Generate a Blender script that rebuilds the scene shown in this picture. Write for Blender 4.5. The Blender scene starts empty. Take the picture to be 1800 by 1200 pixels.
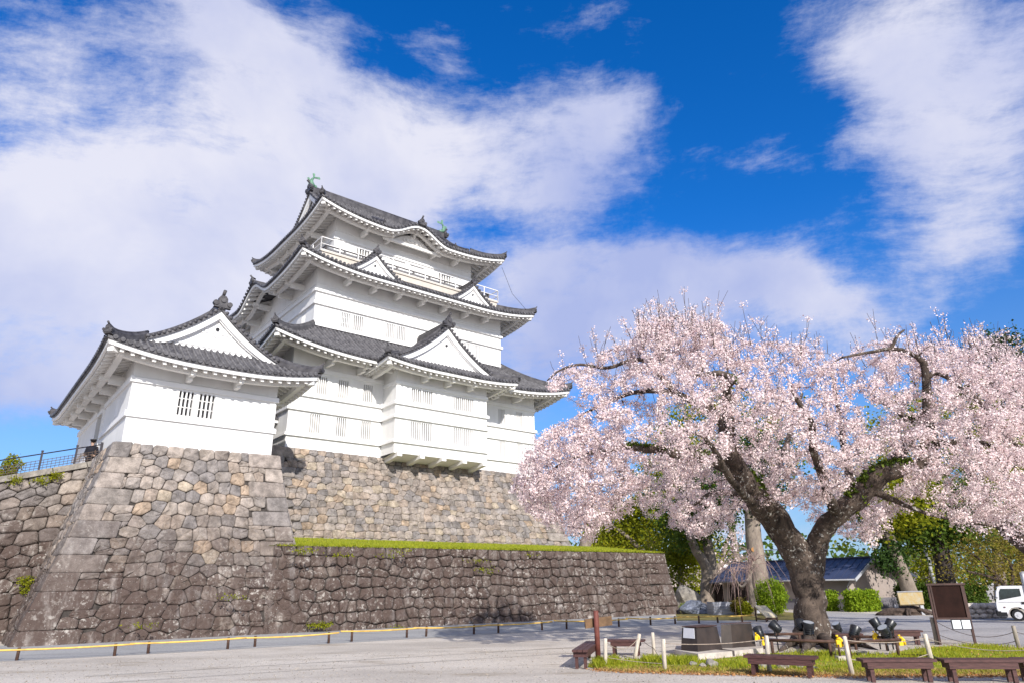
import bpy, math, random
import numpy as np
from mathutils import Vector, Matrix

S = bpy.context.scene
COL = S.collection
rng = np.random.default_rng(7)
random.seed(7)

# ------------------------------------------------------------------ camera
EYE = 1.6
PITCH, ROLL, YAW = math.radians(19.8), math.radians(-0.95), math.radians(39.2)
FPX = 1200.0                                     # focal length in pixels of the 1800 px wide photograph (24 mm lens)
_f = np.array([0, math.cos(PITCH), math.sin(PITCH)])
_r = np.array([1.0, 0, 0]); _u = np.cross(_r, _f)
CR = _r*math.cos(ROLL)+_u*math.sin(ROLL); CU = -_r*math.sin(ROLL)+_u*math.cos(ROLL); CF = _f
CAMP = np.array([0, 0, EYE])
cam_d = bpy.data.cameras.new("camera"); cam = bpy.data.objects.new("camera", cam_d); COL.objects.link(cam)
cam_d.sensor_width = 36; cam_d.lens = 24; cam_d.clip_start = 0.1; cam_d.clip_end = 6000
M = Matrix.Identity(4)
for i in range(3):
    M[i][0] = CR[i]; M[i][1] = CU[i]; M[i][2] = -CF[i]
M[2][3] = EYE
cam.matrix_world = M
S.camera = cam

# ------------------------------------------------------------------ sun direction (towards the sun)
ex = np.array([math.cos(YAW), math.sin(YAW), 0]); ey = np.array([-math.sin(YAW), math.cos(YAW), 0])   # axes of the castle
SUN_EL = math.radians(29.0); _az = math.radians(18)
_h = -math.sin(_az)*ex - math.cos(_az)*ey
SUND = np.array([_h[0]*math.cos(SUN_EL), _h[1]*math.cos(SUN_EL), math.sin(SUN_EL)])

# ------------------------------------------------------------------ world: Nishita sky with clouds
W = bpy.data.worlds.new("World"); S.world = W; W.use_nodes = True
SKY_STRENGTH = 0.115
def build_world():
    nt = W.node_tree; N = nt.nodes; L = nt.links; N.clear()
    out = N.new('ShaderNodeOutputWorld'); bg = N.new('ShaderNodeBackground'); L.new(bg.outputs[0], out.inputs[0])
    bg.inputs[1].default_value = SKY_STRENGTH
    sky = N.new('ShaderNodeTexSky'); sky.sky_type = 'NISHITA'; sky.sun_disc = False
    sky.sun_elevation = SUN_EL; sky.sun_rotation = math.atan2(SUND[0], SUND[1]); sky.altitude = 50
    sky.air_density = 1.0; sky.dust_density = 0.35; sky.ozone_density = 2.2
    hs = N.new('ShaderNodeHueSaturation'); hs.inputs['Value'].default_value = 1.0; hs.inputs['Hue'].default_value = 0.495
    L.new(sky.outputs[0], hs.inputs['Color'])
    def zmap(lo, hi, a, b):
        m = N.new('ShaderNodeMapRange'); m.interpolation_type = 'SMOOTHSTEP'
        for k, v in zip(('From Min', 'From Max', 'To Min', 'To Max'), (lo, hi, a, b)): m.inputs[k].default_value = v
        L.new(sep0.outputs['Z'], m.inputs['Value']); return m.outputs[0]
    tc0 = N.new('ShaderNodeTexCoord'); sep0 = N.new('ShaderNodeSeparateXYZ'); L.new(tc0.outputs['Generated'], sep0.inputs[0])
    L.new(zmap(0.0, 0.5, 0.70, 1.42), hs.inputs['Saturation']); L.new(zmap(0.0, 0.45, 0.62, 1.0), hs.inputs['Value'])
    tint = N.new('ShaderNodeMix'); tint.data_type = 'RGBA'; tint.blend_type = 'MULTIPLY'; tint.inputs['Factor'].default_value = 1.0; L.new(hs.outputs[0], tint.inputs['A']); tint.inputs['B'].default_value = (0.66, 1.00, 1.52, 1)
    tc = N.new('ShaderNodeTexCoord'); sep = N.new('ShaderNodeSeparateXYZ'); L.new(tc.outputs['Generated'], sep.inputs[0])
    def math_(op, a, b=None, c=None, clamp=False):
        m = N.new('ShaderNodeMath'); m.operation = op; m.use_clamp = clamp
        for k, v in enumerate((a, b, c)):
            if v is None: continue
            if isinstance(v, (int, float)): m.inputs[k].default_value = v
            else: L.new(v, m.inputs[k])
        return m.outputs[0]
    den = math_('ADD', sep.outputs['Y'], 1.0); den = math_('MAXIMUM', den, 0.03)
    qx = math_('DIVIDE', sep.outputs['X'], den); qz = math_('DIVIDE', sep.outputs['Z'], den)
    q = N.new('ShaderNodeCombineXYZ'); L.new(qx, q.inputs[0]); L.new(qz, q.inputs[1])
    # domain warp
    def noise(scale, detail, rough, vec, w=0.0):
        n = N.new('ShaderNodeTexNoise'); n.noise_dimensions = '3D'; n.inputs['Scale'].default_value = scale
        n.inputs['Detail'].default_value = detail; n.inputs['Roughness'].default_value = rough
        mp = N.new('ShaderNodeMapping'); mp.inputs['Location'].default_value = (w, w*0.7, w*0.3); L.new(vec, mp.inputs[0]); L.new(mp.outputs[0], n.inputs['Vector'])
        return n
    wn = noise(3.0, 3, 0.5, q.outputs[0], 4.0)
    sub = N.new('ShaderNodeVectorMath'); sub.operation = 'SUBTRACT'; L.new(wn.outputs['Color'], sub.inputs[0]); sub.inputs[1].default_value = (0.5, 0.5, 0.5)
    scl = N.new('ShaderNodeVectorMath'); scl.operation = 'SCALE'; L.new(sub.outputs[0], scl.inputs[0]); scl.inputs['Scale'].default_value = 0.10
    qw = N.new('ShaderNodeVectorMath'); qw.operation = 'ADD'; L.new(q.outputs[0], qw.inputs[0]); L.new(scl.outputs[0], qw.inputs[1])
    # cloud banks: soft ellipses in sky directions (x, z)/(1+y)
    def dirq(px, py):
        d = (px-900)/FPX*CR-(py-600)/FPX*CU+CF; d /= np.linalg.norm(d); return d[0]/(1+d[1]), d[2]/(1+d[1])
    total = None
    for (px, py, rx, ry, ang, amp) in CLOUDS:
        cx, cz = dirq(px, py); k = 0.5/FPX
        mp = N.new('ShaderNodeMapping'); mp.vector_type = 'TEXTURE'
        mp.inputs['Location'].default_value = (cx, cz, 0); mp.inputs['Rotation'].default_value = (0, 0, math.radians(ang))
        mp.inputs['Scale'].default_value = (rx*k, ry*k, 1)
        L.new(qw.outputs[0], mp.inputs[0])
        ln = N.new('ShaderNodeVectorMath'); ln.operation = 'DOT_PRODUCT'; L.new(mp.outputs[0], ln.inputs[0]); L.new(mp.outputs[0], ln.inputs[1])
        e = math_('MULTIPLY', ln.outputs['Value'], -1.0); e = math_('EXPONENT', e); e = math_('MULTIPLY', e, amp)
        total = e if total is None else math_('ADD', total, e)
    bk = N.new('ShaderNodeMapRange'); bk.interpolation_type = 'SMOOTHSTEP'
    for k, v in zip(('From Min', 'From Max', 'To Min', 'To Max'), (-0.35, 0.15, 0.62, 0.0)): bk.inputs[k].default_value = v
    L.new(sep.outputs['Y'], bk.inputs['Value']); total = math_('ADD', total, bk.outputs[0])  # unseen cloud cover added behind the camera as fill for the shaded eaves
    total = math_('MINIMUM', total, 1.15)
    n1 = noise(7.5, 13, 0.68, qw.outputs[0], 1.7)
    # fine streaks drawn out by the wind
    mps = N.new('ShaderNodeMapping'); mps.inputs['Rotation'].default_value = (0, 0, math.radians(24)); mps.inputs['Scale'].default_value = (0.45, 1.4, 1); L.new(qw.outputs[0], mps.inputs[0])
    n2 = noise(15.0, 10, 0.68, mps.outputs[0], 8.0)
    a = math_('SUBTRACT', n1.outputs['Fac'], 0.5); a = math_('MULTIPLY', a, 1.9)
    b = math_('SUBTRACT', n2.outputs['Fac'], 0.5); b = math_('MULTIPLY', b, 1.9)
    s = math_('ADD', total, a); s = math_('ADD', s, b)
    mr = N.new('ShaderNodeMapRange'); mr.interpolation_type = 'SMOOTHSTEP'
    mr.inputs['From Min'].default_value = 0.12; mr.inputs['From Max'].default_value = 1.05; mr.inputs['To Max'].default_value = 0.95
    L.new(s, mr.inputs['Value'])
    # colour of the clouds: thick parts greyer-lavender underneath, rims white
    n3 = noise(4.2, 6, 0.55, qw.outputs[0], 12.0)
    cr = N.new('ShaderNodeValToRGB'); L.new(n3.outputs['Fac'], cr.inputs[0])
    cr.color_ramp.elements[0].position = 0.34; cr.color_ramp.elements[0].color = (0.48, 0.55, 0.88, 1)
    cr.color_ramp.elements[1].position = 0.62; cr.color_ramp.elements[1].color = (0.90, 0.90, 1.02, 1)
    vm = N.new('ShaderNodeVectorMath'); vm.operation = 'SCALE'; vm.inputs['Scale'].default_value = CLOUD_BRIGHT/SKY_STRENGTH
    wd = N.new('ShaderNodeVectorMath'); wd.operation = 'DOT_PRODUCT'; L.new(tc.outputs['Generated'], wd.inputs[0]); wd.inputs[1].default_value = tuple(SUND)
    wr = N.new('ShaderNodeMapRange'); wr.interpolation_type = 'SMOOTHSTEP'
    for k, v in zip(('From Min', 'From Max', 'To Min', 'To Max'), (0.0, 0.8, 0.0, 1.0)): wr.inputs[k].default_value = v
    L.new(wd.outputs['Value'], wr.inputs['Value'])
    wm_ = N.new('ShaderNodeMix'); wm_.data_type = 'RGBA'; L.new(wr.outputs[0], wm_.inputs['Factor']); L.new(cr.outputs[0], wm_.inputs['A']); wm_.inputs['B'].default_value = (0.95, 0.90, 0.83, 1); L.new(wm_.outputs['Result'], vm.inputs[0])
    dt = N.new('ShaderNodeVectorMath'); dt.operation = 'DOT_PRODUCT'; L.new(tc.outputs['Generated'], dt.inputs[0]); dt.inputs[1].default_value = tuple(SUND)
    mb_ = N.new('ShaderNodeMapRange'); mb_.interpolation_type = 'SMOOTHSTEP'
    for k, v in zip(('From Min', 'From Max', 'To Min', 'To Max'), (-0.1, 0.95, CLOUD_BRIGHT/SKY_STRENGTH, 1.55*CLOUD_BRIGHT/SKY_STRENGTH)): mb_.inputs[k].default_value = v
    L.new(dt.outputs['Value'], mb_.inputs['Value']); L.new(mb_.outputs[0], vm.inputs['Scale'])  # clouds brightened towards the sun, behind the camera, to strengthen the added fill
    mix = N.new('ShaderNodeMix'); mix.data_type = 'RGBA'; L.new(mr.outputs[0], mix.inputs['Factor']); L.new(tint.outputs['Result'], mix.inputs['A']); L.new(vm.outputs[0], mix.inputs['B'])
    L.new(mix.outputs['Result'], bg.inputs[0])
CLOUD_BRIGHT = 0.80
#          px    py   rx   ry  tilt  amp   (photograph pixels; tilt counter-clockwise)
CLOUDS = [(60, 330, 330, 260, 0, 0.62), (230, 120, 230, 120, -15, 0.55), (440, 110, 170, 70, -35, 0.75), (640, 215, 260, 85, -12, 0.85), (870, 220, 240, 85, -8, 0.8),
          (1060, 165, 120, 70, 15, 0.85), (960, 310, 130, 50, 10, 0.6), (755, 55, 75, 50, -40, 0.45), (330, 420, 330, 150, 0, 0.72), (170, 500, 330, 100, -4, 1.0), (40, 712, 260, 55, 0, 1.0), (130, 615, 300, 60, 0, 0.5),
          (1050, 480, 190, 85, 0, 0.85), (1270, 500, 220, 85, -10, 0.9), (1470, 530, 150, 55, -32, 0.8), (950, 600, 200, 130, 0, 0.8), (930, 430, 80, 50, 20, 0.5),
          (1540, 50, 150, 90, -10, 0.52), (1720, 60, 190, 110, 0, 0.56), (1640, 230, 170, 90, -40, 0.55), (1780, 270, 120, 150, 0, 0.55), (1370, 275, 135, 40, -4, 0.55), (1730, 440, 110, 70, 0, 0.6),
          (1200, 950, 700, 90, 0, 0.45), (560, 330, 200, 100, 0, 0.6), (380, 20, 120, 40, -20, 0.3), (1450, 640, 260, 60, -10, 0.4)]
build_world()

sun_d = bpy.data.lights.new("sun", 'SUN'); sun = bpy.data.objects.new("sun", sun_d); COL.objects.link(sun)
sun_d.energy = 5.0; sun_d.angle = math.radians(0.5); sun_d.color = (1.0, 0.955, 0.89)
sun.rotation_euler = Vector(SUND).to_track_quat('Z', 'Y').to_euler()
sun.location = (0, 0, 60)

S.view_settings.view_transform = 'Standard'; S.view_settings.look = 'None'; S.view_settings.gamma = 1
S.view_settings.exposure = 0.22
S.render.engine = 'CYCLES'
S.cycles.max_bounces = 6; S.cycles.diffuse_bounces = 4; S.cycles.glossy_bounces = 2; S.cycles.transmission_bounces = 3; S.cycles.transparent_max_bounces = 4
S.cycles.use_denoising = True; S.cycles.denoiser = 'OPENIMAGEDENOISE'; S.cycles.denoising_input_passes = 'RGB_ALBEDO_NORMAL'; S.cycles.denoising_prefilter = 'ACCURATE'

# ------------------------------------------------------------------ pixel -> place helpers (world coordinates)
def ray(px, py): return (px-900)/FPX*CR-(py-600)/FPX*CU+CF
def ground(px, py, z=0.0):
    d = ray(px, py); t = (z-EYE)/d[2]; return CAMP+t*d
def at(px, py, D):                                # the point seen there whose world y is D
    d = ray(px, py); return CAMP+d*(D/d[1])
def cw(x, y, z=0.0): return x*ex+y*ey+np.array([0, 0, z])     # castle axes -> world
def toC(P): return np.array([P@ex, P@ey, P[2]])

# ------------------------------------------------------------------ materials
def new_mat(name):
    m = bpy.data.materials.new(name); m.use_nodes = True
    nt = m.node_tree; b = nt.nodes['Principled BSDF']; return m, nt, b
def mat(name, col, rough=0.7, var=0.12, scale=3.0, bump=0.0, bscale=40.0, spec=0.3, metal=0.0, col2=None, detail=5, stretch=None, dist=0.02):
    """plain procedural material: two tones mixed by noise, optional bump"""
    m, nt, b = new_mat(name); N, L = nt.nodes, nt.links
    tc = N.new('ShaderNodeTexCoord'); src = tc.outputs['Object']
    if stretch:
        mp = N.new('ShaderNodeMapping'); mp.inputs['Scale'].default_value = stretch; L.new(src, mp.inputs[0]); src = mp.outputs[0]
    n = N.new('ShaderNodeTexNoise'); n.inputs['Scale'].default_value = scale; n.inputs['Detail'].default_value = detail; n.inputs['Roughness'].default_value = 0.6
    L.new(src, n.inputs['Vector'])
    cr = N.new('ShaderNodeValToRGB'); L.new(n.outputs['Fac'], cr.inputs[0])
    c2 = col2 if col2 else tuple(c*(1-2*var) for c in col)
    c1 = col if col2 else tuple(min(1, c*(1+var)) for c in col)
    cr.color_ramp.elements[0].position = 0.32; cr.color_ramp.elements[0].color = (*c2, 1)
    cr.color_ramp.elements[1].position = 0.68; cr.color_ramp.elements[1].color = (*c1, 1)
    L.new(cr.outputs[0], b.inputs['Base Color'])
    b.inputs['Roughness'].default_value = rough; b.inputs['Specular IOR Level'].default_value = spec; b.inputs['Metallic'].default_value = metal
    if bump > 0:
        n2 = N.new('ShaderNodeTexNoise'); n2.inputs['Scale'].default_value = bscale; n2.inputs['Detail'].default_value = 4; L.new(src, n2.inputs['Vector'])
        bp = N.new('ShaderNodeBump'); bp.inputs['Strength'].default_value = bump; bp.inputs['Distance'].default_value = dist; L.new(n2.outputs['Fac'], bp.inputs['Height']); L.new(bp.outputs[0], b.inputs['Normal'])
    return m

def foliage_mat(name, c1, c2, transl=0.35, rough=0.6):
    """leaf / petal material: colour varies from face to face through a colour attribute's noise, lets some light through"""
    m, nt, b = new_mat(name); N, L = nt.nodes, nt.links
    at_ = N.new('ShaderNodeAttribute'); at_.attribute_name = 'Col'
    mx = N.new('ShaderNodeMix'); mx.data_type = 'RGBA'; mx.inputs['A'].default_value = (*c1, 1); mx.inputs['B'].default_value = (*c2, 1)
    L.new(at_.outputs['Fac'], mx.inputs['Factor'])
    L.new(mx.outputs['Result'], b.inputs['Base Color']); b.inputs['Roughness'].default_value = rough; b.inputs['Specular IOR Level'].default_value = 0.15
    tr = N.new('ShaderNodeBsdfTranslucent'); L.new(mx.outputs['Result'], tr.inputs[0])
    ms = N.new('ShaderNodeMixShader'); ms.inputs[0].default_value = transl
    L.new(b.outputs[0], ms.inputs[1]); L.new(tr.outputs[0], ms.inputs[2]); L.new(ms.outputs[0], N['Material Output'].inputs[0])
    return m

MT = {}
MT['plaster'] = mat('white_plaster', (0.77, 0.76, 0.745), 0.85, 0.06, 0.9, 0.08, 14, 0.2, stretch=(1.6, 1.6, 0.3), col2=(0.69, 0.68, 0.66))
MT['plaster_trim'] = mat('white_trim', (0.80, 0.79, 0.78), 0.8, 0.02, 1.5, 0, 1, 0.2)
MT['eave_white'] = mat('eave_plaster', (0.76, 0.74, 0.71), 0.85, 0.03, 1.2, 0, 1, 0.2)
MT['shutter'] = mat('window_shutter', (0.17, 0.155, 0.135), 0.8, 0.05, 3, 0, 1, 0.2)
MT['shutter_pale'] = mat('pale_shutter', (0.40, 0.375, 0.34), 0.8, 0.05, 3)
MT['dark_in'] = mat('dark_interior', (0.025, 0.025, 0.03), 0.6, 0.1, 3, 0, 1, 0.2)
MT['tile'] = mat('grey_roof_tile', (0.135, 0.13, 0.138), 0.55, 0.3, 3.2, 0.3, 26, 0.35, col2=(0.035, 0.033, 0.038))
MT['tile_dark'] = mat('dark_ridge_tile', (0.10, 0.095, 0.10), 0.55, 0.3, 3, 0.4, 18, 0.35, col2=(0.028, 0.026, 0.03))
MT['copper'] = mat('green_copper', (0.12, 0.25, 0.165), 0.6, 0.2, 6, 0.1, 30, 0.4)
MT['balc'] = mat('balcony_beige', (0.55, 0.50, 0.44), 0.8, 0.06, 2, 0, 1)
MT['koran'] = mat('grey_balustrade', (0.16, 0.15, 0.15), 0.7, 0.1, 3)
MT['rail_white'] = mat('white_rail', (0.78, 0.76, 0.74), 0.5, 0.03, 3)
MT['iron'] = mat('dark_iron', (0.028, 0.024, 0.035), 0.5, 0.15, 5, 0, 1, 0.4)
MT['grid'] = mat('brown_grid', (0.09, 0.06, 0.045), 0.6, 0.15, 5)
MT['bench'] = mat('bench_brown', (0.088, 0.038, 0.034), 0.55, 0.25, 8, 0.2, 60, 0.35, stretch=(1, 6, 6))
MT['post_brown'] = mat('post_brown', (0.085, 0.045, 0.032), 0.7, 0.25, 9, 0.2, 60)
MT['post_red'] = mat('red_brown_post', (0.165, 0.052, 0.04), 0.65, 0.2, 6, 0.2, 50)
MT['board_brown'] = mat('sign_plank', (0.17, 0.10, 0.055), 0.6, 0.2, 6, 0.1, 50)
MT['stake'] = mat('weathered_stake', (0.60, 0.53, 0.44), 0.85, 0.2, 7, 0.3, 40, stretch=(3, 3, 0.6))
MT['stake_grey'] = mat('grey_stake', (0.32, 0.28, 0.23), 0.85, 0.2, 7, 0.3, 40, stretch=(3, 3, 0.6))
MT['rope'] = mat('thin_rope', (0.42, 0.34, 0.27), 0.9, 0.2, 30)
MT['rope_dark'] = mat('dark_rope', (0.10, 0.08, 0.075), 0.9, 0.2, 30)
MT['bamboo'] = mat('yellow_rail', (0.72, 0.46, 0.11), 0.6, 0.15, 4)
MT['blackbox'] = mat('dark_brown_panel', (0.048, 0.034, 0.028), 0.42, 0.25, 2.0, 0.06, 20, 0.5)
MT['sheet'] = mat('white_sheet', (0.72, 0.72, 0.76), 0.6, 0.03, 6)
MT['concrete'] = mat('pale_concrete', (0.50, 0.45, 0.40), 0.9, 0.15, 4, 0.3, 50)
MT['lamp_black'] = mat('lamp_black', (0.016, 0.018, 0.022), 0.35, 0.2, 6, 0, 1, 0.5)
MT['lens'] = mat('lamp_lens', (0.35, 0.38, 0.42), 0.15, 0.05, 6, 0, 1, 0.6)
MT['yellow'] = mat('yellow_clamp', (0.85, 0.55, 0.02), 0.5, 0.1, 10)
MT['notice'] = mat('notice_brown', (0.022, 0.009, 0.007), 0.75, 0.2, 3, 0.05, 30, 0.12)
MT['notice_frame'] = mat('notice_frame', (0.075, 0.04, 0.034), 0.55, 0.2, 5, 0.1, 50)
MT['paper'] = mat('white_paper', (0.72, 0.75, 0.80), 0.5, 0.02, 3)
MT['house_wall'] = mat('greige_wall', (0.36, 0.30, 0.27), 0.9, 0.06, 1.5)
MT['house_base'] = mat('grey_wainscot', (0.17, 0.16, 0.18), 0.9, 0.08, 2)
MT['house_roof'] = mat('blue_metal_roof', (0.048, 0.060, 0.115), 0.45, 0.1, 1.0, 0, 1, 0.5)
MT['dark_wood'] = mat('dark_wood', (0.035, 0.022, 0.02), 0.7, 0.2, 4)
MT['door_wood'] = mat('door_wood', (0.10, 0.06, 0.05), 0.7, 0.2, 4)
MT['fence_black'] = mat('black_board', (0.012, 0.011, 0.013), 0.7, 0.2, 3)
MT['greyboard'] = mat('grey_board', (0.36, 0.37, 0.42), 0.75, 0.18, 2, 0.1, 30, stretch=(0.4, 0.4, 9))
MT['scar'] = mat('cut_wood', (0.42, 0.21, 0.08), 0.8, 0.2, 20)
MT['rock'] = mat('pale_rock', (0.34, 0.31, 0.27), 0.9, 0.3, 3, 0.6, 9, dist=0.08, col2=(0.16, 0.145, 0.13))
MT['rock_blue'] = mat('blue_grey_rock', (0.20, 0.22, 0.28), 0.85, 0.3, 4, 0.6, 9, dist=0.08, col2=(0.07, 0.08, 0.10))
MT['truck_white'] = mat('truck_white', (0.80, 0.80, 0.82), 0.3, 0.02, 2, 0, 1, 0.5)
MT['truck_grey'] = mat('truck_grey', (0.42, 0.43, 0.46), 0.5, 0.04, 2)
MT['glass'] = mat('dark_glass', (0.03, 0.045, 0.045), 0.08, 0.3, 3, 0, 1, 0.7)
MT['rubber'] = mat('rubber', (0.02, 0.02, 0.022), 0.8, 0.1, 6)
MT['hub'] = mat('wheel_hub', (0.62, 0.63, 0.66), 0.4, 0.1, 6)
MT['bark'] = mat('cherry_bark', (0.115, 0.082, 0.066), 0.9, 0.3, 5, 0.9, 9, dist=0.05, col2=(0.03, 0.022, 0.019), stretch=(1, 1, 0.6))
MT['bark_grey'] = mat('grey_bark', (0.30, 0.25, 0.20), 0.9, 0.3, 4, 0.7, 12, dist=0.04, col2=(0.15, 0.12, 0.10), stretch=(1, 1, 0.5))
MT['bark_dark'] = mat('dark_bark', (0.07, 0.055, 0.05), 0.9, 0.3, 4, 0.7, 12, dist=0.04, col2=(0.03, 0.025, 0.024), stretch=(1, 1, 0.5))
MT['twig_pink'] = mat('bare_twig', (0.36, 0.25, 0.22), 0.8, 0.2, 4)
MT['moss'] = foliage_mat('moss', (0.05, 0.085, 0.012), (0.13, 0.17, 0.02), 0.2)
MT['petal'] = foliage_mat('blossom', (0.80, 0.62, 0.62), (0.92, 0.82, 0.79), 0.27)
MT['calyx'] = foliage_mat('red_buds', (0.22, 0.085, 0.07), (0.42, 0.20, 0.16), 0.2)
MT['leaf_yg'] = foliage_mat('yellow_green_leaf', (0.15, 0.19, 0.012), (0.36, 0.35, 0.02), 0.45)
MT['leaf_green'] = foliage_mat('green_leaf', (0.04, 0.085, 0.012), (0.13, 0.19, 0.025), 0.35)
MT['leaf_dark'] = foliage_mat('dark_leaf', (0.018, 0.045, 0.012), (0.06, 0.11, 0.02), 0.25)
MT['leaf_lime'] = foliage_mat('lime_leaf', (0.16, 0.27, 0.015), (0.36, 0.46, 0.03), 0.45)
MT['leaf_olive'] = foliage_mat('olive_leaf', (0.16, 0.12, 0.03), (0.32, 0.27, 0.05), 0.4)
MT['grass'] = foliage_mat('grass_blades', (0.18, 0.27, 0.012), (0.52, 0.49, 0.05), 0.4)
MT['grass_dry'] = foliage_mat('dry_grass', (0.42, 0.30, 0.10), (0.55, 0.42, 0.16), 0.3)
MT['dead_leaf'] = foliage_mat('dead_leaves', (0.30, 0.11, 0.03), (0.62, 0.36, 0.16), 0.2)
MT['cloth_dark'] = mat('dark_cloth', (0.014, 0.014, 0.022), 0.9, 0.2, 6)
MT['skin'] = mat('skin', (0.55, 0.36, 0.27), 0.6, 0.05, 6)
MT['hair'] = mat('black_hair', (0.015, 0.012, 0.012), 0.6, 0.1, 10)
MT['wire'] = mat('wire', (0.05, 0.05, 0.06), 0.6, 0.1, 3)
MT['pole'] = mat('grey_pole', (0.30, 0.30, 0.32), 0.5, 0.1, 3)
MT['map'] = mat('map_sheet', (0.36, 0.25, 0.09), 0.8, 0.1, 7, spec=0.08, col2=(0.36, 0.32, 0.23))
MT['info'] = mat('info_sheet', (0.52, 0.45, 0.32), 0.8, 0.06, 5, spec=0.1)
MT['hose'] = mat('black_hose', (0.015, 0.015, 0.018), 0.5, 0.1, 5)

def ground_mat(name, c1, c2, c3, big=0.25, fine=55.0):
    m, nt, b = new_mat(name); N, L = nt.nodes, nt.links
    tc = N.new('ShaderNodeTexCoord')
    n1 = N.new('ShaderNodeTexNoise'); n1.inputs['Scale'].default_value = big; n1.inputs['Detail'].default_value = 6; n1.inputs['Roughness'].default_value = 0.65
    mp = N.new('ShaderNodeMapping'); mp.inputs['Scale'].default_value = (0.55, 1.5, 1); L.new(tc.outputs['Object'], mp.inputs[0]); L.new(mp.outputs[0], n1.inputs['Vector'])
    r1 = N.new('ShaderNodeValToRGB'); L.new(n1.outputs['Fac'], r1.inputs[0])
    r1.color_ramp.elements[0].position = 0.36; r1.color_ramp.elements[0].color = (*c2, 1); r1.color_ramp.elements[1].position = 0.58; r1.color_ramp.elements[1].color = (*c1, 1)
    v = N.new('ShaderNodeTexVoronoi'); v.inputs['Scale'].default_value = fine; L.new(tc.outputs['Object'], v.inputs['Vector'])
    n2 = N.new('ShaderNodeTexNoise'); n2.inputs['Scale'].default_value = fine*0.35; n2.inputs['Detail'].default_value = 4; L.new(tc.outputs['Object'], n2.inputs['Vector'])
    sp = N.new('ShaderNodeSeparateColor'); L.new(v.outputs['Color'], sp.inputs[0])
    r2 = N.new('ShaderNodeMapRange'); r2.inputs['From Min'].default_value = 0; r2.inputs['From Max'].default_value = 1; r2.inputs['To Min'].default_value = 0.86; r2.inputs['To Max'].default_value = 1.12; L.new(sp.outputs[0], r2.inputs['Value'])
    r3 = N.new('ShaderNodeMapRange'); r3.inputs['From Min'].default_value = 0.3; r3.inputs['From Max'].default_value = 0.7; r3.inputs['To Min'].default_value = 0.85; r3.inputs['To Max'].default_value = 1.12; L.new(n2.outputs['Fac'], r3.inputs['Value'])
    mu = N.new('ShaderNodeMath'); mu.operation = 'MULTIPLY'; L.new(r2.outputs[0], mu.inputs[0]); L.new(r3.outputs[0], mu.inputs[1])
    vs = N.new('ShaderNodeVectorMath'); vs.operation = 'SCALE'; L.new(r1.outputs[0], vs.inputs[0]); L.new(mu.outputs[0], vs.inputs['Scale'])
    # damp / worn patches
    n4 = N.new('ShaderNodeTexNoise'); n4.inputs['Scale'].default_value = 0.7; n4.inputs['Detail'].default_value = 8; n4.inputs['Roughness'].default_value = 0.7; L.new(mp.outputs[0], n4.inputs['Vector'])
    r4 = N.new('ShaderNodeMapRange'); r4.interpolation_type = 'SMOOTHSTEP'; r4.inputs['From Min'].default_value = 0.52; r4.inputs['From Max'].default_value = 0.68; r4.inputs['To Max'].default_value = 0.75; L.new(n4.outputs['Fac'], r4.inputs['Value'])
    mx = N.new('ShaderNodeMix'); mx.data_type = 'RGBA'; L.new(r4.outputs[0], mx.inputs['Factor']); L.new(vs.outputs[0], mx.inputs['A']); mx.inputs['B'].default_value = (*c3, 1)
    L.new(mx.outputs['Result'], b.inputs['Base Color']); b.inputs['Roughness'].default_value = 0.95; b.inputs['Specular IOR Level'].default_value = 0.15
    bp = N.new('ShaderNodeBump'); bp.inputs['Strength'].default_value = 0.5; bp.inputs['Distance'].default_value = 0.02; L.new(v.outputs['Distance'], bp.inputs['Height']); L.new(bp.outputs[0], b.inputs['Normal'])
    return m
MT['gravel'] = ground_mat('pale_gravel', (0.60, 0.54, 0.465), (0.46, 0.41, 0.35), (0.32, 0.265, 0.20))
MT['track'] = ground_mat('packed_gravel', (0.47, 0.425, 0.37), (0.40, 0.36, 0.31), (0.34, 0.295, 0.24), 1.2, 45)
MT['gravel_blue'] = ground_mat('blue_grey_gravel', (0.38, 0.375, 0.365), (0.32, 0.315, 0.31), (0.27, 0.265, 0.25), 0.4, 40)
MT['asphalt'] = ground_mat('worn_asphalt', (0.42, 0.40, 0.39), (0.33, 0.315, 0.31), (0.34, 0.31, 0.28), 0.5, 30)
MT['soil'] = ground_mat('soil', (0.20, 0.18, 0.05), (0.26, 0.20, 0.09), (0.28, 0.22, 0.12), 1.5, 30)
MT['turf'] = ground_mat('turf', (0.22, 0.27, 0.02), (0.30, 0.30, 0.045), (0.32, 0.28, 0.08), 0.8, 30)

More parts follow.
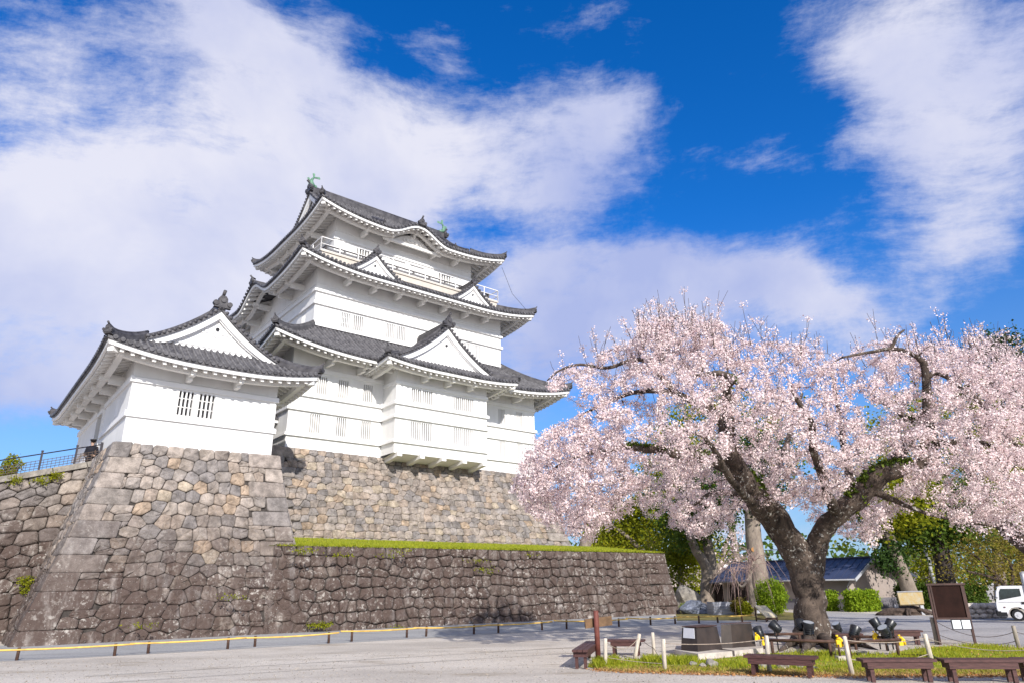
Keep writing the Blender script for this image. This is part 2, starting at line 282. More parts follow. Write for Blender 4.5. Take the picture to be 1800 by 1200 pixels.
def stone_mat():
    m, nt, b = new_mat('castle_stone'); N, L = nt.nodes, nt.links
    tc = N.new('ShaderNodeTexCoord'); at_ = N.new('ShaderNodeAttribute'); at_.attribute_name = 'Col'
    O = tc.outputs['Object']
    def noise(s, d, r=0.6, vec=O):
        n = N.new('ShaderNodeTexNoise'); n.inputs['Scale'].default_value = s; n.inputs['Detail'].default_value = d; n.inputs['Roughness'].default_value = r; L.new(vec, n.inputs['Vector']); return n.outputs['Fac']
    def mrange(v, a, b_, c, d, smooth=True):
        r = N.new('ShaderNodeMapRange'); r.interpolation_type = 'SMOOTHSTEP' if smooth else 'LINEAR'
        for k, x in zip(('From Min', 'From Max', 'To Min', 'To Max'), (a, b_, c, d)): r.inputs[k].default_value = x
        L.new(v, r.inputs['Value']); return r.outputs[0]
    def mul(a, b_):
        mm = N.new('ShaderNodeMath'); mm.operation = 'MULTIPLY'; L.new(a, mm.inputs[0])
        if isinstance(b_, float): mm.inputs[1].default_value = b_
        else: L.new(b_, mm.inputs[1])
        return mm.outputs[0]
    # mottling of the bare stone
    mot = mrange(noise(2.6, 6, 0.65), 0.3, 0.72, 0.58, 1.28)
    grain = mrange(noise(38, 3), 0.3, 0.7, 0.80, 1.16)
    vs = N.new('ShaderNodeVectorMath'); vs.operation = 'SCALE'; L.new(at_.outputs['Color'], vs.inputs[0]); L.new(mul(mot, grain), vs.inputs['Scale'])
    # black-brown patina, streaking down
    mp = N.new('ShaderNodeMapping'); mp.inputs['Scale'].default_value = (1.6, 1.6, 0.35); L.new(O, mp.inputs[0])
    pat = mul(mrange(noise(1.5, 7, 0.68, mp.outputs[0]), 0.26, 0.52, 0.0, 0.95), at_.outputs['Alpha'])
    m1 = N.new('ShaderNodeMix'); m1.data_type = 'RGBA'; L.new(pat, m1.inputs['Factor']); L.new(vs.outputs[0], m1.inputs['A']); m1.inputs['B'].default_value = (0.082, 0.057, 0.048, 1)
    # pale lichen in patches and specks
    lic = mul(mrange(noise(5.5, 9, 0.75), 0.525, 0.62, 0.0, 0.78), mrange(noise(0.7, 4, 0.6), 0.42, 0.60, 0.12, 1.0))
    lic = mul(lic, at_.outputs['Alpha'])
    m2 = N.new('ShaderNodeMix'); m2.data_type = 'RGBA'; L.new(lic, m2.inputs['Factor']); L.new(m1.outputs['Result'], m2.inputs['A']); m2.inputs['B'].default_value = (0.45, 0.415, 0.375, 1)
    spk = mul(mrange(noise(16, 3, 0.6), 0.66, 0.71, 0.0, 0.8), at_.outputs['Alpha'])
    m3 = N.new('ShaderNodeMix'); m3.data_type = 'RGBA'; L.new(spk, m3.inputs['Factor']); L.new(m2.outputs['Result'], m3.inputs['A']); m3.inputs['B'].default_value = (0.52, 0.50, 0.47, 1)
    L.new(m3.outputs['Result'], b.inputs['Base Color']); b.inputs['Roughness'].default_value = 0.92; b.inputs['Specular IOR Level'].default_value = 0.2
    bp = N.new('ShaderNodeBump'); bp.inputs['Strength'].default_value = 0.7; bp.inputs['Distance'].default_value = 0.05
    ad = N.new('ShaderNodeMath'); ad.operation = 'ADD'; L.new(noise(9, 8, 0.65), ad.inputs[0]); L.new(mul(noise(30, 4), 0.35), ad.inputs[1])
    L.new(ad.outputs[0], bp.inputs['Height']); L.new(bp.outputs[0], b.inputs['Normal'])
    return m
MT['stone'] = stone_mat()
MT['joint'] = mat('dark_joint', (0.055, 0.047, 0.042), 0.95, 0.3, 6)

def cherry_bark_lichen():
    m, nt, b = new_mat('old_cherry_bark'); N, L = nt.nodes, nt.links
    tc = N.new('ShaderNodeTexCoord'); O = tc.outputs['Object']
    mp = N.new('ShaderNodeMapping'); mp.inputs['Scale'].default_value = (1, 1, 0.55); L.new(O, mp.inputs[0])
    n = N.new('ShaderNodeTexNoise'); n.inputs['Scale'].default_value = 3.4; n.inputs['Detail'].default_value = 8; n.inputs['Roughness'].default_value = 0.7; n.inputs['Distortion'].default_value = 0.6; L.new(mp.outputs[0], n.inputs['Vector'])
    cr = N.new('ShaderNodeValToRGB'); L.new(n.outputs['Fac'], cr.inputs[0])
    e = cr.color_ramp.elements; e[0].position = 0.33; e[0].color = (0.022, 0.017, 0.015, 1); e[1].position = 0.68; e[1].color = (0.145, 0.11, 0.088, 1)
    v = N.new('ShaderNodeTexNoise'); v.inputs['Scale'].default_value = 9; v.inputs['Detail'].default_value = 6; v.inputs['Roughness'].default_value = 0.7; L.new(O, v.inputs['Vector'])
    r = N.new('ShaderNodeMapRange'); r.interpolation_type = 'SMOOTHSTEP'; r.inputs['From Min'].default_value = 0.575; r.inputs['From Max'].default_value = 0.63; L.new(v.outputs['Fac'], r.inputs['Value'])
    w = N.new('ShaderNodeTexNoise'); w.inputs['Scale'].default_value = 0.9; L.new(O, w.inputs['Vector'])
    r2 = N.new('ShaderNodeMapRange'); r2.inputs['From Min'].default_value = 0.42; r2.inputs['From Max'].default_value = 0.55; L.new(w.outputs['Fac'], r2.inputs['Value'])
    mu = N.new('ShaderNodeMath'); mu.operation = 'MULTIPLY'; L.new(r.outputs[0], mu.inputs[0]); L.new(r2.outputs[0], mu.inputs[1])
    mx = N.new('ShaderNodeMix'); mx.data_type = 'RGBA'; L.new(mu.outputs[0], mx.inputs['Factor']); L.new(cr.outputs[0], mx.inputs['A']); mx.inputs['B'].default_value = (0.50, 0.48, 0.44, 1)
    L.new(mx.outputs['Result'], b.inputs['Base Color']); b.inputs['Roughness'].default_value = 0.9; b.inputs['Specular IOR Level'].default_value = 0.2
    bp = N.new('ShaderNodeBump'); bp.inputs['Strength'].default_value = 1.0; bp.inputs['Distance'].default_value = 0.09; L.new(n.outputs['Fac'], bp.inputs['Height']); L.new(bp.outputs[0], b.inputs['Normal'])
    return m
MT['old_bark'] = cherry_bark_lichen()

# ------------------------------------------------------------------ object helpers
def tag(o, label=None, cat=None, group=None, kind=None):
    if label: o['label'] = label
    if cat: o['category'] = cat
    if group: o['group'] = group
    if kind: o['kind'] = kind
    return o
ORG = {}                                          # root name -> castle-frame origin of its meshes
def root(name, label, cat, loc, rotz=0.0, group=None):
    o = bpy.data.objects.new(name, None); COL.objects.link(o); o.empty_display_size = 0.3
    o.location = tuple(loc); o.rotation_euler = (0, 0, rotz)
    return tag(o, label, cat, group)
def castle_root(name, label, cat, org):
    o = root(name, label, cat, cw(*org), YAW); ORG[o.name] = np.array(org, float); return o
def top_of(o):
    while o.parent: o = o.parent
    return o

class MB:
    """collects polygons, then links them as one mesh object"""
    def __init__(s): s.v = []; s.f = []; s.m = []; s.c = []; s.sm = []
    def add(s, verts, faces, mi=0, smooth=False, col=None):
        b = len(s.v); s.v.extend([tuple(map(float, p)) for p in verts])
        s.c.extend([col]*len(verts))
        for f in faces: s.f.append(tuple(b+i for i in f)); s.m.append(mi); s.sm.append(smooth)
        return b
    def box(s, c, size, mi=0, rz=0.0, ax=None):
        hx, hy, hz = [x/2 for x in size]
        P = np.array([(-hx, -hy, -hz), (hx, -hy, -hz), (hx, hy, -hz), (-hx, hy, -hz), (-hx, -hy, hz), (hx, -hy, hz), (hx, hy, hz), (-hx, hy, hz)])
        if ax is not None: P = P@np.array(ax)
        elif rz: c_, s_ = math.cos(rz), math.sin(rz); P = P@np.array([[c_, s_, 0], [-s_, c_, 0], [0, 0, 1]])
        s.add(P+np.array(c), [(0, 3, 2, 1), (4, 5, 6, 7), (0, 1, 5, 4), (1, 2, 6, 5), (2, 3, 7, 6), (3, 0, 4, 7)], mi)
    def bar(s, a, b, w, h, mi=0, up=(0, 0, 1)):
        """box beam from a to b, width w, height h"""
        a, b = np.array(a, float), np.array(b, float); d = b-a; l = np.linalg.norm(d); d /= l
        u = np.array(up, float); x = np.cross(d, u)
        if np.linalg.norm(x) < 1e-6: x = np.cross(d, (1.0, 0, 0))
        x /= np.linalg.norm(x); u = np.cross(x, d)
        s.box((a+b)/2, (l, w, h), mi, ax=np.array([d, x, u]))
    def tube(s, pts, rad, n=8, mi=0, smooth=True, cap=True):
        pts = np.array(pts, float); k = len(pts); rad = np.full(k, rad) if np.isscalar(rad) else np.array(rad)
        t = np.gradient(pts, axis=0) if k > 2 else np.array([pts[1]-pts[0]]*2)
        t /= (np.linalg.norm(t, axis=1)[:, None]+1e-9)
        ref = np.array([0, 0, 1.0]) if abs(t[0][2]) < 0.9 else np.array([1.0, 0, 0])
        x = np.cross(ref, t[0]); x /= np.linalg.norm(x); V = []
        for i in range(k):
            x = x-t[i]*(x@t[i]); x /= np.linalg.norm(x)+1e-9; y = np.cross(t[i], x)
            for j in range(n):
                a = 2*math.pi*j/n; V.append(pts[i]+rad[i]*(math.cos(a)*x+math.sin(a)*y))
        F = [(i*n+j, i*n+(j+1) % n, (i+1)*n+(j+1) % n, (i+1)*n+j) for i in range(k-1) for j in range(n)]
        if cap: F += [tuple(range(n-1, -1, -1)), tuple(range((k-1)*n, k*n))]
        s.add(V, F, mi, smooth)
    def sweep(s, pts, prof, mi=0, smooth=False, up=(0, 0, 1)):
        """profile [(side, up)] swept along pts keeping it upright"""
        pts = np.array(pts, float); k = len(pts); n = len(prof)
        t = np.gradient(pts, axis=0) if k > 2 else np.array([pts[1]-pts[0]]*2)
        V = []
        for i in range(k):
            d = t[i]/np.linalg.norm(t[i]); x = np.cross(d, up); x /= np.linalg.norm(x)+1e-9; y = np.cross(x, d)
            for a, b in prof: V.append(pts[i]+a*x+b*y)
        F = [(i*n+j, i*n+(j+1) % n, (i+1)*n+(j+1) % n, (i+1)*n+j) for i in range(k-1) for j in range(n)]
        F += [tuple(range(n-1, -1, -1)), tuple(range((k-1)*n, k*n))]
        s.add(V, F, mi, smooth)
    def disc(s, c, nrm, r, n=8, mi=0, th=0.03):
        c = np.array(c, float); nrm = np.array(nrm, float); nrm /= np.linalg.norm(nrm)
        s.tube([c-nrm*th/2, c+nrm*th/2], r, n, mi, False)
    def blob(s, c, r, n=1, rough=0.2, seed=0, mi=0, squash=(1, 1, 1), smooth=False):
        """rounded irregular lump from a subdivided icosphere"""
        import bmesh
        bm = bmesh.new(); bmesh.ops.create_icosphere(bm, subdivisions=n, radius=1)
        rg = np.random.default_rng(seed); V = np.array([v.co[:] for v in bm.verts]); F = [tuple(v.index for v in f.verts) for f in bm.faces]; bm.free()
        ph = rg.uniform(0, 6.28, (4, 3)); fr = rg.uniform(1.2, 3.2, (4, 3))
        d = sum(np.sin(V@np.diag(fr[k])+ph[k]).prod(axis=1) for k in range(4))
        V = V*(1+rough*d+rg.normal(0, rough*0.18, len(V)))[:, None]*np.array(squash)*r
        s.add(V+np.array(c), F, mi, smooth)
    def build(s, name, mats, parent=None, castle=False, label=None, smooth=None, autoc=True):
        me = bpy.data.meshes.new(name); V = np.array(s.v, float)
        if castle and parent is not None: V = V-ORG[top_of(parent).name]
        me.from_pydata(V.tolist(), [], s.f)
        if not isinstance(mats, (list, tuple)): mats = [mats]
        for m in mats: me.materials.append(MT[m] if isinstance(m, str) else m)
        me.polygons.foreach_set('material_index', s.m)
        me.polygons.foreach_set('use_smooth', s.sm if smooth is None else [smooth]*len(s.f))
        if any(c is not None for c in s.c):
            ca = me.color_attributes.new('Col', 'FLOAT_COLOR', 'POINT')
            ca.data.foreach_set('color', np.array([c if c is not None else (0.1, 0.1, 0.1, 0) for c in s.c], np.float32).ravel())
        me.update()
        o = bpy.data.objects.new(name, me); COL.objects.link(o)
        if parent is not None: o.parent = parent
        if label: o['label'] = label
        return o

def np_mesh(name, V, Fq, mat_, parent=None, col=None, loc=None, smooth=False):
    """fast mesh from numpy arrays: V (n,3), Fq (m,k) faces of k corners; col: value per vertex for attribute Col"""
    me = bpy.data.meshes.new(name); n, (m, k) = len(V), Fq.shape
    me.vertices.add(n); me.vertices.foreach_set('co', np.asarray(V, np.float32).ravel())
    me.loops.add(m*k); me.loops.foreach_set('vertex_index', np.asarray(Fq, np.int32).ravel())
    me.polygons.add(m); me.polygons.foreach_set('loop_start', np.arange(0, m*k, k, dtype=np.int32)); me.polygons.foreach_set('loop_total', np.full(m, k, np.int32))
    if smooth: me.polygons.foreach_set('use_smooth', np.ones(m, bool))
    me.materials.append(MT[mat_])
    if col is not None:
        ca = me.color_attributes.new('Col', 'FLOAT_COLOR', 'POINT'); c = np.ones((n, 4), np.float32); c[:, :3] = np.asarray(col)[:, None]; ca.data.foreach_set('color', c.ravel())
    me.update(calc_edges=True); me.validate()
    o = bpy.data.objects.new(name, me); COL.objects.link(o)
    if parent is not None: o.parent = parent
    if loc is not None: o.location = tuple(loc)
    return o

def copy_tree(o, parent=None):
    c = o.copy(); COL.objects.link(c); c.parent = parent
    for ch in list(o.children): copy_tree(ch, c)
    return c
ORD = ['first', 'second', 'third', 'fourth', 'fifth', 'sixth', 'seventh', 'eighth', 'ninth', 'tenth', 'eleventh', 'twelfth', 'thirteenth', 'fourteenth', 'fifteenth', 'sixteenth', 'seventeenth', 'eighteenth', 'nineteenth', 'twentieth']

# ------------------------------------------------------------------ roofs (castle axes)
ROLL = 0.075
def tile_roll(mb, path, side, nrm, r=ROLL, step=0.30, mi=0):
    """a row of half-round tiles laid along path (eave -> top); every tile a little thicker at its lower end"""
    path = np.array(path); seg = np.linalg.norm(np.diff(path, axis=0), axis=1); L = seg.sum()
    if L < 0.12: return
    cum = np.r_[0, np.cumsum(seg)]; n = max(1, int(round(L/step)))
    s, rr = [], []
    for k in range(n):
        s += [k/n*L, ((k+1)/n-1e-3)*L]; rr += [r*1.06, r*0.88]
    P = np.stack([np.interp(s, cum, path[:, i]) for i in range(3)], 1)
    A = [math.pi*j/4 for j in range(5)]; side = np.array(side, float); nrm = np.array(nrm, float)
    V = [P[i]+rr[i]*(math.cos(a)*side+math.sin(a)*nrm*1.1) for i in range(len(P)) for a in A]
    F = [(i*5+j, i*5+j+1, (i+1)*5+j+1, (i+1)*5+j) for i in range(len(P)-1) for j in range(4)]
    mb.add(V, F, mi, True)

def bump_fn(u, bumps):
    b = 0.0
    for c, hw, h in bumps:
        q = abs(u-c)/hw
        if q < 1: b = max(b, h*(0.5*(1+math.cos(math.pi*q)))**1.15)
    return b

def skirt(parent, eave, inner, ze, zi, lift=0.5, over=1.5, sides='FLRB', bumps={}, pitch=0.27, c=0.22, liftlen=None, beams=1.9, hips=('FL', 'FR', 'BL', 'BR'), open_ends='', soffit_slope=0.36, white_back=True):
    """hipped roof round a rectangle: tiled surface, white fascia, soffit with rafters, purlin and brackets, hip ridges"""
    x0, x1, y0, y1 = eave; ix0, ix1, iy0, iy1 = inner
    win = {'F': iy0-y0, 'B': y1-iy1, 'L': ix0-x0, 'R': x1-ix1}
    T, FA, SO = MB(), MB(), MB()
    def make(side):
        horiz = side in 'FB'; U0, U1 = (x0, x1) if horiz else (y0, y1); w = win[side]
        wa, wb = (win['L'], win['R']) if horiz else (win['F'], win['B'])
        ea = ('L' in open_ends) if horiz else ('F' in open_ends); eb = ('R' in open_ends) if horiz else ('B' in open_ends)
        LL = liftlen or 0.42*(U1-U0); bl = bumps.get(side, [])
        def P(u, d, z):
            if side == 'F': return np.array([u, y0+d, z])
            if side == 'B': return np.array([u, y1-d, z])
            if side == 'L': return np.array([x0+d, u, z])
            return np.array([x1-d, u, z])
        def lf(u):
            a = 0 if ea else max(0, 1-(u-U0)/LL); b = 0 if eb else max(0, 1-(U1-u)/LL); return lift*max(a, b)**2.3
        def Z(u, d, bump=True):
            t = d/w; z = ze+(zi-ze)*(t*(1-c)+c*t*t)+lf(u)*(1-t)
            if bump and bl:
                b = bump_fn(u, bl)
                if b > 0: z = max(z, ze+b-0.02*d)
            return z
        def dmax(u):
            m = w
            if not ea: m = min(m, (u-U0)*w/wa)
            if not eb: m = min(m, (U1-u)*w/wb)
            return max(m, 0.0)
        n = int(round((U1-U0)/pitch)); us = np.linspace(U0, U1, n+1); nd = 9
        inw = P(0, 1, 0)-P(0, 0, 0); su = P(1, 0, 0)-P(0, 0, 0)
        cols = []
        for u in us:
            dm = dmax(u); cols.append([P(u, dm*j/(nd-1), Z(u, dm*j/(nd-1))) for j in range(nd)])
        V = [p for q in cols for p in q]
        F = [(i*nd+j, (i+1)*nd+j, (i+1)*nd+j+1, i*nd+j+1) for i in range(n) for j in range(nd-1)]
        T.add(V, F, 0, True)
        for i, u in enumerate(us):
            dm = dmax(u)
            if dm > 0.1 and (0 < i < n):
                dz = (Z(u, min(dm, 0.4))-Z(u, 0))/min(dm, 0.4); nn = np.array([0, 0, 1.0])-inw*dz; nn /= np.linalg.norm(nn)
                ss = su.copy()
                if bl:
                    du = (Z(u+0.05, 0)-Z(u-0.05, 0))/0.1; ss = su+np.array([0, 0, du]); ss /= np.linalg.norm(ss)
                pth = [P(u, d, Z(u, d)) for d in np.linspace(-0.06, dm, 12)]
                tile_roll(T, pth, ss, nn)
                T.disc(P(u, -0.07, Z(u, 0)+0.03), -inw, 0.095, 8, 0, 0.05)
        # dark tile lip under the edge
        V = []
        for u in us: z = Z(u, 0); V += [P(u, -0.03, z+0.02), P(u, -0.03, z-0.09), P(u, 0.12, z-0.09)]
        T.add(V, [(i*3+j, i*3+j+1, (i+1)*3+j+1, (i+1)*3+j) for i in range(n) for j in range(2)], 0)
        # white fascia, two steps
        e0 = 0 if ea else 1; e1 = 0 if eb else 1
        for (din, za, zb, th) in ((0.05, -0.085, -0.27, 0.10),):
            uu = np.linspace(U0+din*e0, U1-din*e1, n+1); V = []
            for u in uu:
                z = Z(u, 0); V += [P(u, din, z+za), P(u, din, z+zb), P(u, din+th, z+zb), P(u, din+th, z+za)]
            FA.add(V, [(i*4+j, i*4+(j+1) % 4, (i+1)*4+(j+1) % 4, (i+1)*4+j) for i in range(n) for j in range(4)]+[(0, 1, 2, 3), (n*4+3, n*4+2, n*4+1, n*4)], 0)
        # soffit board
        def zs(u, d): return Z(u, 0)-0.25+soffit_slope*d
        def clampd(u, d):
            if not ea: d = min(d, max(0.0, u-U0))
            if not eb: d = min(d, max(0.0, U1-u))
            return d
        V = []
        for u in us: V += [P(u, clampd(u, 0.14), zs(u, clampd(u, 0.14))), P(u, clampd(u, over+0.02), zs(u, clampd(u, over+0.02)))]
        SO.add(V, [(i*2, i*2+1, i*2+3, i*2+2) for i in range(n)], 0)
        # rafters
        nr = int(round((U1-U0)/0.40)); hw, hh = 0.07, 0.20
        for u in np.linspace(U0+0.2, U1-0.2, nr):
            d1 = clampd(u, over+0.02); d0 = 0.17
            if d1-d0 < 0.12: continue
            a, b = P(u, d0, zs(u, d0)), P(u, d1, zs(u, d1)); k = np.array([0, 0, hh]); s_ = su*hw
            SO.add([a-s_, a+s_, a+s_-k, a-s_-k, b-s_, b+s_, b+s_-k, b-s_-k], [(0, 1, 2, 3), (0, 3, 7, 4), (1, 5, 6, 2), (3, 2, 6, 7), (4, 7, 6, 5)], 0)
        # purlin beam half way out, on bracket arms
        if beams:
            db = over*0.46
            uu = [u for u in us if (ea or u >= U0+db-0.01) and (eb or u <= U1-db+0.01)]
            if not ea: uu = [U0+db*0.72]+uu
            if not eb: uu = uu+[U1-db*0.72]
            V = []
            for u in uu:
                z = zs(u, db)-0.17; V += [P(u, db-0.11, z), P(u, db-0.11, z-0.24), P(u, db+0.11, z-0.24), P(u, db+0.11, z)]
            m = len(uu)-1
            SO.add(V, [(i*4+j, i*4+(j+1) % 4, (i+1)*4+(j+1) % 4, (i+1)*4+j) for i in range(m) for j in range(4)]+[(0, 1, 2, 3), (m*4+3, m*4+2, m*4+1, m*4)], 0)
            lo, hi = (U0 if ea else U0+over), (U1 if eb else U1-over); nb = max(2, int(round((hi-lo)/beams)))
            for u in np.linspace(lo, hi, nb+1)[1:-1] if not ea else np.linspace(lo, hi, nb+1)[:-1]:
                z = zs(u, db)-0.43
                SO.bar(P(u, db-0.26, z+0.05), P(u, over+0.05, z+0.05), 0.20, 0.24, 0)
                SO.bar(P(u, db+0.10, z-0.12), P(u, over+0.05, z-0.12), 0.18, 0.16, 0)
        return Z, P, lf
    fns = {sd: make(sd) for sd in sides}
    # hip ridges and corner pieces
    for hp in hips:
        H = MB()
        if hp[0] not in sides or hp[1] not in sides: continue
        Z, P, lf = fns[hp[0]]; w = win[hp[0]]; ws = win[hp[1]]; s_ = 1 if hp[1] == 'L' else -1; u0 = x0 if hp[1] == 'L' else x1
        pts = []
        for t in np.linspace(-0.02, 1, 10):
            u = u0+s_*ws*t; pts.append(P(u, w*t, Z(u, max(0, w*t))+0.06))
        pts[0][2] += 0.10; pts[1][2] += 0.02
        H.sweep(pts, [(-0.16, -0.1), (0.16, -0.1), (0.14, 0.14), (0.08, 0.22), (-0.08, 0.22), (-0.14, 0.14)], 0)
        H.tube([p+np.array([0, 0, 0.24]) for p in pts], 0.075, 6)
        o = pts[0]-pts[2]; o[2] = 0; o /= np.linalg.norm(o)
        oni(H, pts[0]+np.array([0, 0, 0.0]), o, 0.46)
        # corner beam and end block under the eave
        a = P(u0+s_*0.18, 0.18, Z(u0, 0)-0.42); b = P(u0+s_*over, over, Z(u0, 0)-0.42+0.36*over*0.75)
        SO.bar(a, b, 0.20, 0.24, 0); SO.bar(a-o*0.02, a-o*0.35+np.array([0, 0, 0.01]), 0.26, 0.22, 0)
        H.build('hip_ridge', 'tile_dark', parent, True)
    T.build('tiled_roof', 'tile', parent, True); FA.build('fascia', 'plaster_trim', parent, True); SO.build('rafters', 'eave_white', parent, True)
    return fns

def oni(mb, p, out, k=1.0):
    """ridge-end tile: shield with scrolls, ball boss and the round tile rising above it"""
    p = np.array(p, float); out = np.array(out, float); out /= np.linalg.norm(out); up = np.array([0, 0, 1.0]); sd = np.cross(out, up)
    prof = [(-.42, -.10), (-.34, .10), (-.24, .16), (-.22, .42), (-.12, .56), (.12, .56), (.22, .42), (.24, .16), (.34, .10), (.42, -.10)]
    n = len(prof); V = [p+k*(a*sd+b*up+0.09*out) for a, b in prof]+[p+k*(a*sd+b*up-0.12*out) for a, b in prof]
    mb.add(V, [tuple(range(n)), tuple(range(2*n-1, n-1, -1))]+[(i, n+i, n+(i+1) % n, (i+1) % n) for i in range(n)])
    mb.disc(p+k*(0.30*up+0.11*out), out, 0.13*k, 8, 0, 0.07*k)
    for q in (-1, 1):
        mb.disc(p+k*(q*0.34*sd+0.12*up+0.02*out), out, 0.14*k, 8, 0, 0.22*k)
    mb.tube([p+k*(0.50*up-0.35*out), p+k*(0.62*up+0.0*out), p+k*(0.80*up+0.20*out)], [0.08*k, 0.085*k, 0.09*k], 8)

def gable(parent, axis, a0, hw, zb, zt, b0, b1, face_in=0.32, c=0.42, board=0.30, big=True, sign=1, two=False, rolls=0.27, ridge_h=0.34, oni_k=0.9, b_ridge=None, panel_drop=0.1):
    """curved gable roof with its ridge along b; the gable looks towards smaller b (and the other way too when two)"""
    def M(a, b, z): return np.array([a, b, z]) if axis == 'Y' else np.array([b, a, z])
    H = zt-zb
    def cz(s): q = 1-s; return zb+H*((1-c)*q+c*q*q)
    T, RI = MB(), MB()
    g = bpy.data.objects.new('gable_roof', bpy.data.meshes.new('gable_roof')); COL.objects.link(g); g.parent = parent
    SS = np.linspace(0, 1, 13); nb = int(round((b1-b0)/rolls)); bs = np.linspace(b0, b1, nb+1)
    db = M(0, 1, 0)-M(0, 0, 0)
    for sg in (-1, 1):
        V = [M(a0+sg*hw*s, b, cz(s)) for b in (b0, b1) for s in SS]; m = len(SS)
        T.add(V, [(j, j+1, m+j+1, m+j) for j in range(m-1)], 0, True)
        V = [p-np.array([0, 0, 0.07]) for p in V]; T.add(V, [(j, m+j, m+j+1, j+1) for j in range(m-1)], 0, True)
        for b in bs[1:-1]:
            pth = [M(a0+sg*hw*s, b, cz(s)) for s in SS[::-1]]; nn = M(sg*H*0.9, 0, hw); nn /= np.linalg.norm(nn)
            tile_roll(T, pth, db, nn)
    ends = [(b0, 1)]+([(b1, -1)] if two else [])
    for be, q in ends:
        WH, OR = MB(), MB()
        L = math.hypot(hw, H)*1.05; nv = int(L/0.24)
        for sg in (-1, 1):
            # verge: round tile ends looking out, and the descending ridge behind them
            for s in np.linspace(0.02, 0.99, nv):
                p = M(a0+sg*hw*s, be, cz(s)+0.05); T.tube([p-db*q*0.04, p+db*q*0.42], 0.085, 7)
            V = []
            for s in SS: z = cz(s); p = M(a0+sg*hw*s, be, z); V += [p+(0, 0, 0.03), p-(0, 0, 0.10), p+db*q*0.3-(0, 0, 0.10), p+db*q*0.3+(0, 0, 0.03)]
            T.add(V, [(i*4+j, i*4+(j+1) % 4, i*4+4+(j+1) % 4, i*4+4+j) for i in range(len(SS)-1) for j in range(4)], 0)
            if big:
                pts = [M(a0+sg*hw*s, be+q*0.62, cz(s)+0.10) for s in np.linspace(0.03, 0.98, 12)]
                RI.sweep(pts, [(-0.12, -0.1), (0.12, -0.1), (0.12, 0.10), (0.06, 0.17), (-0.06, 0.17), (-0.12, 0.10)], 0)
                e = pts[-1]; RI.blob(e, 0.15, 1, 0.15, 3)
            # bargeboard
            for (dz0, dz1, bi, th) in ((-0.09, -0.09-board, 0.10, 0.12), (-0.16, -0.16-board*0.95, 0.20, 0.08)):
                V = []
                for s in SS:
                    z = cz(s); sl = 1+0.25*(1-s); p0 = M(a0+sg*hw*s, be+q*bi, z+dz0); p1 = M(a0+sg*hw*s, be+q*bi, z+dz1*sl)
                    p1[2] = max(p1[2], zb-0.12); V += [p0, p1, p1+db*q*th, p0+db*q*th]
                WH.add(V, [(i*4+j, i*4+(j+1) % 4, i*4+4+(j+1) % 4, i*4+4+j) for i in range(len(SS)-1) for j in range(4)], 0)
        # triangular face with a thin raised moulding and a hanging ornament
        bf = be+q*face_in; zl = zb-panel_drop
        V = [M(a0-hw*s, bf, cz(s)-0.05) for s in SS[::-1]]+[M(a0+hw*s, bf, cz(s)-0.05) for s in SS[1:]]
        k = len(V); V2 = [M(p[0] if axis == 'Y' else p[1], bf, zl) for p in V]
        WH.add(V+V2, [(i, i+1, k+i+1, k+i) for i in range(k-1)], 0)
        if big:
            hm, zm = hw*0.62, zb+H*0.53
            for (p, r) in (((a0-hm, zb+0.16), (a0+hm, zb+0.16)), ((a0-hm, zb+0.16), (a0-hm*0.2, zm+0.1)), ((a0+hm, zb+0.16), (a0+hm*0.2, zm+0.1))):
                OR.bar(M(p[0], bf-q*0.02, p[1]), M(r[0], bf-q*0.02, r[1]), 0.03, 0.05, 0, up=(0, 0, 1))
        kk = hw*0.16
        zc = zb+H*(0.52 if big else 0.47)
        OR.disc(M(a0, bf-q*0.05, zc), db*q, 0.085*(1.0 if big else 0.7), 8, 1, 0.08)
        if big:
            for dx, dz, r in ((0, -0.30, .30), (-.36, -.16, .19), (.36, -.16, .19), (-.66, -.24, .12), (.66, -.24, .12), (-.9, -.34, .08), (.9, -.34, .08), (-.2, -.42, .15), (.2, -.42, .15)):
                OR.disc(M(a0+dx*kk*1.5, bf-q*0.015, zc+dz*kk*1.5), db*q, r*kk*1.4, 12, 0, 0.05)
        WH.build('gable_face', 'plaster_trim', g, True); OR.build('gable_ornament', ['plaster_trim', 'dark_in'], g, True)
        # ridge-end ornament
        oni(RI, M(a0, be+q*0.02, zt+0.10), -db*q, oni_k)
    be1 = b1 if b_ridge is None else b_ridge
    RI.sweep([M(a0, b0+0.02, zt+0.02), M(a0, b0+0.5*(be1-b0), zt-0.03), M(a0, be1, zt+0.02 if two else zt)], [(-0.17, -0.1), (0.17, -0.1), (0.15, ridge_h*0.75), (0.08, ridge_h), (-0.08, ridge_h), (-0.15, ridge_h*0.75)], 0)
    RI.tube([M(a0, b0, zt+ridge_h+0.03), M(a0, be1, zt+ridge_h+0.03)], 0.08, 7)
    RI.build('gable_ridge', 'tile_dark', g, True)
    T.build('gable_roof', 'tile', parent, True) if False else None
    me_o = T.build('gable_tiles', 'tile', None); g.data = me_o.data; ORGOFF = ORG[top_of(parent).name]; g.data.transform(Matrix.Translation(Vector(tuple(-ORGOFF)))); bpy.data.objects.remove(me_o)
    return g

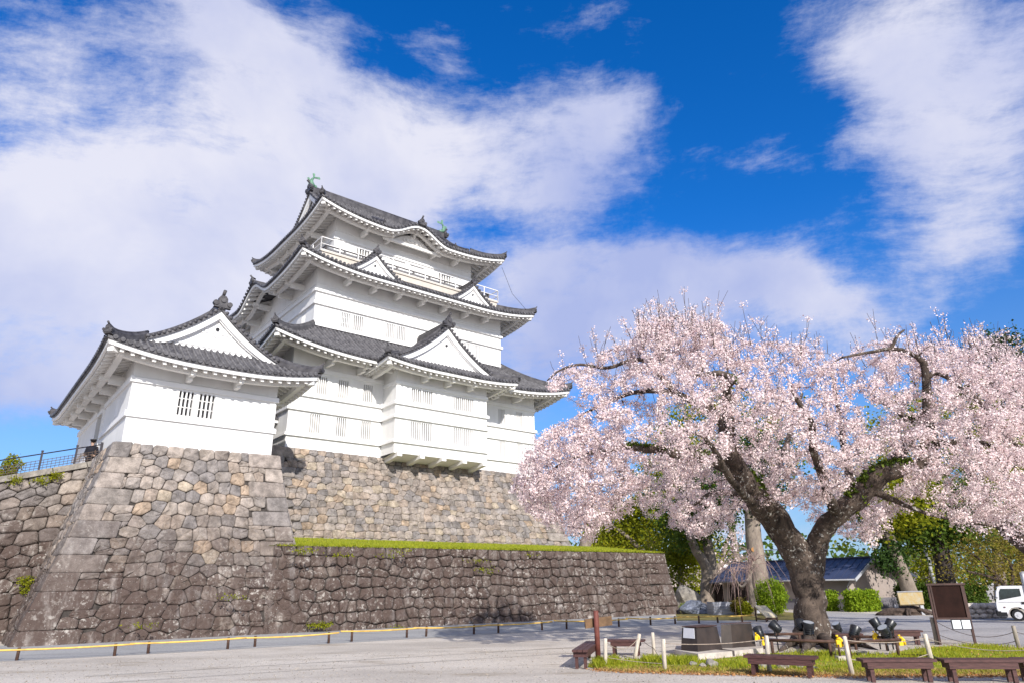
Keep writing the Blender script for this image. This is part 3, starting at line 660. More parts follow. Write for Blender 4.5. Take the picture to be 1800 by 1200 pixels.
# ------------------------------------------------------------------ plaster walls with real openings
def wall_block(parent, x0, x1, y0, y1, z0, z1, front=(), left=(), name='wall', depth=0.20):
    """plastered storey; front / left list window openings (a0, a1, z0, z1)"""
    mb = MB()
    def face(a0, a1, ops, P, inward):
        As = sorted({a0, a1, *[o[0] for o in ops], *[o[1] for o in ops]}); Zs = sorted({z0, z1, *[o[2] for o in ops], *[o[3] for o in ops]})
        for i in range(len(As)-1):
            for j in range(len(Zs)-1):
                ca, czz = (As[i]+As[i+1])/2, (Zs[j]+Zs[j+1])/2
                if any(o[0] < ca < o[1] and o[2] < czz < o[3] for o in ops): continue
                mb.add([P(As[i], Zs[j]), P(As[i+1], Zs[j]), P(As[i+1], Zs[j+1]), P(As[i], Zs[j+1])], [(0, 1, 2, 3)])
        for (a, b, c, d) in ops:
            q = [P(a, c), P(b, c), P(b, d), P(a, d)]; r = [p+inward*depth for p in q]
            mb.add(q+r, [(i, 4+i, 4+(i+1) % 4, (i+1) % 4) for i in range(4)])
    face(x0, x1, list(front), lambda a, z: np.array([a, y0, z]), np.array([0, 1.0, 0]))
    face(y0, y1, list(left), lambda a, z: np.array([x0, a, z]), np.array([1.0, 0, 0]))
    face(x0, x1, [], lambda a, z: np.array([a, y1, z]), np.array([0, -1.0, 0]))
    face(y0, y1, [], lambda a, z: np.array([x1, a, z]), np.array([-1.0, 0, 0]))
    return mb.build(name, 'plaster', parent, True)

def window(parent, side, plane, a0, a1, z0, z1, dark=False, nb=4, shut=0.5, label=None):
    """recess with back panel (white shutter or dark inside) and square white bars"""
    def P(a, d, z): return np.array([a, plane+d, z]) if side == 'F' else np.array([plane+d, a, z])
    mb, br = MB(), MB()
    mb.add([P(a0, 0.19, z0), P(a1, 0.19, z0), P(a1, 0.19, z1), P(a0, 0.19, z1)], [(0, 1, 2, 3)], 1 if dark else 0)
    pale = not dark and (int(a0*7+z0*3) % 3 == 0)
    o = mb.build('window', ['shutter_pale' if pale else 'shutter', 'dark_in'], parent, True, label)
    w = (a1-a0)/(2*nb+1)
    for k in range(nb):
        a = a0+w*(2*k+1.5); c = P(a, 0.055, (z0+z1)/2); s = w*0.38
        br.box(c, (2*s, 0.10, z1-z0) if side == 'F' else (0.10, 2*s, z1-z0), 0)
    if dark:
        for z in (z0+(z1-z0)*0.36, z0+(z1-z0)*0.72):
            c = P((a0+a1)/2, 0.13, z); br.box(c, (a1-a0, 0.03, 0.035) if side == 'F' else (0.03, a1-a0, 0.035), 0)
    br.build('window_bars', 'plaster_trim', o, True)
    return o

def ledge(parent, x0, x1, y0, y1, bands, sides='FLR', pr=0.13, x1cut=None):
    """horizontal plaster bands running round a storey: (z bottom, z top)"""
    mb = MB()
    for zb, zt in bands:
        pf = [(0.0, zb), (-pr, zb), (-pr, zt-0.05), (-pr*0.45, zt), (0.0, zt)]
        loop = []
        if 'L' in sides: loop.append((x0, y1, -1, 0))
        if 'F' in sides: loop += [(x0, y0, -1, -1) if 'L' in sides else (x0, y0, 0, -1), (x1, y0, 1, -1) if 'R' in sides else (x1, y0, 0, -1)]
        if 'R' in sides: loop.append((x1, y1, 1, 0))
        V = []
        for (x, y, sx, sy) in loop:
            for d, z in pf: V.append((x-sx*d+0.003*sx*-1, y-sy*d, z))
        k = len(pf)
        mb.add(V, [(i*k+j, i*k+j+1, (i+1)*k+j+1, (i+1)*k+j) for i in range(len(loop)-1) for j in range(k-1)]+[tuple(range(k)), tuple(range(len(V)-1, len(V)-k-1, -1))])
    return mb.build('ledge', 'plaster_trim', parent, True)

# ================================================================== THE CASTLE KEEP
keep = castle_root('castle_keep', 'tall white many-storeyed castle keep with grey tiled roofs', 'castle', (22.35, 43.7, 8.9))
KC = 43.7
S1 = (13.46, 31.3, 36.0, 51.4); S2 = (15.1, 29.6, 37.65, 49.75); S3 = (16.7, 28.0, 39.25, 48.15)
B1 = (19.2, 25.85, 34.4, 36.0)
wa, wb = (12.12, 13.18), (9.86, 10.94)
s1w = [(15.0, 15.55, *wa), (16.31, 16.89, *wa), (17.9, 18.47, *wa), (14.74, 15.32, *wb), (16.33, 16.91, *wb), (17.89, 18.47, *wb),
       (28.07, 28.6, *wa), (29.64, 30.14, *wa), (28.07, 28.58, *wb), (29.64, 30.13, *wb)]
wall_block(keep, *S1, 8.70, 15.2, s1w, [], 'lower_wall')
for i, w in enumerate(s1w): window(keep, 'F', 36.0, *w, dark=False)
ledge(keep, *S1, [(9.58, 9.78), (11.03, 11.24), (11.86, 12.08)], 'FLR')
ledge(keep, *S1, [(13.36, 13.64)], 'FLR', 0.07)
# projecting bay with its stone-drop underside
bw = [(20.25, 20.90, 12.12, 12.95), (21.02, 21.70, 12.12, 12.95), (23.33, 23.98, 12.05, 12.95), (24.08, 24.74, 12.05, 12.95),
      (20.28, 20.93, *wb), (21.03, 21.70, *wb), (23.33, 23.98, *wb), (24.08, 24.74, *wb)]
mbw = wall_block(keep, 19.2, 25.85, 34.4, 36.3, 8.98, 14.7, bw, [], 'bay_wall')
for i, w in enumerate(bw): window(keep, 'F', 34.4, *w, dark=False)
ledge(keep, 19.2, 25.85, 34.4, 36.0, [(9.58, 9.78), (11.03, 11.24), (11.84, 12.06)], 'FLR')
ledge(keep, 19.2, 25.85, 34.4, 36.0, [(13.06, 13.30)], 'FLR', 0.07)
u = MB()
u.add([(19.2, 34.4, 8.98), (25.85, 34.4, 8.98), (25.85, 36.1, 8.72), (19.2, 36.1, 8.72)], [(0, 1, 2, 3)])
for x in np.linspace(19.5, 25.55, 5): u.bar((x, 34.22, 8.91), (x, 36.15, 8.66), 0.30, 0.26, 0)
u.build('bay_floor_beams', 'eave_white', keep, True)
# first roof, and the bay's own roof with its big gable
skirt(keep, (11.6, 33.15, 34.1, 53.3), (15.1, 29.6, 37.65, 49.75), 14.20, 16.78, 0.75, 1.86, 'FLRB', liftlen=6.5)
skirt(keep, (17.75, 27.42, 32.95, 38.5), (19.2, 25.97, 34.4, 37.6), 13.98, 14.80, 0.28, 1.46, 'FLR', open_ends='B', hips=('FL', 'FR'), liftlen=4.0)
gable(keep, 'Y', 22.585, 3.42, 14.78, 17.30, 34.02, 38.2, 0.30, 0.40, 0.34, True, oni_k=0.95)
# middle storey
s2w = [(16.92, 17.45, 17.1, 18.1), (17.75, 18.38, 17.1, 18.1), (20.10, 20.68, 17.1, 18.1), (20.9, 21.5, 17.1, 18.1), (26.30, 26.85, 17.1, 18.1), (27.12, 27.68, 17.1, 18.1)]
s2l = [(39.0, 39.6, 17.3, 18.1), (42.2, 42.9, 17.3, 18.1)]
wall_block(keep, *S2, 16.0, 21.2, s2w, s2l, 'middle_wall')
for i, w in enumerate(s2w): window(keep, 'F', 37.65, *w, dark=i in (0, 4, 5), label='barred window with dark opening' if i in (0, 4, 5) else None)
for w in s2l: window(keep, 'L', 15.1, *w)
ledge(keep, *S2, [(16.80, 17.0), (18.22, 18.45), (19.07, 19.28)], 'FLR')
ledge(keep, *S2, [(19.55, 19.62)], 'FLR', 0.04)
# second roof with two small front gables and a curved gable on its left side
skirt(keep, (13.25, 31.45, 35.8, 51.6), (16.7, 28.0, 39.25, 48.15), 20.30, 22.3, 0.62, 1.86, 'FLRB', bumps={'L': [(44.3, 3.1, 1.15)]}, liftlen=5.5)
for a in (18.45, 26.25): gable(keep, 'Y', a, 1.95, 20.62, 22.15, 36.32, 39.2, 0.26, 0.38, 0.22, False, oni_k=0.6, ridge_h=0.24)
km = MB(); km.sweep([(13.1, 44.3, 21.5), (14.6, 44.3, 21.5)], [(-0.14, -0.1), (0.14, -0.1), (0.12, 0.2), (0, 0.28), (-0.12, 0.2)]); oni(km, (13.15, 44.3, 21.5), (-1, 0, 0), 0.7); km.build('curved_gable_ridge', 'tile_dark', keep, True)
# balcony round the top storey
bx = (15.2, 29.47, 37.76, 49.6)
b = MB()
x0, x1, y0, y1 = bx
b.box(((x0+x1)/2, (y0+0.8), 21.75), (x1-x0-0.2, 1.6, 0.5)); b.box((x0+0.8, KC+0.8, 21.75), (1.4, y1-y0-1.9, 0.5)); b.box((x1-0.8, KC+0.8, 21.75), (1.4, y1-y0-1.9, 0.5))
b.box(((x0+x1)/2, y0-0.01, 21.97), (x1-x0, 0.12, 0.10), 0)
fl = b.build('balcony_floor', 'balc', keep, True)
r_ = MB()
def rail_run(mb, a, c, n, z0, z1, rails, w, pw):
    a, c = np.array(a), np.array(c)
    for t in np.linspace(0, 1, n): p = a+(c-a)*t; mb.box((p[0], p[1], (z0+z1)/2), (pw, pw, z1-z0))
    for z, h in rails: mb.bar((*a, z), (*c, z), w, h)
for (a, c, n) in (((x0, y0), (x1, y0), 12), ((x0, y0), (x0, y1), 10), ((x1, y0), (x1, y1), 10)):
    rail_run(r_, a, c, n, 21.95, 22.95, ((22.94, 0.05), (22.48, 0.035), (22.08, 0.035)), 0.05, 0.055)
r_.build('metal_rail', 'rail_white', fl, True)
k_ = MB(); ix0, ix1, iy0 = x0+0.55, x1-0.55, y0+0.5
for (a, c, n) in (((ix0, iy0), (ix1, iy0), 11), ((ix0, iy0), (ix0, y1), 9), ((ix1, iy0), (ix1, y1), 9)):
    rail_run(k_, a, c, n, 21.98, 22.72, ((22.72, 0.09), (22.42, 0.07), (22.16, 0.07)), 0.09, 0.12)
k_.build('wooden_balustrade', 'koran', fl, True)
w_ = MB()
for (a, c) in (((ix0, iy0+0.14), (ix1, iy0+0.14)),):
    for z in (22.30, 22.56): w_.bar((*a, z), (*c, z), 0.05, 0.10)
w_.build('balustrade_boards', 'rail_white', fl, True)
# top storey
s3w = [(18.4, 19.3, 22.75, 23.75), (25.1, 26.1, 22.75, 23.78)]
s3d = [(20.9, 22.2, 22.2, 23.78), (22.45, 23.75, 22.2, 23.78)]
wall_block(keep, *S3, 21.0, 26.4, s3w+s3d, [(42.4, 45.0, 22.1, 23.8)], 'upper_wall')
for w in s3w: window(keep, 'F', 39.25, *w, nb=4)
for w in s3d:
    d = MB(); d.box(((w[0]+w[1])/2, 39.40, (w[2]+w[3])/2), (w[1]-w[0], 0.06, w[3]-w[2])); d.box(((w[0]+w[1])/2, 39.35, w[2]+1.25), (w[1]-w[0], 0.05, 0.08)); d.build('door', 'plaster_trim', keep, True)
d = MB(); d.box((16.86, 43.7, 22.95), (0.06, 2.6, 1.7)); d.build('door', 'plaster_trim', keep, True)
ledge(keep, *S3, [(24.55, 24.62)], 'FLR', 0.05)
ledge(keep, *S3, [(23.95, 24.12)], 'FLR', 0.07)
# top roof: hips below, gables left and right, curved gable over the front eave
skirt(keep, (14.8, 29.92, 37.35, 50.05), (16.75, 27.95, 39.3, 48.1), 25.05, 26.40, 0.68, 1.92, 'FLRB', bumps={'F': [(22.3, 2.6, 0.98)]}, liftlen=5.0)
gable(keep, 'X', KC, 4.42, 26.36, 29.62, 16.3, 28.4, 0.40, 0.30, 0.36, True, two=True, ridge_h=0.50, oni_k=1.1)
km = MB(); km.sweep([(22.3, 37.2, 26.06), (22.3, 39.6, 26.16)], [(-0.14, -0.1), (0.14, -0.1), (0.12, 0.2), (0, 0.28), (-0.12, 0.2)]); oni(km, (22.3, 37.25, 26.06), (0, -1, 0), 0.75)
for x in (19.35, 25.25): km.sweep([(x, 37.3, 25.15), (x, 39.2, 26.35)], [(-0.12, -0.05), (0.12, -0.05), (0.1, 0.14), (0, 0.2), (-0.1, 0.14)]); oni(km, (x, 37.4, 25.15), (0, -1, 0), 0.45)
km.build('curved_gable_ridge', 'tile_dark', keep, True)
# kegyo panel under the curved front gable
kp = MB(); V = []
for q in np.linspace(-1, 1, 21):
    x = 22.3+q*2.4; V += [(x, 38.6, 24.75), (x, 38.6, 24.80+max(0, bump_fn(x, [(22.3, 2.6, 0.98)])-0.15))]
kp.add(V, [(2*i, 2*i+1, 2*i+3, 2*i+2) for i in range(20)]); kp.bar((19.9, 38.45, 24.72), (24.7, 38.45, 24.72), 0.16, 0.2)
for dx, dz, r in ((0, 0.35, .22), (-.35, .25, .15), (.35, .25, .15), (-.65, .18, .1), (.65, .18, .1)): kp.disc((22.3+dx, 38.55, 24.95+dz), (0, 1, 0), r, 12, 0, 0.06)
kp.build('curved_gable_panel', 'eave_white', keep, True)

def shachi(x, sgn):
    """green roof fish: head down on the ridge, body curving up into a forked tail"""
    m = MB(); y, z = KC, 30.17
    pts = [(x+sgn*0.05, y, z), (x-sgn*0.12, y, z+0.22), (x-sgn*0.20, y, z+0.52), (x-sgn*0.10, y, z+0.82), (x+sgn*0.06, y, z+1.05)]
    m.tube(pts, [0.20, 0.24, 0.18, 0.11, 0.07], 8)
    m.blob((x+sgn*0.16, y, z+0.08), 0.22, 1, 0.1, 5, squash=(1.3, 0.8, 0.9))
    for (a, b, th) in (((x+sgn*0.06, z+1.02), (x+sgn*0.60, z+1.10), 0.10), ((x+sgn*0.04, z+1.0), (x+sgn*0.02, z+1.42), 0.10), ((x-sgn*0.28, z+0.55), (x-sgn*0.52, z+0.80), 0.06), ((x-sgn*0.1, z+0.2), (x-sgn*0.42, z+0.28), 0.06)):
        p0, p1 = np.array([a[0], y, a[1]]), np.array([b[0], y, b[1]]); d = p1-p0; nrm = np.array([-d[2], 0, d[0]]); nrm /= np.linalg.norm(nrm)
        m.add([p0-nrm*0.05+(0, th/2, 0), p0+nrm*0.05+(0, th/2, 0), p1+nrm*0.17, p1+d*0.12, p1-nrm*0.10, p0-nrm*0.05-(0, th/2, 0), p0+nrm*0.05-(0, th/2, 0)], [(0, 1, 2, 3, 4), (6, 5, 4, 3, 2), (1, 6, 2), (0, 4, 5), (0, 5, 6, 1)])
    m.v = [(x+(a-x)*.8, y+(b-y)*.8, z+(c-z)*.8) for a, b, c in m.v]
    m.build('roof_fish', 'copper', keep, True)
shachi(16.55, 1); shachi(28.15, -1)
wm = MB(); wm.tube([(29.7, 37.5, 24.9), (30.2, 36.9, 22.6), (31.2, 35.9, 20.7)], 0.015, 5); wm.build('lightning_wire', 'wire', keep, True)

# ================================================================== THE CORNER TURRET
tur = castle_root('corner_turret', 'low white corner turret with one tiled gabled roof on the nearest stone base', 'castle turret', (8.0, 37.5, 7.4))
TW = (4.92, 11.0, 31.0, 44.6)
tw = [(6.78, 7.36, 8.76, 9.82), (7.62, 8.24, 8.76, 9.82)]
tl = [(33.4, 33.9, 8.9, 9.7), (36.85, 38.55, 6.6, 9.95)]
wall_block(tur, *TW, 7.2, 11.5, tw, tl[1:], 'turret_wall', 0.5)
for w in tw: window(tur, 'F', 31.0, *w, dark=True, nb=3, label='barred window with dark opening')
d = MB(); d.add([(5.38, 36.85, 6.6), (5.38, 38.55, 6.6), (5.38, 38.55, 9.95), (5.38, 36.85, 9.95)], [(0, 1, 2, 3)], 1); d.box((4.98, 36.93, 8.28), (0.24, 0.16, 3.35)); d.box((4.98, 38.47, 8.28), (0.24, 0.16, 3.35)); d.box((4.96, 37.7, 9.88), (0.26, 1.4, 0.2))
d.build('doorway', ['plaster_trim', 'dark_in'], tur, True)
pv = MB(); pv.box((4.99, 33.6, 9.3), (0.16, 0.55, 0.8)); pv.build('wall_vent', 'plaster_trim', tur, True)
def split_ledge(z0, z1, pr):
    ledge(tur, *TW, [(z0, z1)], 'FR', pr)
    mb = MB()
    for a, c in ((31.0-pr, 36.7), (38.7, 44.6)): mb.box((4.92-pr/2+0.001, (a+c)/2, (z0+z1)/2), (pr, c-a, z1-z0-0.006))
    mb.build('ledge', 'plaster_trim', tur, True)
split_ledge(8.44, 8.68, 0.09); split_ledge(9.90, 10.15, 0.09)
skirt(tur, (3.56, 12.46, 29.62, 46.05), (5.21, 10.81, 31.27, 44.4), 10.80, 11.92, 0.42, 1.42, 'FLRB', liftlen=4.2)
gable(tur, 'Y', 8.01, 2.85, 11.88, 13.90, 30.92, 44.75, 0.32, 0.40, 0.30, True, two=True, oni_k=0.9, ridge_h=0.42)

# low connecting roof between turret and keep
con = castle_root('connecting_corridor', 'small tiled corridor roof in the gap between turret and keep', 'corridor', (12.2, 39.5, 8.0))
wall_block(con, 10.95, 13.5, 38.4, 42.0, 7.4, 11.2, [], [], 'corridor_wall')
skirt(con, (10.6, 13.44, 37.3, 43.2), (10.6, 13.44, 39.6, 41.0), 10.75, 12.2, 0.0, 1.0, 'F', open_ends='LR', hips=(), beams=0)

# ================================================================== STONE WALLS
def poly_area(p): x, y = p[:, 0], p[:, 1]; return 0.5*abs(np.dot(x, np.roll(y, -1))-np.dot(y, np.roll(x, -1)))
def clip(poly, n, d):
    """keep the part of poly where n.p <= d"""
    out = []; k = len(poly)
    if k == 0: return poly
    s = poly@n-d
    for i in range(k):
        a, b_ = poly[i], poly[(i+1) % k]; sa, sb = s[i], s[(i+1) % k]
        if sa <= 0: out.append(a)
        if sa*sb < 0: out.append(a+(b_-a)*(sa/(sa-sb)))
    return np.array(out) if len(out) > 2 else np.zeros((0, 2))
def chaikin(p, q=0.22, it=2):
    for _ in range(it):
        n = np.roll(p, -1, 0); p = np.stack([p*(1-q)+n*q, p*q+n*(1-q)], 1).reshape(-1, 2)
    return p
def stone_wall(name, label, P, Wm, H, size, colf, corners='', hc=0.6, gap=0.010, seed=1, bulge=0.065, long_=(1.75, 0.95), mossy=None, cap=None):
    """dry stone wall: irregular cells in rough courses, each a rounded stone; dressed long-and-short stones at the corners"""
    rg = np.random.default_rng(seed); hs = size*0.80; nr = max(1, int(round(H/hs))); h = H/nr; seeds = []
    for i in range(nr):
        u = -rg.uniform(0, size)
        while u < Wm+size:
            w = size*rg.uniform(0.66, 1.5); seeds.append((u+w/2, (i+0.5)*h+rg.normal(0, 0.13*h)+0.12*h*math.sin(u*0.9+i))); u += w
    seeds = np.array(seeds); stones = []; KV = 1.45; seeds[:, 1] *= KV
    nc = max(1, int(round(H/hc))); hcc = H/nc; Ls = {}
    for sd in 'LR':
        if sd in corners:
            Ls[sd] = [long_[k % 2]*rg.uniform(0.88, 1.15) for k in range(nc)] if sd == 'L' else [long_[(k+1) % 2]*rg.uniform(0.88, 1.15) for k in range(nc)]
    dom = np.array([(0, 0), (Wm, 0), (Wm, H*KV), (0, H*KV)], float)
    for i, p in enumerate(seeds):
        poly = dom.copy(); dd = np.linalg.norm(seeds-p, axis=1); nb = np.argsort(dd)[1:22]
        for j in nb:
            if dd[j] > 3.2*size: break
            n = seeds[j]-p; poly = clip(poly, n, n@(seeds[j]+p)/2)
            if len(poly) == 0: break
        if len(poly) == 0: continue
        poly = poly/np.array([1, KV])
        if poly_area(poly) < 0.02: continue
        pieces = [poly]
        for sd in Ls:
            new = []
            for q in pieces:
                m = q[:, 0].min() if sd == 'L' else Wm-q[:, 0].max()
                if m > max(Ls[sd]): new.append(q); continue
                for k in range(nc):
                    r = clip(clip(q, np.array([0, 1.0]), (k+1)*hcc), np.array([0, -1.0]), -k*hcc)
                    if len(r): r = clip(r, np.array([-1.0, 0]), -Ls[sd][k]) if sd == 'L' else clip(r, np.array([1.0, 0]), Wm-Ls[sd][k])
                    if len(r) and poly_area(r) > 0.045: new.append(r)
            pieces = new
        stones += [(q, False) for q in pieces]
    for sd in Ls:
        for k in range(nc):
            L = Ls[sd][k]; cuts = [0, L] if L > 1.3 else [0, L]
            for a, c in zip(cuts[:-1], cuts[1:]):
                q = np.array([(a, k*hcc), (c, k*hcc+rg.normal(0, .02)), (c, (k+1)*hcc+rg.normal(0, .02)), (a, (k+1)*hcc)])
                if sd == 'R': q[:, 0] = Wm-q[:, 0]; q = q[::-1]
                stones.append((q, True))
    mb = MB()
    def nrm(u, v):
        a = P(u+0.05, v)-P(u-0.05, v); c = P(u, v+0.05)-P(u, v-0.05); n = np.cross(a, c); return n/np.linalg.norm(n)
    for q, cor in stones:
        c = q.mean(0); A = poly_area(q); r = math.sqrt(A)
        inset = gap*(0.35+1.1*rg.random()**1.5)*(0.55 if cor else 1.0); dv = q-c; ln = np.linalg.norm(dv, axis=1)[:, None]; q = c+dv*np.maximum(0.4, 1-inset*1.35/ln)
        if cor:
            o = chaikin(np.concatenate([np.linspace(q[i], q[(i+1) % len(q)], 5)[:-1] for i in range(len(q))]), 0.25, 1)
        else:
            o = chaikin(q, rg.uniform(0.08, 0.15), 2)
            o = c+(o-c)*(1+rg.normal(0, 0.016, len(o)))[:, None]
        N = nrm(*c); col = colf(P(*c), rg, cor); k = len(o); tl_ = rg.normal(0, 0.05 if not cor else 0.02, 2); bb = bulge*r*rg.uniform(0.7, 1.3)*(0.45 if cor else 1.0)
        lump = rg.normal(0, 0.017 if not cor else 0.007, k)
        def ring(sc, dep, jl=0): return [P(*(c+(x-c)*sc))+N*(dep+(x-c)@tl_*sc+jl*lump[i]) for i, x in enumerate(o)]
        V = ring(1.0, -0.09)+ring(1.0, 0.0)+ring(0.93, bb*0.62, 1)+ring(0.72, bb, 1.6)+ring(0.36, bb*1.12, 1)+[P(*c)+N*bb*1.15]
        F = [(a*k+j, a*k+(j+1) % k, (a+1)*k+(j+1) % k, (a+1)*k+j) for a in range(4) for j in range(k)]+[(4*k+j, 4*k+(j+1) % k, 5*k) for j in range(k)]
        mb.add(V, F, 0, True, col)
    nu, nv = 14, 7                                # dark packing behind the joints
    V = [P(Wm*i/nu, H*j/nv)-nrm(Wm*min(max(i/nu, .01), .99), H*min(max(j/nv, .01), .99))*0.065 for i in range(nu+1) for j in range(nv+1)]
    mb.add(V, [(i*(nv+1)+j, (i+1)*(nv+1)+j, (i+1)*(nv+1)+j+1, i*(nv+1)+j+1) for i in range(nu) for j in range(nv)], 1, True)
    o = mb.build(name, ['stone', 'joint'])
    return o

def patch(bl, br, tl, tr, Wm, H, curve=1.3):
    """wall surface between two corner lines (castle axes); the batter is steeper towards the top"""
    bl, br, tl, tr = [np.array(p, float) for p in (bl, br, tl, tr)]
    def P(u, v):
        s, t = u/Wm, v/H; k = 1-(max(0.0, 1-t))**curve if t <= 1 else t
        lo, hi = bl+(br-bl)*s, tl+(tr-tl)*s
        q = lo+(hi-lo)*k; q[2] = lo[2]+(hi[2]-lo[2])*t
        return cw(*q)
    return P
BARE = [(0.298, 0.254, 0.224), (0.270, 0.236, 0.212), (0.320, 0.273, 0.238), (0.246, 0.220, 0.206), (0.315, 0.257, 0.214), (0.222, 0.200, 0.190), (0.338, 0.288, 0.248)]
WARM = [(0.36, 0.275, 0.205), (0.325, 0.262, 0.215), (0.365, 0.305, 0.238)]
def col_base(zcut, rough=0.9, low=(0.20, 0.175, 0.165), warm=0.12, jitter=0.7):
    def f(p, rg, cor):
        z = p[2]; t = (zcut-z)+rg.normal(0, jitter*0.5)
        a = min(1.0, max(0.0, t/3.0+0.32))
        c = np.array(WARM[rg.integers(3)] if (rg.random() < warm and not cor) else BARE[rg.integers(7)] if not cor else BARE[rg.integers(4)])*rg.uniform(0.88, 1.12)
        if a > 0.6: c = c*0.5+np.array(low)*0.5*rg.uniform(0.8, 1.3)
        return (*c, a)
    return f

# nearest stone base, under the turret
P = patch((2.45, 29.65, -0.15), (12.95, 29.25, -0.15), (4.66, 30.95, 7.36), (11.42, 30.95, 7.46), 9.2, 7.5, 1.15)
w1 = stone_wall('stone_base', '', P, 9.2, 7.5, 0.60, col_base(3.9), 'LR', 0.60, seed=11)
tag(w1, 'tall front stone base with dressed corners under the low turret', 'stone wall')
P = patch((2.9, 46.0, -0.15), (2.45, 29.65, -0.15), (4.66, 46.0, 7.36), (4.66, 30.95, 7.36), 16.0, 7.5, 1.15)
w2 = stone_wall('stone_base', '', P, 16.0, 7.5, 0.66, col_base(3.6), 'R', 0.60, seed=12)
tag(w2, 'narrow shaded left side of the turret base, sloping steeply', 'stone wall')
P = patch((12.45, 30.0, 2.6), (12.45, 36.3, 2.6), (11.40, 30.95, 7.46), (11.42, 36.3, 7.46), 5.6, 4.9, 1.15)
w3 = stone_wall('stone_base', '', P, 5.6, 4.9, 0.7, col_base(-3), 'L', 0.6, seed=13)
tag(w3, 'right side of the turret base turning back to the keep base', 'stone wall')
# keep base
P = patch((11.6, 34.05, 3.85), (32.75, 34.05, 3.85), (12.72, 35.84, 8.92), (31.75, 35.84, 8.82), 20.0, 5.2, 1.15)
w4 = stone_wall('stone_base', '', P, 20.0, 5.2, 0.48, col_base(3.2, warm=0.20, jitter=0.4), 'LR', 0.56, seed=14, bulge=0.06, long_=(1.5, 0.85))
tag(w4, 'beige stone base of the tall keep above the grass strip', 'stone wall')
P = patch((32.75, 34.05, 3.85), (32.75, 53.0, 3.85), (31.75, 35.84, 8.82), (31.75, 51.5, 8.82), 16.0, 5.2, 1.15)
w5 = stone_wall('stone_base', '', P, 16.0, 5.2, 0.7, col_base(-3), 'L', 0.6, seed=15)
tag(w5, 'right return of the keep base, behind the cherry blossom', 'stone wall')
# terrace wall
P = patch((10.8, 29.35, -0.15), (34.75, 27.30, -0.15), (11.2, 30.07, 3.50), (34.55, 28.0, 3.42), 24.2, 3.6, 1.25)
w6 = stone_wall('terrace_wall', '', P, 24.2, 3.6, 0.54, col_base(6.0, warm=0.02, low=(0.17, 0.145, 0.135)), 'R', 0.6, seed=16, bulge=0.13, gap=0.015)
tag(w6, 'long low dark mossy stone wall below the grass terrace', 'stone wall')
P = patch((34.75, 27.30, -0.15), (36.4, 46.0, -0.15), (34.55, 28.0, 3.42), (35.4, 46.0, 3.42), 18.0, 3.6, 1.25)
w7 = stone_wall('terrace_wall', '', P, 18.0, 3.6, 0.7, col_base(2.0), 'L', 0.6, seed=17)
tag(w7, 'far end of the dark terrace wall turning away by the garden rocks', 'stone wall')
# retaining wall at the left edge, under the railing; its top rises to the right
def P_ret(u, v):
    x = -9.0+u*14.6/14.6; t = v/7.0; top = 6.98+(x-4.4)*0.30; z = -0.15+(top+0.10)*t
    return cw(x, 35.35-1.5*(1-t)**1.2, z)
w8 = stone_wall('retaining_wall', '', P_ret, 14.6, 7.0, 0.62, col_base(5.3, warm=0.06), '', 0.6, seed=18, bulge=0.13)
tag(w8, 'dark retaining wall at the left under the railed stairs', 'stone wall')
cp = MB()
for k in range(12):
    xa, xb = -9+k*1.22, -9+(k+1)*1.22-0.03
    za, zb = 6.98+(xa-4.4)*0.30, 6.98+(xb-4.4)*0.30
    A, B = cw(xa, 35.45, za+0.02), cw(xb, 35.45, zb+0.02); cp.bar(A, B, 0.6, 0.24, 0, up=(0, 0, 1))
tag(cp.build('coping', 'rock'), 'grey coping stones along the railed retaining wall', 'coping')

# ================================================================== GROUND
def sheet(name, pts, z, m, kind='structure', sub=1):
    mb = MB(); V = [(p[0], p[1], z if len(p) < 3 else p[2]) for p in pts]; mb.add(V, [tuple(range(len(V)))]); return tag(mb.build(name, m), kind=kind)
sheet('ground', [(-900, -300), (900, -300), (900, 2500), (-900, 2500)], 0.0, 'gravel')
strip = [cw(-14, 25.9), cw(36.5, 22.9), cw(37, 29), cw(-14, 31)]
gl = [ground(*p)[:2] for p in ((-60, 1163), (29, 1161), (260, 1149), (577, 1131), (876, 1113), (1088, 1102), (1305, 1093))]
back = [cw(*q)[:2] for q in ((33.5, 28), (20, 29.2), (12, 30), (2, 31), (-10, 33))]
sheet('gravel_strip', [tuple(p) for p in gl]+[tuple(p) for p in back], 0.004, 'gravel_blue')
rut = MB()
for (x0_, y0_, x1_, y1_, w_) in ((-9, 15.5, 14, 26.5, .22), (-8.2, 14.2, 15, 25.4, .22)):
    t_ = np.linspace(0, 1, 60); cx_ = x0_+(x1_-x0_)*t_+.35*np.sin(t_*5); cy_ = y0_+(y1_-y0_)*t_+.5*np.sin(t_*3.1+.4); wv = w_*(.7+.3*np.sin(t_*37))
    rut.add([(a, b_+q*c_/2, .004) for a, b_, c_ in zip(cx_, cy_, wv) for q in (-1, 1)], [(2*i, 2*i+2, 2*i+3, 2*i+1) for i in range(59)])
tag(rut.build('wheel_tracks', 'track'), kind='structure')
road = [ground(*p)[:2] for p in ((1395, 1100), (1820, 1137), (1900, 1120), (1900, 1092), (1700, 1085), (1400, 1072))]
sheet('road', [tuple(p) for p in road], 0.004, 'asphalt')
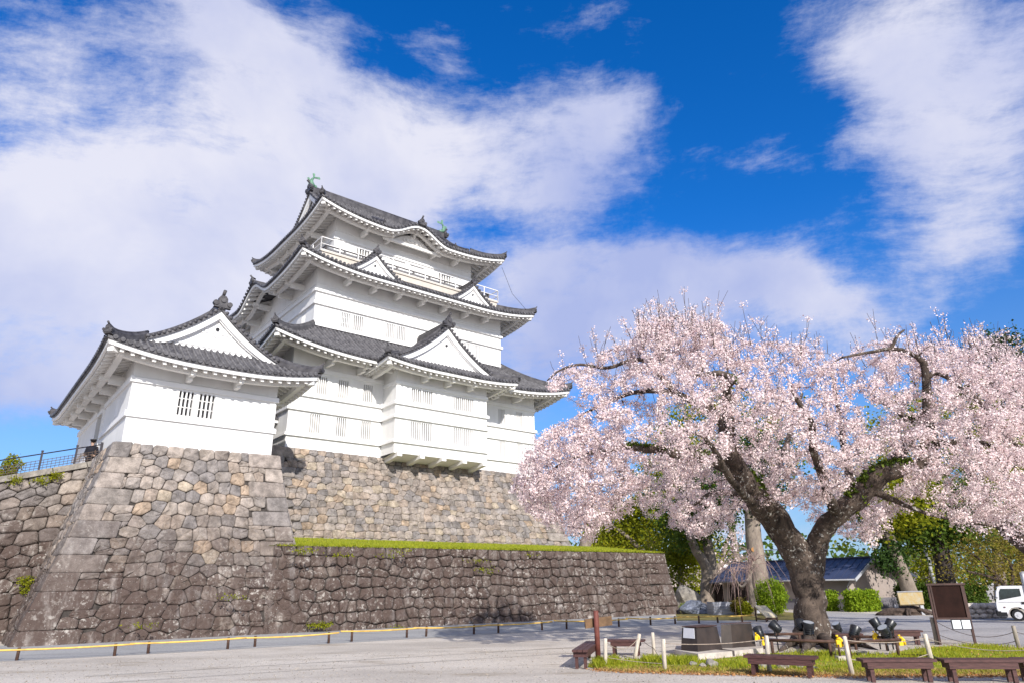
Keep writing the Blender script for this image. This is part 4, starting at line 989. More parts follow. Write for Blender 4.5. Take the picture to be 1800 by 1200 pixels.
# grass terrace: slopes from the terrace wall up to the keep base
tg = MB(); rows = 7; colsn = 40; V = []
for i in range(colsn+1):
    s = i/colsn; lo = np.array([11.0+(34.6-11.0)*s, 30.10-2.05*s, 3.46]); hi = np.array([10.5+(36.2-10.5)*s, 34.6, 4.18])
    for j in range(rows+1):
        t = j/rows; p = lo+(hi-lo)*t; V.append(cw(*p)+np.array([0, 0, 0.05*math.sin(3*s*colsn/6+j)*t*(1-t)]))
tg.add(V, [(i*(rows+1)+j, (i+1)*(rows+1)+j, (i+1)*(rows+1)+j+1, i*(rows+1)+j+1) for i in range(colsn) for j in range(rows)], 0, True)
tag(tg.build('terrace', 'turf'), kind='structure')
tb = MB(); V = [cw(*q) for q in ((31.5, 33.0, 4.0), (35.4, 28.2, 3.44), (35.9, 46, 3.44), (31.5, 54, 4.0))]; tb.add(V, [(0, 1, 2, 3)]); tag(tb.build('terrace', 'turf'), kind='structure')
st = MB(); st.add([cw(*q) for q in ((-9, 35.7, 2.6), (4.9, 35.7, 6.55), (4.9, 60, 6.55), (-9, 60, 2.6))], [(0, 1, 2, 3)]); tag(st.build('stair_landing', 'gravel'), kind='structure')

# ================================================================== TREES
def quads(centers, size, per, spread, seed, flat=0.0, elong=1.0):
    """random little leaf quads: `per` of them round every centre; returns vertices, faces, value per vertex"""
    rg = np.random.default_rng(seed); n = len(centers)*per
    c = np.repeat(np.asarray(centers), per, 0)+rg.normal(0, 1, (n, 3))*np.asarray(spread)
    a = rg.normal(0, 1, (n, 3)); a[:, 2] *= (1-flat); a /= np.linalg.norm(a, axis=1)[:, None]
    b = rg.normal(0, 1, (n, 3)); b[:, 2] *= (1-flat); b -= a*(a*b).sum(1)[:, None]; b /= np.linalg.norm(b, axis=1)[:, None]+1e-9
    s = (size*rg.uniform(0.65, 1.35, n))[:, None]; a *= s*elong; b *= s
    V = np.stack([c-a*0.9, c-b*0.75+a*0.1, c+a, c+b*0.75+a*0.1], 1).reshape(-1, 3)
    F = np.arange(4*n).reshape(n, 4); col = np.repeat(np.clip(rg.normal(0.5, 0.27, n), 0, 1), 4)
    return V, F, col
def tubes_np(paths, n=5):
    """many tapered tubes in one mesh: paths = [(points (k,3), radii (k))]"""
    Vs, Fs, b = [], [], 0
    A = np.arange(n)*2*math.pi/n; cA, sA = np.cos(A)[:, None], np.sin(A)[:, None]
    for P, R in paths:
        P = np.asarray(P, float); R = np.asarray(R, float); k = len(P); t = np.gradient(P, axis=0) if k > 2 else np.array([P[1]-P[0]]*2)
        t /= np.linalg.norm(t, axis=1)[:, None]+1e-9
        x = np.cross([0, 0, 1.0] if abs(t[0][2]) < 0.9 else [1.0, 0, 0], t[0]); V = []
        for i in range(k):
            x = x-t[i]*(x@t[i]); x = x/(np.linalg.norm(x)+1e-9); y = np.cross(t[i], x); V.append(P[i]+R[i]*(cA*x+sA*y))
        Vs.append(np.concatenate(V)); i = np.arange(k-1)[:, None]*n; j = np.arange(n)[None]; j2 = (j+1) % n
        Fs.append((np.stack([i+j, i+j2, i+n+j2, i+n+j], -1)+b).reshape(-1, 4)); b += k*n
    return np.concatenate(Vs), np.concatenate(Fs)
def smooth_path(P, R, m=4, wob=0.0, seed=0):
    """Catmull-Rom through the points"""
    P = np.array(P, float); R = np.array(R, float); Q = np.vstack([2*P[0]-P[1], P, 2*P[-1]-P[-2]]); out, ro = [], []
    for i in range(1, len(Q)-2):
        for k in range(m):
            t = k/m; p0, p1, p2, p3 = Q[i-1:i+3]
            out.append(0.5*((2*p1)+(-p0+p2)*t+(2*p0-5*p1+4*p2-p3)*t*t+(-p0+3*p1-3*p2+p3)*t**3)); ro.append(R[i-1]*(1-t)+R[i]*t)
    out.append(P[-1]); ro.append(R[-1]); out = np.array(out)
    if wob: rg = np.random.default_rng(seed); out[1:-1] += rg.normal(0, 1, (len(out)-2, 3))*wob*np.array(ro)[1:-1, None]
    return out, np.array(ro)
def in_poly(x, y, poly):
    r = np.zeros(len(x), bool); n = len(poly)
    for i in range(n):
        (x1, y1), (x2, y2) = poly[i], poly[(i+1) % n]
        c = ((y1 > y) != (y2 > y)) & (x < (x2-x1)*(y-y1)/(y2-y1+1e-12)+x1); r ^= c
    return r
def edge_dist(x, y, poly):
    d = np.full(len(x), 1e9); n = len(poly)
    for i in range(n):
        a = np.array(poly[i], float); b = np.array(poly[(i+1) % n], float); ab = b-a; t = np.clip(((x-a[0])*ab[0]+(y-a[1])*ab[1])/(ab@ab), 0, 1)
        d = np.minimum(d, np.hypot(x-a[0]-t*ab[0], y-a[1]-t*ab[1]))
    return d
def crown_points(poly, D0, depth, n, seed, holes=(), clear=None):
    """points spread through a crown: inside its outline, thicker towards the middle; holes = (px, py, r, keep)"""
    rg = np.random.default_rng(seed); P = np.array(poly); out = []
    while len(out) < n:
        m = 4*n; x = rg.uniform(P[:, 0].min(), P[:, 0].max(), m); y = rg.uniform(P[:, 1].min(), P[:, 1].max(), m)
        ok = in_poly(x, y, poly)
        for (hx, hy, hr, keep) in holes: ok &= ~((np.hypot(x-hx, y-hy) < hr) & (rg.random(m) > keep))
        x, y = x[ok], y[ok]; e = np.clip(edge_dist(x, y, poly)/130, 0.10, 1)
        fr = in_poly(x, y, clear[0]) if clear else np.zeros(len(x), bool)
        for a, b, c, f_ in zip(x, y, e, fr):
            dd = D0+rg.uniform(-1, 1)*depth*math.sqrt(c)
            if f_ and dd < clear[1]: continue
            out.append(at(a, b, dd))
    return np.array(out[:n])
def grow(limbs, targets, droop=0.0, seed=0, up=0.25, rmin=0.008, rtip=0.0065):
    """branches from the nearest wood to every target, each becoming wood for the next; returns tube paths and the twig points"""
    rg = np.random.default_rng(seed)
    nodes = np.concatenate([P for P, R in limbs]); rad = np.concatenate([R for P, R in limbs]); cap = len(nodes)+len(targets)*7+10
    N = np.zeros((cap, 3)); N[:len(nodes)] = nodes; RR = np.zeros(cap); RR[:len(nodes)] = rad; cnt = len(nodes); paths, tips = [], []
    d0 = np.array([np.min(np.linalg.norm(nodes-t, axis=1)) for t in targets])
    for ti in np.argsort(d0):
        t = targets[ti]; dd = np.linalg.norm(N[:cnt]-t, axis=1)+0.22*np.maximum(0, N[:cnt, 2]-t[2]-0.4)*(0 if droop > 0.5 else 1); i = int(np.argmin(dd)); p = N[i]; L = np.linalg.norm(t-p)
        if L < 0.12: continue
        mid = (p+t)/2+np.array([0, 0, up*L*(1 if droop < 0.5 else 1.6)])*rg.uniform(0.2, 1.0)+rg.normal(0, 0.10, 3)*L
        r0 = min(RR[i]*0.72, 0.010+0.028*L); k = max(3, min(7, int(L/0.28)+2)); s = np.linspace(0, 1, k)[:, None]
        C = (1-s)**2*p+2*s*(1-s)*mid+s*s*t; C[1:-1] += rg.normal(0, 0.022, (k-2, 3))*L**0.5
        r1 = max(rtip, r0*0.42); R = np.linspace(max(r0, rmin), r1, k); paths.append((C, R)); tips.append((C, R))
        N[cnt:cnt+k-1] = C[1:]; RR[cnt:cnt+k-1] = R[1:]; cnt += k-1
    return paths, tips
def along(paths, step, rg, rmax=0.05, start=0.15):
    out = []
    for C, R in paths:
        if R[0] > rmax and R[-1] > rmax: continue
        seg = np.linalg.norm(np.diff(C, axis=0), axis=1); cum = np.r_[0, np.cumsum(seg)]; n = int(cum[-1]/step)
        if n < 1: continue
        s = rg.uniform(start, 1.0, n)*cum[-1]; out.append(np.stack([np.interp(s, cum, C[:, i]) for i in range(3)], 1))
    return np.concatenate(out)
DOFF = 0.0
def px_limb(pts, m=4, wob=0.0, seed=0):
    """limb through (px, py, distance, radius)"""
    return smooth_path([at(a, b, d+DOFF) for a, b, d, r in pts], [r for *_, r in pts], m, wob, seed)

def rooted(limbs, zg=0.0):
    """carry the trunk down into the ground; returns the limbs and the foot of the tree"""
    P, R = limbs[0]
    if P[0][2] > zg-0.05: P = np.vstack([[P[0][0], P[0][1], zg-0.12], P]); R = np.r_[R[0]*1.15, R]
    return [(P, R)]+list(limbs[1:]), np.array([P[0][0], P[0][1], zg])
def cherry(name, label, base, trunk_limbs, poly, D0, depth, ntarget, seed, holes=(), extra_targets=None, per=7, step=0.085, psize=0.034, spread=0.075, droop=0.0, moss=True, bark='old_bark', sprouts=0, knots=True, cal=1.0, clear=None):
    trunk_limbs, base = rooted(trunk_limbs, 3.5 if base[2] > 2 else 0.0)
    o = root(name, label, 'cherry tree', base)
    rg = np.random.default_rng(seed); b = np.array(base)
    T = crown_points(poly, D0, depth, ntarget, seed, holes, clear)
    if extra_targets is not None: T = np.vstack([T, extra_targets])
    paths, tips = grow(trunk_limbs, T, droop, seed)
    if sprouts:                                    # straight young shoots above the crown
        hi = [p for p in tips if p[0][-1][2] > np.quantile([q[0][-1][2] for q in tips], 0.80)]; sh = []
        for i in rg.integers(0, len(hi), sprouts):
            p = hi[i][0][-1]; L = rg.uniform(0.4, 1.25); d = np.array([rg.normal(0, .25), rg.normal(0, .25), 1.0]); s = np.linspace(0, 1, 4)[:, None]
            sh.append((p+s*d*L+rg.normal(0, .015, (4, 3)), np.linspace(0.010, 0.005, 4)))
            if rg.random() < 0.7: q = p+d*L*0.4; dd = d+rg.normal(0, .35, 3); sh.append((q+s*dd*L*0.5, np.linspace(0.007, 0.005, 4)))
        paths += sh
    else: sh = []
    V, F = tubes_np(trunk_limbs, 22); V2, F2 = tubes_np(paths, 5)
    # old bark: swell and groove the thick wood
    if knots:
        ph = np.sin(V[:, 0]*7.1+V[:, 2]*1.6)*np.sin(V[:, 1]*6.3-V[:, 2]*1.3)+0.6*np.sin(V[:, 0]*15+V[:, 2]*3.1)*np.sin(V[:, 1]*13+2)+0.4*np.sin(V[:, 2]*9+V[:, 0]*4)
        Rv = np.concatenate([np.repeat(R, 22) for P, R in trunk_limbs]); cv = np.concatenate([np.repeat(P, 22, 0) for P, R in trunk_limbs]); V = V+(V-cv)/(Rv[:, None]+1e-6)*(0.085*np.minimum(Rv, .5)*ph)[:, None]
    np_mesh('trunk', V-b, F, bark, o, smooth=True)
    np_mesh('branches', V2-b, F2, 'bark', o, smooth=True)
    c = along(tips, step, rg, 0.05, 0.25)
    c = c+rg.normal(0, 0.035, c.shape)
    if sh:
        cs = along(sh, 0.42, rg); c = np.vstack([c, cs])
    V, F, col = quads(c-b, psize, per, spread, seed+1)
    np_mesh('blossom', V, F, 'petal', o, col)
    cc = c[rg.random(len(c)) < 0.55*cal]; V, F, col = quads(cc-b, psize*0.62, 2, spread*0.9, seed+2)
    np_mesh('buds', V, F, 'calyx', o, col)
    return o, paths, tips

def moss_on(parent, limbs, spots, seed, n=220, mat_='moss', size=0.05):
    """moss / fern tufts on the upper side of limbs: spots = (limb index, t from, t to)"""
    rg = np.random.default_rng(seed); b = np.array(parent.location); out = []
    for li, t0, t1 in spots:
        P, R = limbs[li]; k = len(P); s = rg.uniform(t0, t1, n)*(k-1); i = s.astype(int).clip(0, k-2); f = (s-i)[:, None]
        p = P[i]*(1-f)+P[i+1]*f; r = R[i]*(1-f[:, 0])+R[i+1]*f[:, 0]; a = rg.normal(0, 0.7, n)
        t = P[i+1]-P[i]; t /= np.linalg.norm(t, axis=1)[:, None]; sd = np.cross(t, [0, 0, 1.0]); sd /= np.linalg.norm(sd, axis=1)[:, None]+1e-6; upv = np.cross(sd, t)
        out.append(p+(np.sin(a)[:, None]*sd+np.cos(a)[:, None]*upv)*(r*1.02)[:, None])
    V, F, col = quads(np.concatenate(out)-b, size, 4, 0.035, seed)
    return np_mesh('moss', V, F, mat_, parent, col)

# ---- the great cherry tree
TB = ground(1437, 1130)
DOFF = TB[1]-20.9
trunk = [
 px_limb([(1432, 1140, 20.9, .58), (1428, 1120, 20.9, .50), (1427, 1085, 20.9, .45), (1421, 1045, 20.9, .42), (1413, 1005, 20.9, .42), (1402, 975, 20.9, .40), (1384, 945, 20.8, .38), (1360, 910, 20.6, .38), (1338, 884, 20.4, .37), (1312, 850, 20.1, .32), (1290, 815, 19.7, .27), (1276, 775, 19.4, .23), (1279, 735, 19.3, .17), (1284, 700, 19.3, .12), (1270, 672, 19.2, .08), (1246, 655, 19.0, .05)], 4, 0.05, 1),
 px_limb([(1419, 1020, 20.95, .46), (1431, 990, 20.9, .32), (1438, 955, 20.8, .30), (1448, 930, 20.6, .28), (1472, 905, 20.3, .28), (1502, 880, 20.0, .28), (1526, 855, 19.8, .27), (1552, 832, 19.6, .28), (1590, 822, 19.4, .22), (1618, 818, 19.2, .20), (1632, 800, 19.1, .18), (1634, 770, 19.0, .16), (1631, 720, 18.9, .13), (1629, 675, 18.8, .11), (1623, 635, 18.7, .09)], 4, 0.05, 2),
 # right limb, branches
 px_limb([(1626, 665, 18.8, .09), (1645, 655, 18.7, .06), (1672, 668, 18.4, .05), (1700, 690, 18.0, .04)], 4, .1, 3),
 px_limb([(1622, 636, 18.7, .08), (1600, 620, 18.6, .06), (1565, 613, 18.5, .055), (1520, 620, 18.3, .04), (1480, 628, 18.0, .03)], 4, .1, 4),
 px_limb([(1566, 613, 18.5, .055), (1578, 590, 18.4, .04), (1590, 580, 18.4, .02)], 4, .1, 5),
 px_limb([(1634, 775, 19.0, .12), (1665, 778, 18.7, .09), (1706, 772, 18.3, .07), (1740, 782, 17.8, .05)], 4, .1, 6),
 px_limb([(1560, 830, 19.6, .20), (1600, 770, 20.5, .14), (1625, 740, 21.2, .11), (1595, 735, 21.6, .10), (1570, 715, 22.0, .07), (1540, 700, 22.3, .05)], 4, .1, 7),
 # left limb, branches
 px_limb([(1300, 832, 19.9, .24), (1255, 808, 19.6, .19), (1205, 800, 19.4, .16), (1150, 790, 19.6, .12), (1095, 785, 19.9, .09), (1040, 795, 20.2, .06), (985, 815, 20.4, .04), (945, 850, 20.5, .025)], 4, .08, 8),
 px_limb([(1282, 750, 19.4, .16), (1240, 715, 19.6, .13), (1195, 695, 19.9, .11), (1160, 686, 20.2, .09), (1112, 690, 20.6, .07), (1068, 706, 21.0, .05), (1020, 730, 21.3, .035)], 4, .08, 9),
 px_limb([(1195, 695, 19.9, .10), (1165, 665, 20.0, .09), (1153, 637, 20.1, .08), (1163, 590, 20.2, .07), (1174, 570, 20.3, .06), (1190, 555, 20.4, .035)], 4, .1, 10),
 px_limb([(1153, 637, 20.1, .07), (1113, 632, 20.1, .06), (1067, 646, 20.0, .05), (1020, 640, 19.8, .04), (985, 650, 19.6, .03), (962, 668, 19.5, .02)], 4, .1, 11),
 px_limb([(1330, 880, 20.3, .20), (1345, 868, 21.4, .17), (1356, 845, 22.6, .15), (1375, 800, 23.8, .11), (1395, 740, 24.6, .08), (1410, 690, 25.0, .05)], 4, .08, 12),
 px_limb([(1290, 800, 19.7, .17), (1275, 690, 18.2, .12), (1285, 668, 17.6, .10), (1265, 655, 17.2, .07), (1225, 660, 16.8, .05)], 4, .1, 13),
 px_limb([(1345, 905, 20.5, .16), (1310, 870, 18.6, .11), (1280, 835, 17.4, .09), (1262, 800, 16.8, .07), (1240, 770, 16.4, .05)], 4, .1, 14),
 px_limb([(1470, 903, 20.3, .17), (1450, 850, 18.8, .12), (1430, 790, 17.6, .10), (1425, 740, 16.9, .08), (1400, 700, 16.5, .06)], 4, .1, 15),
 px_limb([(1500, 880, 20.0, .15), (1490, 820, 21.6, .12), (1480, 760, 22.6, .10), (1470, 700, 23.2, .07), (1462, 650, 23.6, .05)], 4, .1, 16),
 px_limb([(1526, 858, 19.8, .12), (1575, 880, 19.6, .07), (1625, 900, 19.4, .05), (1690, 915, 19.3, .035), (1750, 925, 19.2, .02)], 4, .1, 17),
 px_limb([(1338, 884, 20.4, .14), (1300, 870, 21.8, .10), (1255, 865, 22.8, .08), (1215, 890, 23.6, .05)], 4, .1, 18),
]
for k, (x0_, y0_, x1_, y1_) in enumerate(((1410, 1128, 1365, 1146), (1465, 1128, 1545, 1142), (1450, 1135, 1470, 1152), (1425, 1135, 1405, 1152))):   # surface roots
    a, b_ = ground(x0_, y0_), ground(x1_, y1_); a = a+np.array([0, 0, 0.16]); b_ = b_+np.array([0, 0, -0.02]); m_ = (a+b_)/2+np.array([0.05, 0.05, 0.02])
    trunk.append(smooth_path([a, m_, b_], [.19, .09, .03], 5, .1, 30+k))
POLY = [(1105, 592), (1120, 560), (1165, 552), (1200, 562), (1258, 556), (1300, 598), (1340, 600), (1400, 602), (1450, 622), (1500, 612), (1560, 598), (1600, 612), (1640, 602), (1700, 597), (1740, 612), (1800, 622), (1850, 640),
        (1850, 880), (1760, 915), (1700, 940), (1650, 900), (1600, 890), (1560, 930), (1530, 962), (1500, 935), (1470, 915), (1440, 890), (1400, 890), (1360, 880), (1310, 890), (1260, 930), (1225, 950), (1180, 900), (1120, 890), (1070, 930), (1040, 950), (1000, 945), (965, 920), (925, 905), (900, 870), (912, 815), (940, 768), (985, 735), (1000, 700), (962, 682), (985, 650), (1040, 632), (1080, 612)]
HOLES = [(1000, 690, 26, .25), (985, 715, 30, .15), (1350, 640, 45, .45), (1430, 665, 40, .5), (1200, 720, 35, .5), (1010, 700, 26, .3), (1500, 690, 40, .55), (1600, 680, 34, .5), (1320, 760, 36, .5), (1400, 830, 45, .5), (1080, 830, 45, .55), (1075, 655, 24, .25), (1245, 880, 55, .35), (1150, 860, 50, .45), (1010, 905, 30, .5), (1335, 905, 40, .2), (1110, 700, 22, .4), (1540, 730, 22, .4), (1660, 880, 45, .45), (1580, 900, 40, .5), (1470, 600, 30, .5), (1130, 770, 35, .45), (1690, 800, 45, .55), (1440, 930, 45, .1), (1530, 640, 24, .5)]
CLEAR = ([(1290, 800), (1330, 830), (1395, 925), (1430, 925), (1458, 885), (1525, 815), (1585, 800), (1590, 850), (1500, 930), (1450, 1000), (1370, 1000), (1300, 890), (1260, 830)], 21.6)
XT = np.vstack([crown_points([(905, 870), (915, 815), (945, 765), (1000, 740), (1090, 760), (1120, 850), (1060, 920), (985, 930), (930, 900)], 20.2, 3.2, 520, 6), crown_points([(1120, 572), (1250, 566), (1290, 622), (1220, 665), (1110, 645)], 20.2, 2.5, 120, 7), crown_points([(1110, 860), (1150, 800), (1250, 780), (1330, 810), (1335, 880), (1285, 925), (1230, 950), (1180, 930), (1130, 900)], 25.5, 2.0, 330, 8), crown_points([(1385, 860), (1480, 845), (1560, 885), (1535, 950), (1490, 945), (1430, 925)], 25.0, 1.6, 190, 9)])
big, bp, bt = cherry('cherry_tree', 'great old blossoming cherry tree with forked lichen-spotted trunk amid the floodlights', TB, trunk, POLY, 19.6+DOFF, 4.2, 3000, 5, HOLES, extra_targets=XT, clear=CLEAR, sprouts=300, per=22, step=0.090, psize=0.027, spread=0.060)
moss_on(big, trunk, [(1, .36, .60), (1, .74, .80), (0, .55, .62), (7, .1, .55), (12, .3, .5), (6, .3, .6)], 3, 260)

DOFF = 0.0
# ---- second cherry at the right edge, leaning in from outside the frame
D = 24
tr2 = [px_limb([(1900, 1085, 27, .5), (1880, 1020, 27, .42), (1845, 985, 26.6, .36), (1800, 952, 26.2, .33), (1765, 925, 25.8, .27), (1735, 890, 25.4, .2), (1715, 850, 25, .15), (1690, 800, 24.8, .1)], 4, .05, 41),
       px_limb([(1850, 660, 23.5, .16), (1800, 667, 23.2, .14), (1750, 671, 23, .12), (1720, 672, 22.8, .11), (1695, 690, 22.6, .10), (1672, 712, 22.4, .07)], 4, .08, 42),
       px_limb([(1708, 690, 22.7, .10), (1725, 712, 22.4, .08), (1750, 745, 22, .07), (1790, 785, 21.6, .05), (1830, 810, 21.2, .04)], 4, .08, 43),
       px_limb([(1845, 985, 26.6, .3), (1860, 850, 25.5, .25), (1855, 720, 24, .2), (1850, 660, 23.5, .16)], 4, .08, 44)]
P2 = [(1640, 600), (1700, 590), (1760, 600), (1850, 610), (1900, 900), (1800, 960), (1740, 940), (1690, 930), (1650, 860), (1620, 740)]
c2, *_ = cherry('cherry_tree', 'cherry tree leaning in at the right edge with mossy bare limb', ground(1900, 1085), tr2, P2, 24.0, 2.6, 420, 51, [(1730, 720, 40, .4), (1700, 860, 50, .5)], sprouts=25, per=7, step=0.085, psize=0.036, bark='bark')
moss_on(c2, tr2, [(1, .5, .9), (0, .4, .7)], 8, 200)
# ---- cherries further back
def at_z(px, py, D_): return at(px, py, D_)
tr3 = [px_limb([(1028, 958, 49.3, .42), (1040, 930, 49.3, .36), (1058, 905, 49.1, .30), (1078, 880, 48.8, .23), (1095, 850, 48.3, .15)], 4, .06, 61), px_limb([(1058, 905, 49.1, .23), (1030, 880, 48.4, .15), (1000, 850, 48, .1), (960, 840, 47.5, .06)], 4, .06, 62)]
cherry('cherry_tree', 'slanting cherry tree standing on the grass terrace behind the keep base', at(1028, 958, 49.3), tr3, [(935, 800), (1010, 780), (1100, 800), (1130, 850), (1110, 900), (1060, 880), (1010, 935), (960, 910), (925, 860)], 48.5, 3.2, 280, 63, per=6, step=0.22, psize=0.075, spread=0.17, bark='bark_grey', knots=False)
tr4 = [px_limb([(1262, 1050, 60, .3), (1266, 1000, 60, .22), (1275, 960, 60, .16), (1290, 920, 60, .1)], 4, .06, 71), px_limb([(1266, 1000, 60, .2), (1240, 960, 60, .14), (1225, 930, 60, .08)], 4, .06, 72)]
cherry('cherry_tree', 'pale pink cherry tree far behind the two-stemmed trunk', ground(1262, 1048), tr4, [(1215, 930), (1265, 900), (1310, 930), (1305, 990), (1280, 1030), (1230, 1030), (1205, 990)], 60, 3.0, 220, 73, per=6, step=0.28, psize=0.09, spread=0.2, bark='bark_grey', knots=False)
tr5 = [px_limb([(1640, 1040, 64, .4), (1630, 1000, 64, .28), (1610, 960, 64, .16), (1600, 930, 64, .1)], 4, .06, 76), px_limb([(1630, 1000, 64, .24), (1645, 960, 64, .15), (1650, 930, 64, .1)], 4, .06, 77)]
cherry('cherry_tree', 'pale cherry tree behind the right gable of the house', ground(1640, 1040), tr5, [(1560, 930), (1620, 900), (1680, 930), (1690, 1000), (1640, 1035), (1590, 1025)], 64, 3.0, 240, 78, per=6, step=0.28, psize=0.09, spread=0.2, bark='bark_grey', knots=False)


def leaf_tree(name, label, base, limbs, poly, D0, depth, n, seed, leaf, size, per=8, spread=0.3, bark='bark_grey', ntw=140, holes=(), cat='tree', clump=1.0):
    """trunk and limbs, twigs reaching into the crown, leaves in clumps"""
    limbs, base = rooted(limbs); o = root(name, label, cat, base); b = np.array(base); rg = np.random.default_rng(seed)
    T = crown_points(poly, D0, depth, ntw, seed, holes); paths, tips = grow(limbs, T, 0, seed, up=0.15, rmin=0.012, rtip=0.008)
    V, F = tubes_np(limbs, 9); np_mesh('trunk', V-b, F, bark, o, smooth=True)
    V, F = tubes_np(paths, 4); np_mesh('branches', V-b, F, bark, o)
    cl = np.array([t[0][-1] for t in tips]); c = cl[rg.integers(0, len(cl), n)]+rg.normal(0, 1, (n, 3))*np.array([1, 1, .55])*size*7*clump
    V, F, col = quads(c-b, size, per, spread, seed+1, flat=0.35)
    np_mesh('crown', V, F, leaf, o, col); return o
leaf_tree('broadleaf_tree', 'yellow-green broadleaf tree above the right end of the terrace wall', ground(1150, 1045, 0), [px_limb([(1150, 1045, 74, .6), (1148, 990, 74, .45), (1140, 940, 74, .3), (1135, 890, 74, .15)], 4, .05, 90), px_limb([(1148, 985, 74, .35), (1100, 940, 73, .2), (1070, 920, 72, .1)], 4, .05, 91), px_limb([(1145, 960, 74, .3), (1185, 920, 75, .2), (1200, 890, 75, .1)], 4, .05, 92)],
          [(1040, 940), (1060, 905), (1110, 880), (1130, 800), (1190, 760), (1240, 800), (1245, 900), (1215, 985), (1170, 965), (1100, 965), (1045, 962)], 74, 5, 2600, 93, 'leaf_yg', 0.15, 9, 0.4, ntw=170)
leaf_tree('broadleaf_tree', 'grey-green tree at the back left of the terrace corner', ground(1075, 1045, 0), [px_limb([(1085, 1045, 86, .5), (1085, 980, 86, .35), (1080, 930, 86, .2)], 4, .05, 95)],
          [(1030, 960), (1045, 915), (1085, 895), (1130, 920), (1140, 962)], 86, 4, 900, 96, 'leaf_green', 0.15, 8, 0.45, ntw=80)
leaf_tree('broadleaf_tree', 'dark tree just left of the two-stemmed trunk with low layered maple sprays', ground(1195, 1052, 0), [px_limb([(1198, 1052, 58, .3), (1196, 1000, 58, .2), (1195, 960, 58, .12)], 4, .05, 97)],
          [(1172, 1020), (1165, 970), (1195, 930), (1235, 925), (1240, 960), (1222, 990), (1225, 1030), (1200, 1020)], 58, 2.5, 900, 98, 'leaf_yg', 0.11, 7, 0.3, ntw=90)
twin = [px_limb([(1243, 1066, 52, .62), (1243, 1040, 52, .5), (1244, 1010, 52, .46), (1238, 990, 51.8, .36), (1224, 968, 51.5, .33), (1214, 945, 51.2, .3), (1206, 915, 51, .2)], 4, .03, 101), px_limb([(1258, 1064, 52.3, .52), (1254, 1030, 52.3, .45), (1249, 985, 52.3, .4), (1243, 950, 52.3, .36), (1238, 910, 52.3, .25), (1235, 860, 52, .15)], 4, .03, 102)]
leaf_tree('broadleaf_tree', 'grey two-stemmed tree rising behind the garden rocks', ground(1243, 1066), twin, [(1180, 950), (1170, 890), (1200, 830), (1250, 820), (1300, 850), (1290, 900), (1255, 925), (1215, 960)], 51.8, 3, 1000, 103, 'leaf_green', 0.12, 8, 0.3, ntw=110)
lop = [px_limb([(1342, 1064, 44, .68), (1337, 1030, 44, .56), (1331, 990, 44, .52), (1326, 955, 44, .50), (1322, 915, 44, .46), (1318, 870, 44, .4), (1316, 800, 44, .25)], 4, .03, 111)]
t = leaf_tree('broadleaf_tree', 'thick straight trunk with a sawn orange limb scar near the house', ground(1342, 1064), lop, [(1250, 880), (1270, 800), (1330, 760), (1390, 800), (1370, 870), (1310, 890)], 44, 3, 700, 112, 'leaf_dark', 0.12, 8, 0.3, ntw=90)
sc = MB(); q = at(1324, 965, 43.62); sc.disc(q-np.array(t.location), (0, -1, 0), 0.13, 10, 0, 0.06); sc.build('limb_scar', 'scar', t)
# bare weeping sapling with drooping pink-brown twigs
def weeping(base, seed):
    o = root('weeping_tree', 'thin bare weeping tree with drooping pinkish twigs by the grey planter', 'tree', base); b = np.array(base); rg = np.random.default_rng(seed)
    L = [px_limb([(1325, 1082, 38.6, .2), (1322, 1050, 38.6, .16), (1317, 1020, 38.6, .14), (1320, 1000, 38.6, .10), (1326, 985, 38.6, .06)], 4, .05, 121), px_limb([(1317, 1015, 38.6, .09), (1305, 1030, 38.2, .06), (1295, 1022, 38, .04), (1285, 1005, 37.8, .03)], 4, .05, 122)]
    paths = []
    for i in range(75):
        P, R = L[0] if i % 4 else L[1]; p = P[rg.integers(len(P)//2, len(P))]; a = rg.uniform(0, 6.28); r = rg.uniform(0.6, 2.6); h = rg.uniform(0.2, 1.1); s = np.linspace(0, 1, 9)[:, None]
        q = p+np.array([[math.cos(a), math.sin(a), 0]])*r*s+np.array([[0, 0, 1.0]])*(h*4*s*(1-s)*0.9-rg.uniform(0.5, 1.6)*s**2.5); q += rg.normal(0, .02, q.shape); paths.append((q, np.linspace(.016, .006, 9)))
    V, F = tubes_np(L, 8); np_mesh('trunk', V-b, F, 'bark_grey', o, smooth=True); V, F = tubes_np(paths, 4); np_mesh('branches', V-b, F, 'twig_pink', o)
weeping(ground(1325, 1082), 123)
# ivy-clad trunk before the house, dark trunk by the notice board, trees on the right
ivy = [px_limb([(1604, 1068, 43, .5), (1600, 1040, 43, .44), (1585, 1005, 43, .42), (1572, 975, 43, .4), (1562, 945, 43, .38), (1552, 900, 43, .3), (1540, 850, 43, .2)], 4, .03, 131)]
t = leaf_tree('broadleaf_tree', 'leaning ivy-clad trunk in front of the house gable', ground(1604, 1069), ivy, [(1480, 900), (1500, 830), (1560, 800), (1620, 840), (1620, 900), (1560, 930)], 43, 3.5, 900, 132, 'leaf_yg', 0.12, 8, 0.3, ntw=110)
rg_ = np.random.default_rng(5); P_, R_ = ivy[0]; k0 = int(len(P_)*.38); c_ = P_[rg_.integers(k0, len(P_), 420)]+rg_.normal(0, .24, (420, 3)); c_ = np.vstack([c_, at(1553, 985, 42.8)+rg_.normal(0, .36, (110, 3))*np.array([.7, .6, 1.0])])
V, F, col = quads(c_-np.array(t.location), 0.085, 8, .14, 6); np_mesh('ivy', V, F, 'leaf_dark', t, col)
dk = [px_limb([(1666, 1058, 46, .62), (1664, 1030, 46, .56), (1659, 990, 46, .52), (1652, 960, 46, .5), (1645, 920, 46, .42), (1640, 860, 46, .3)], 4, .03, 141)]
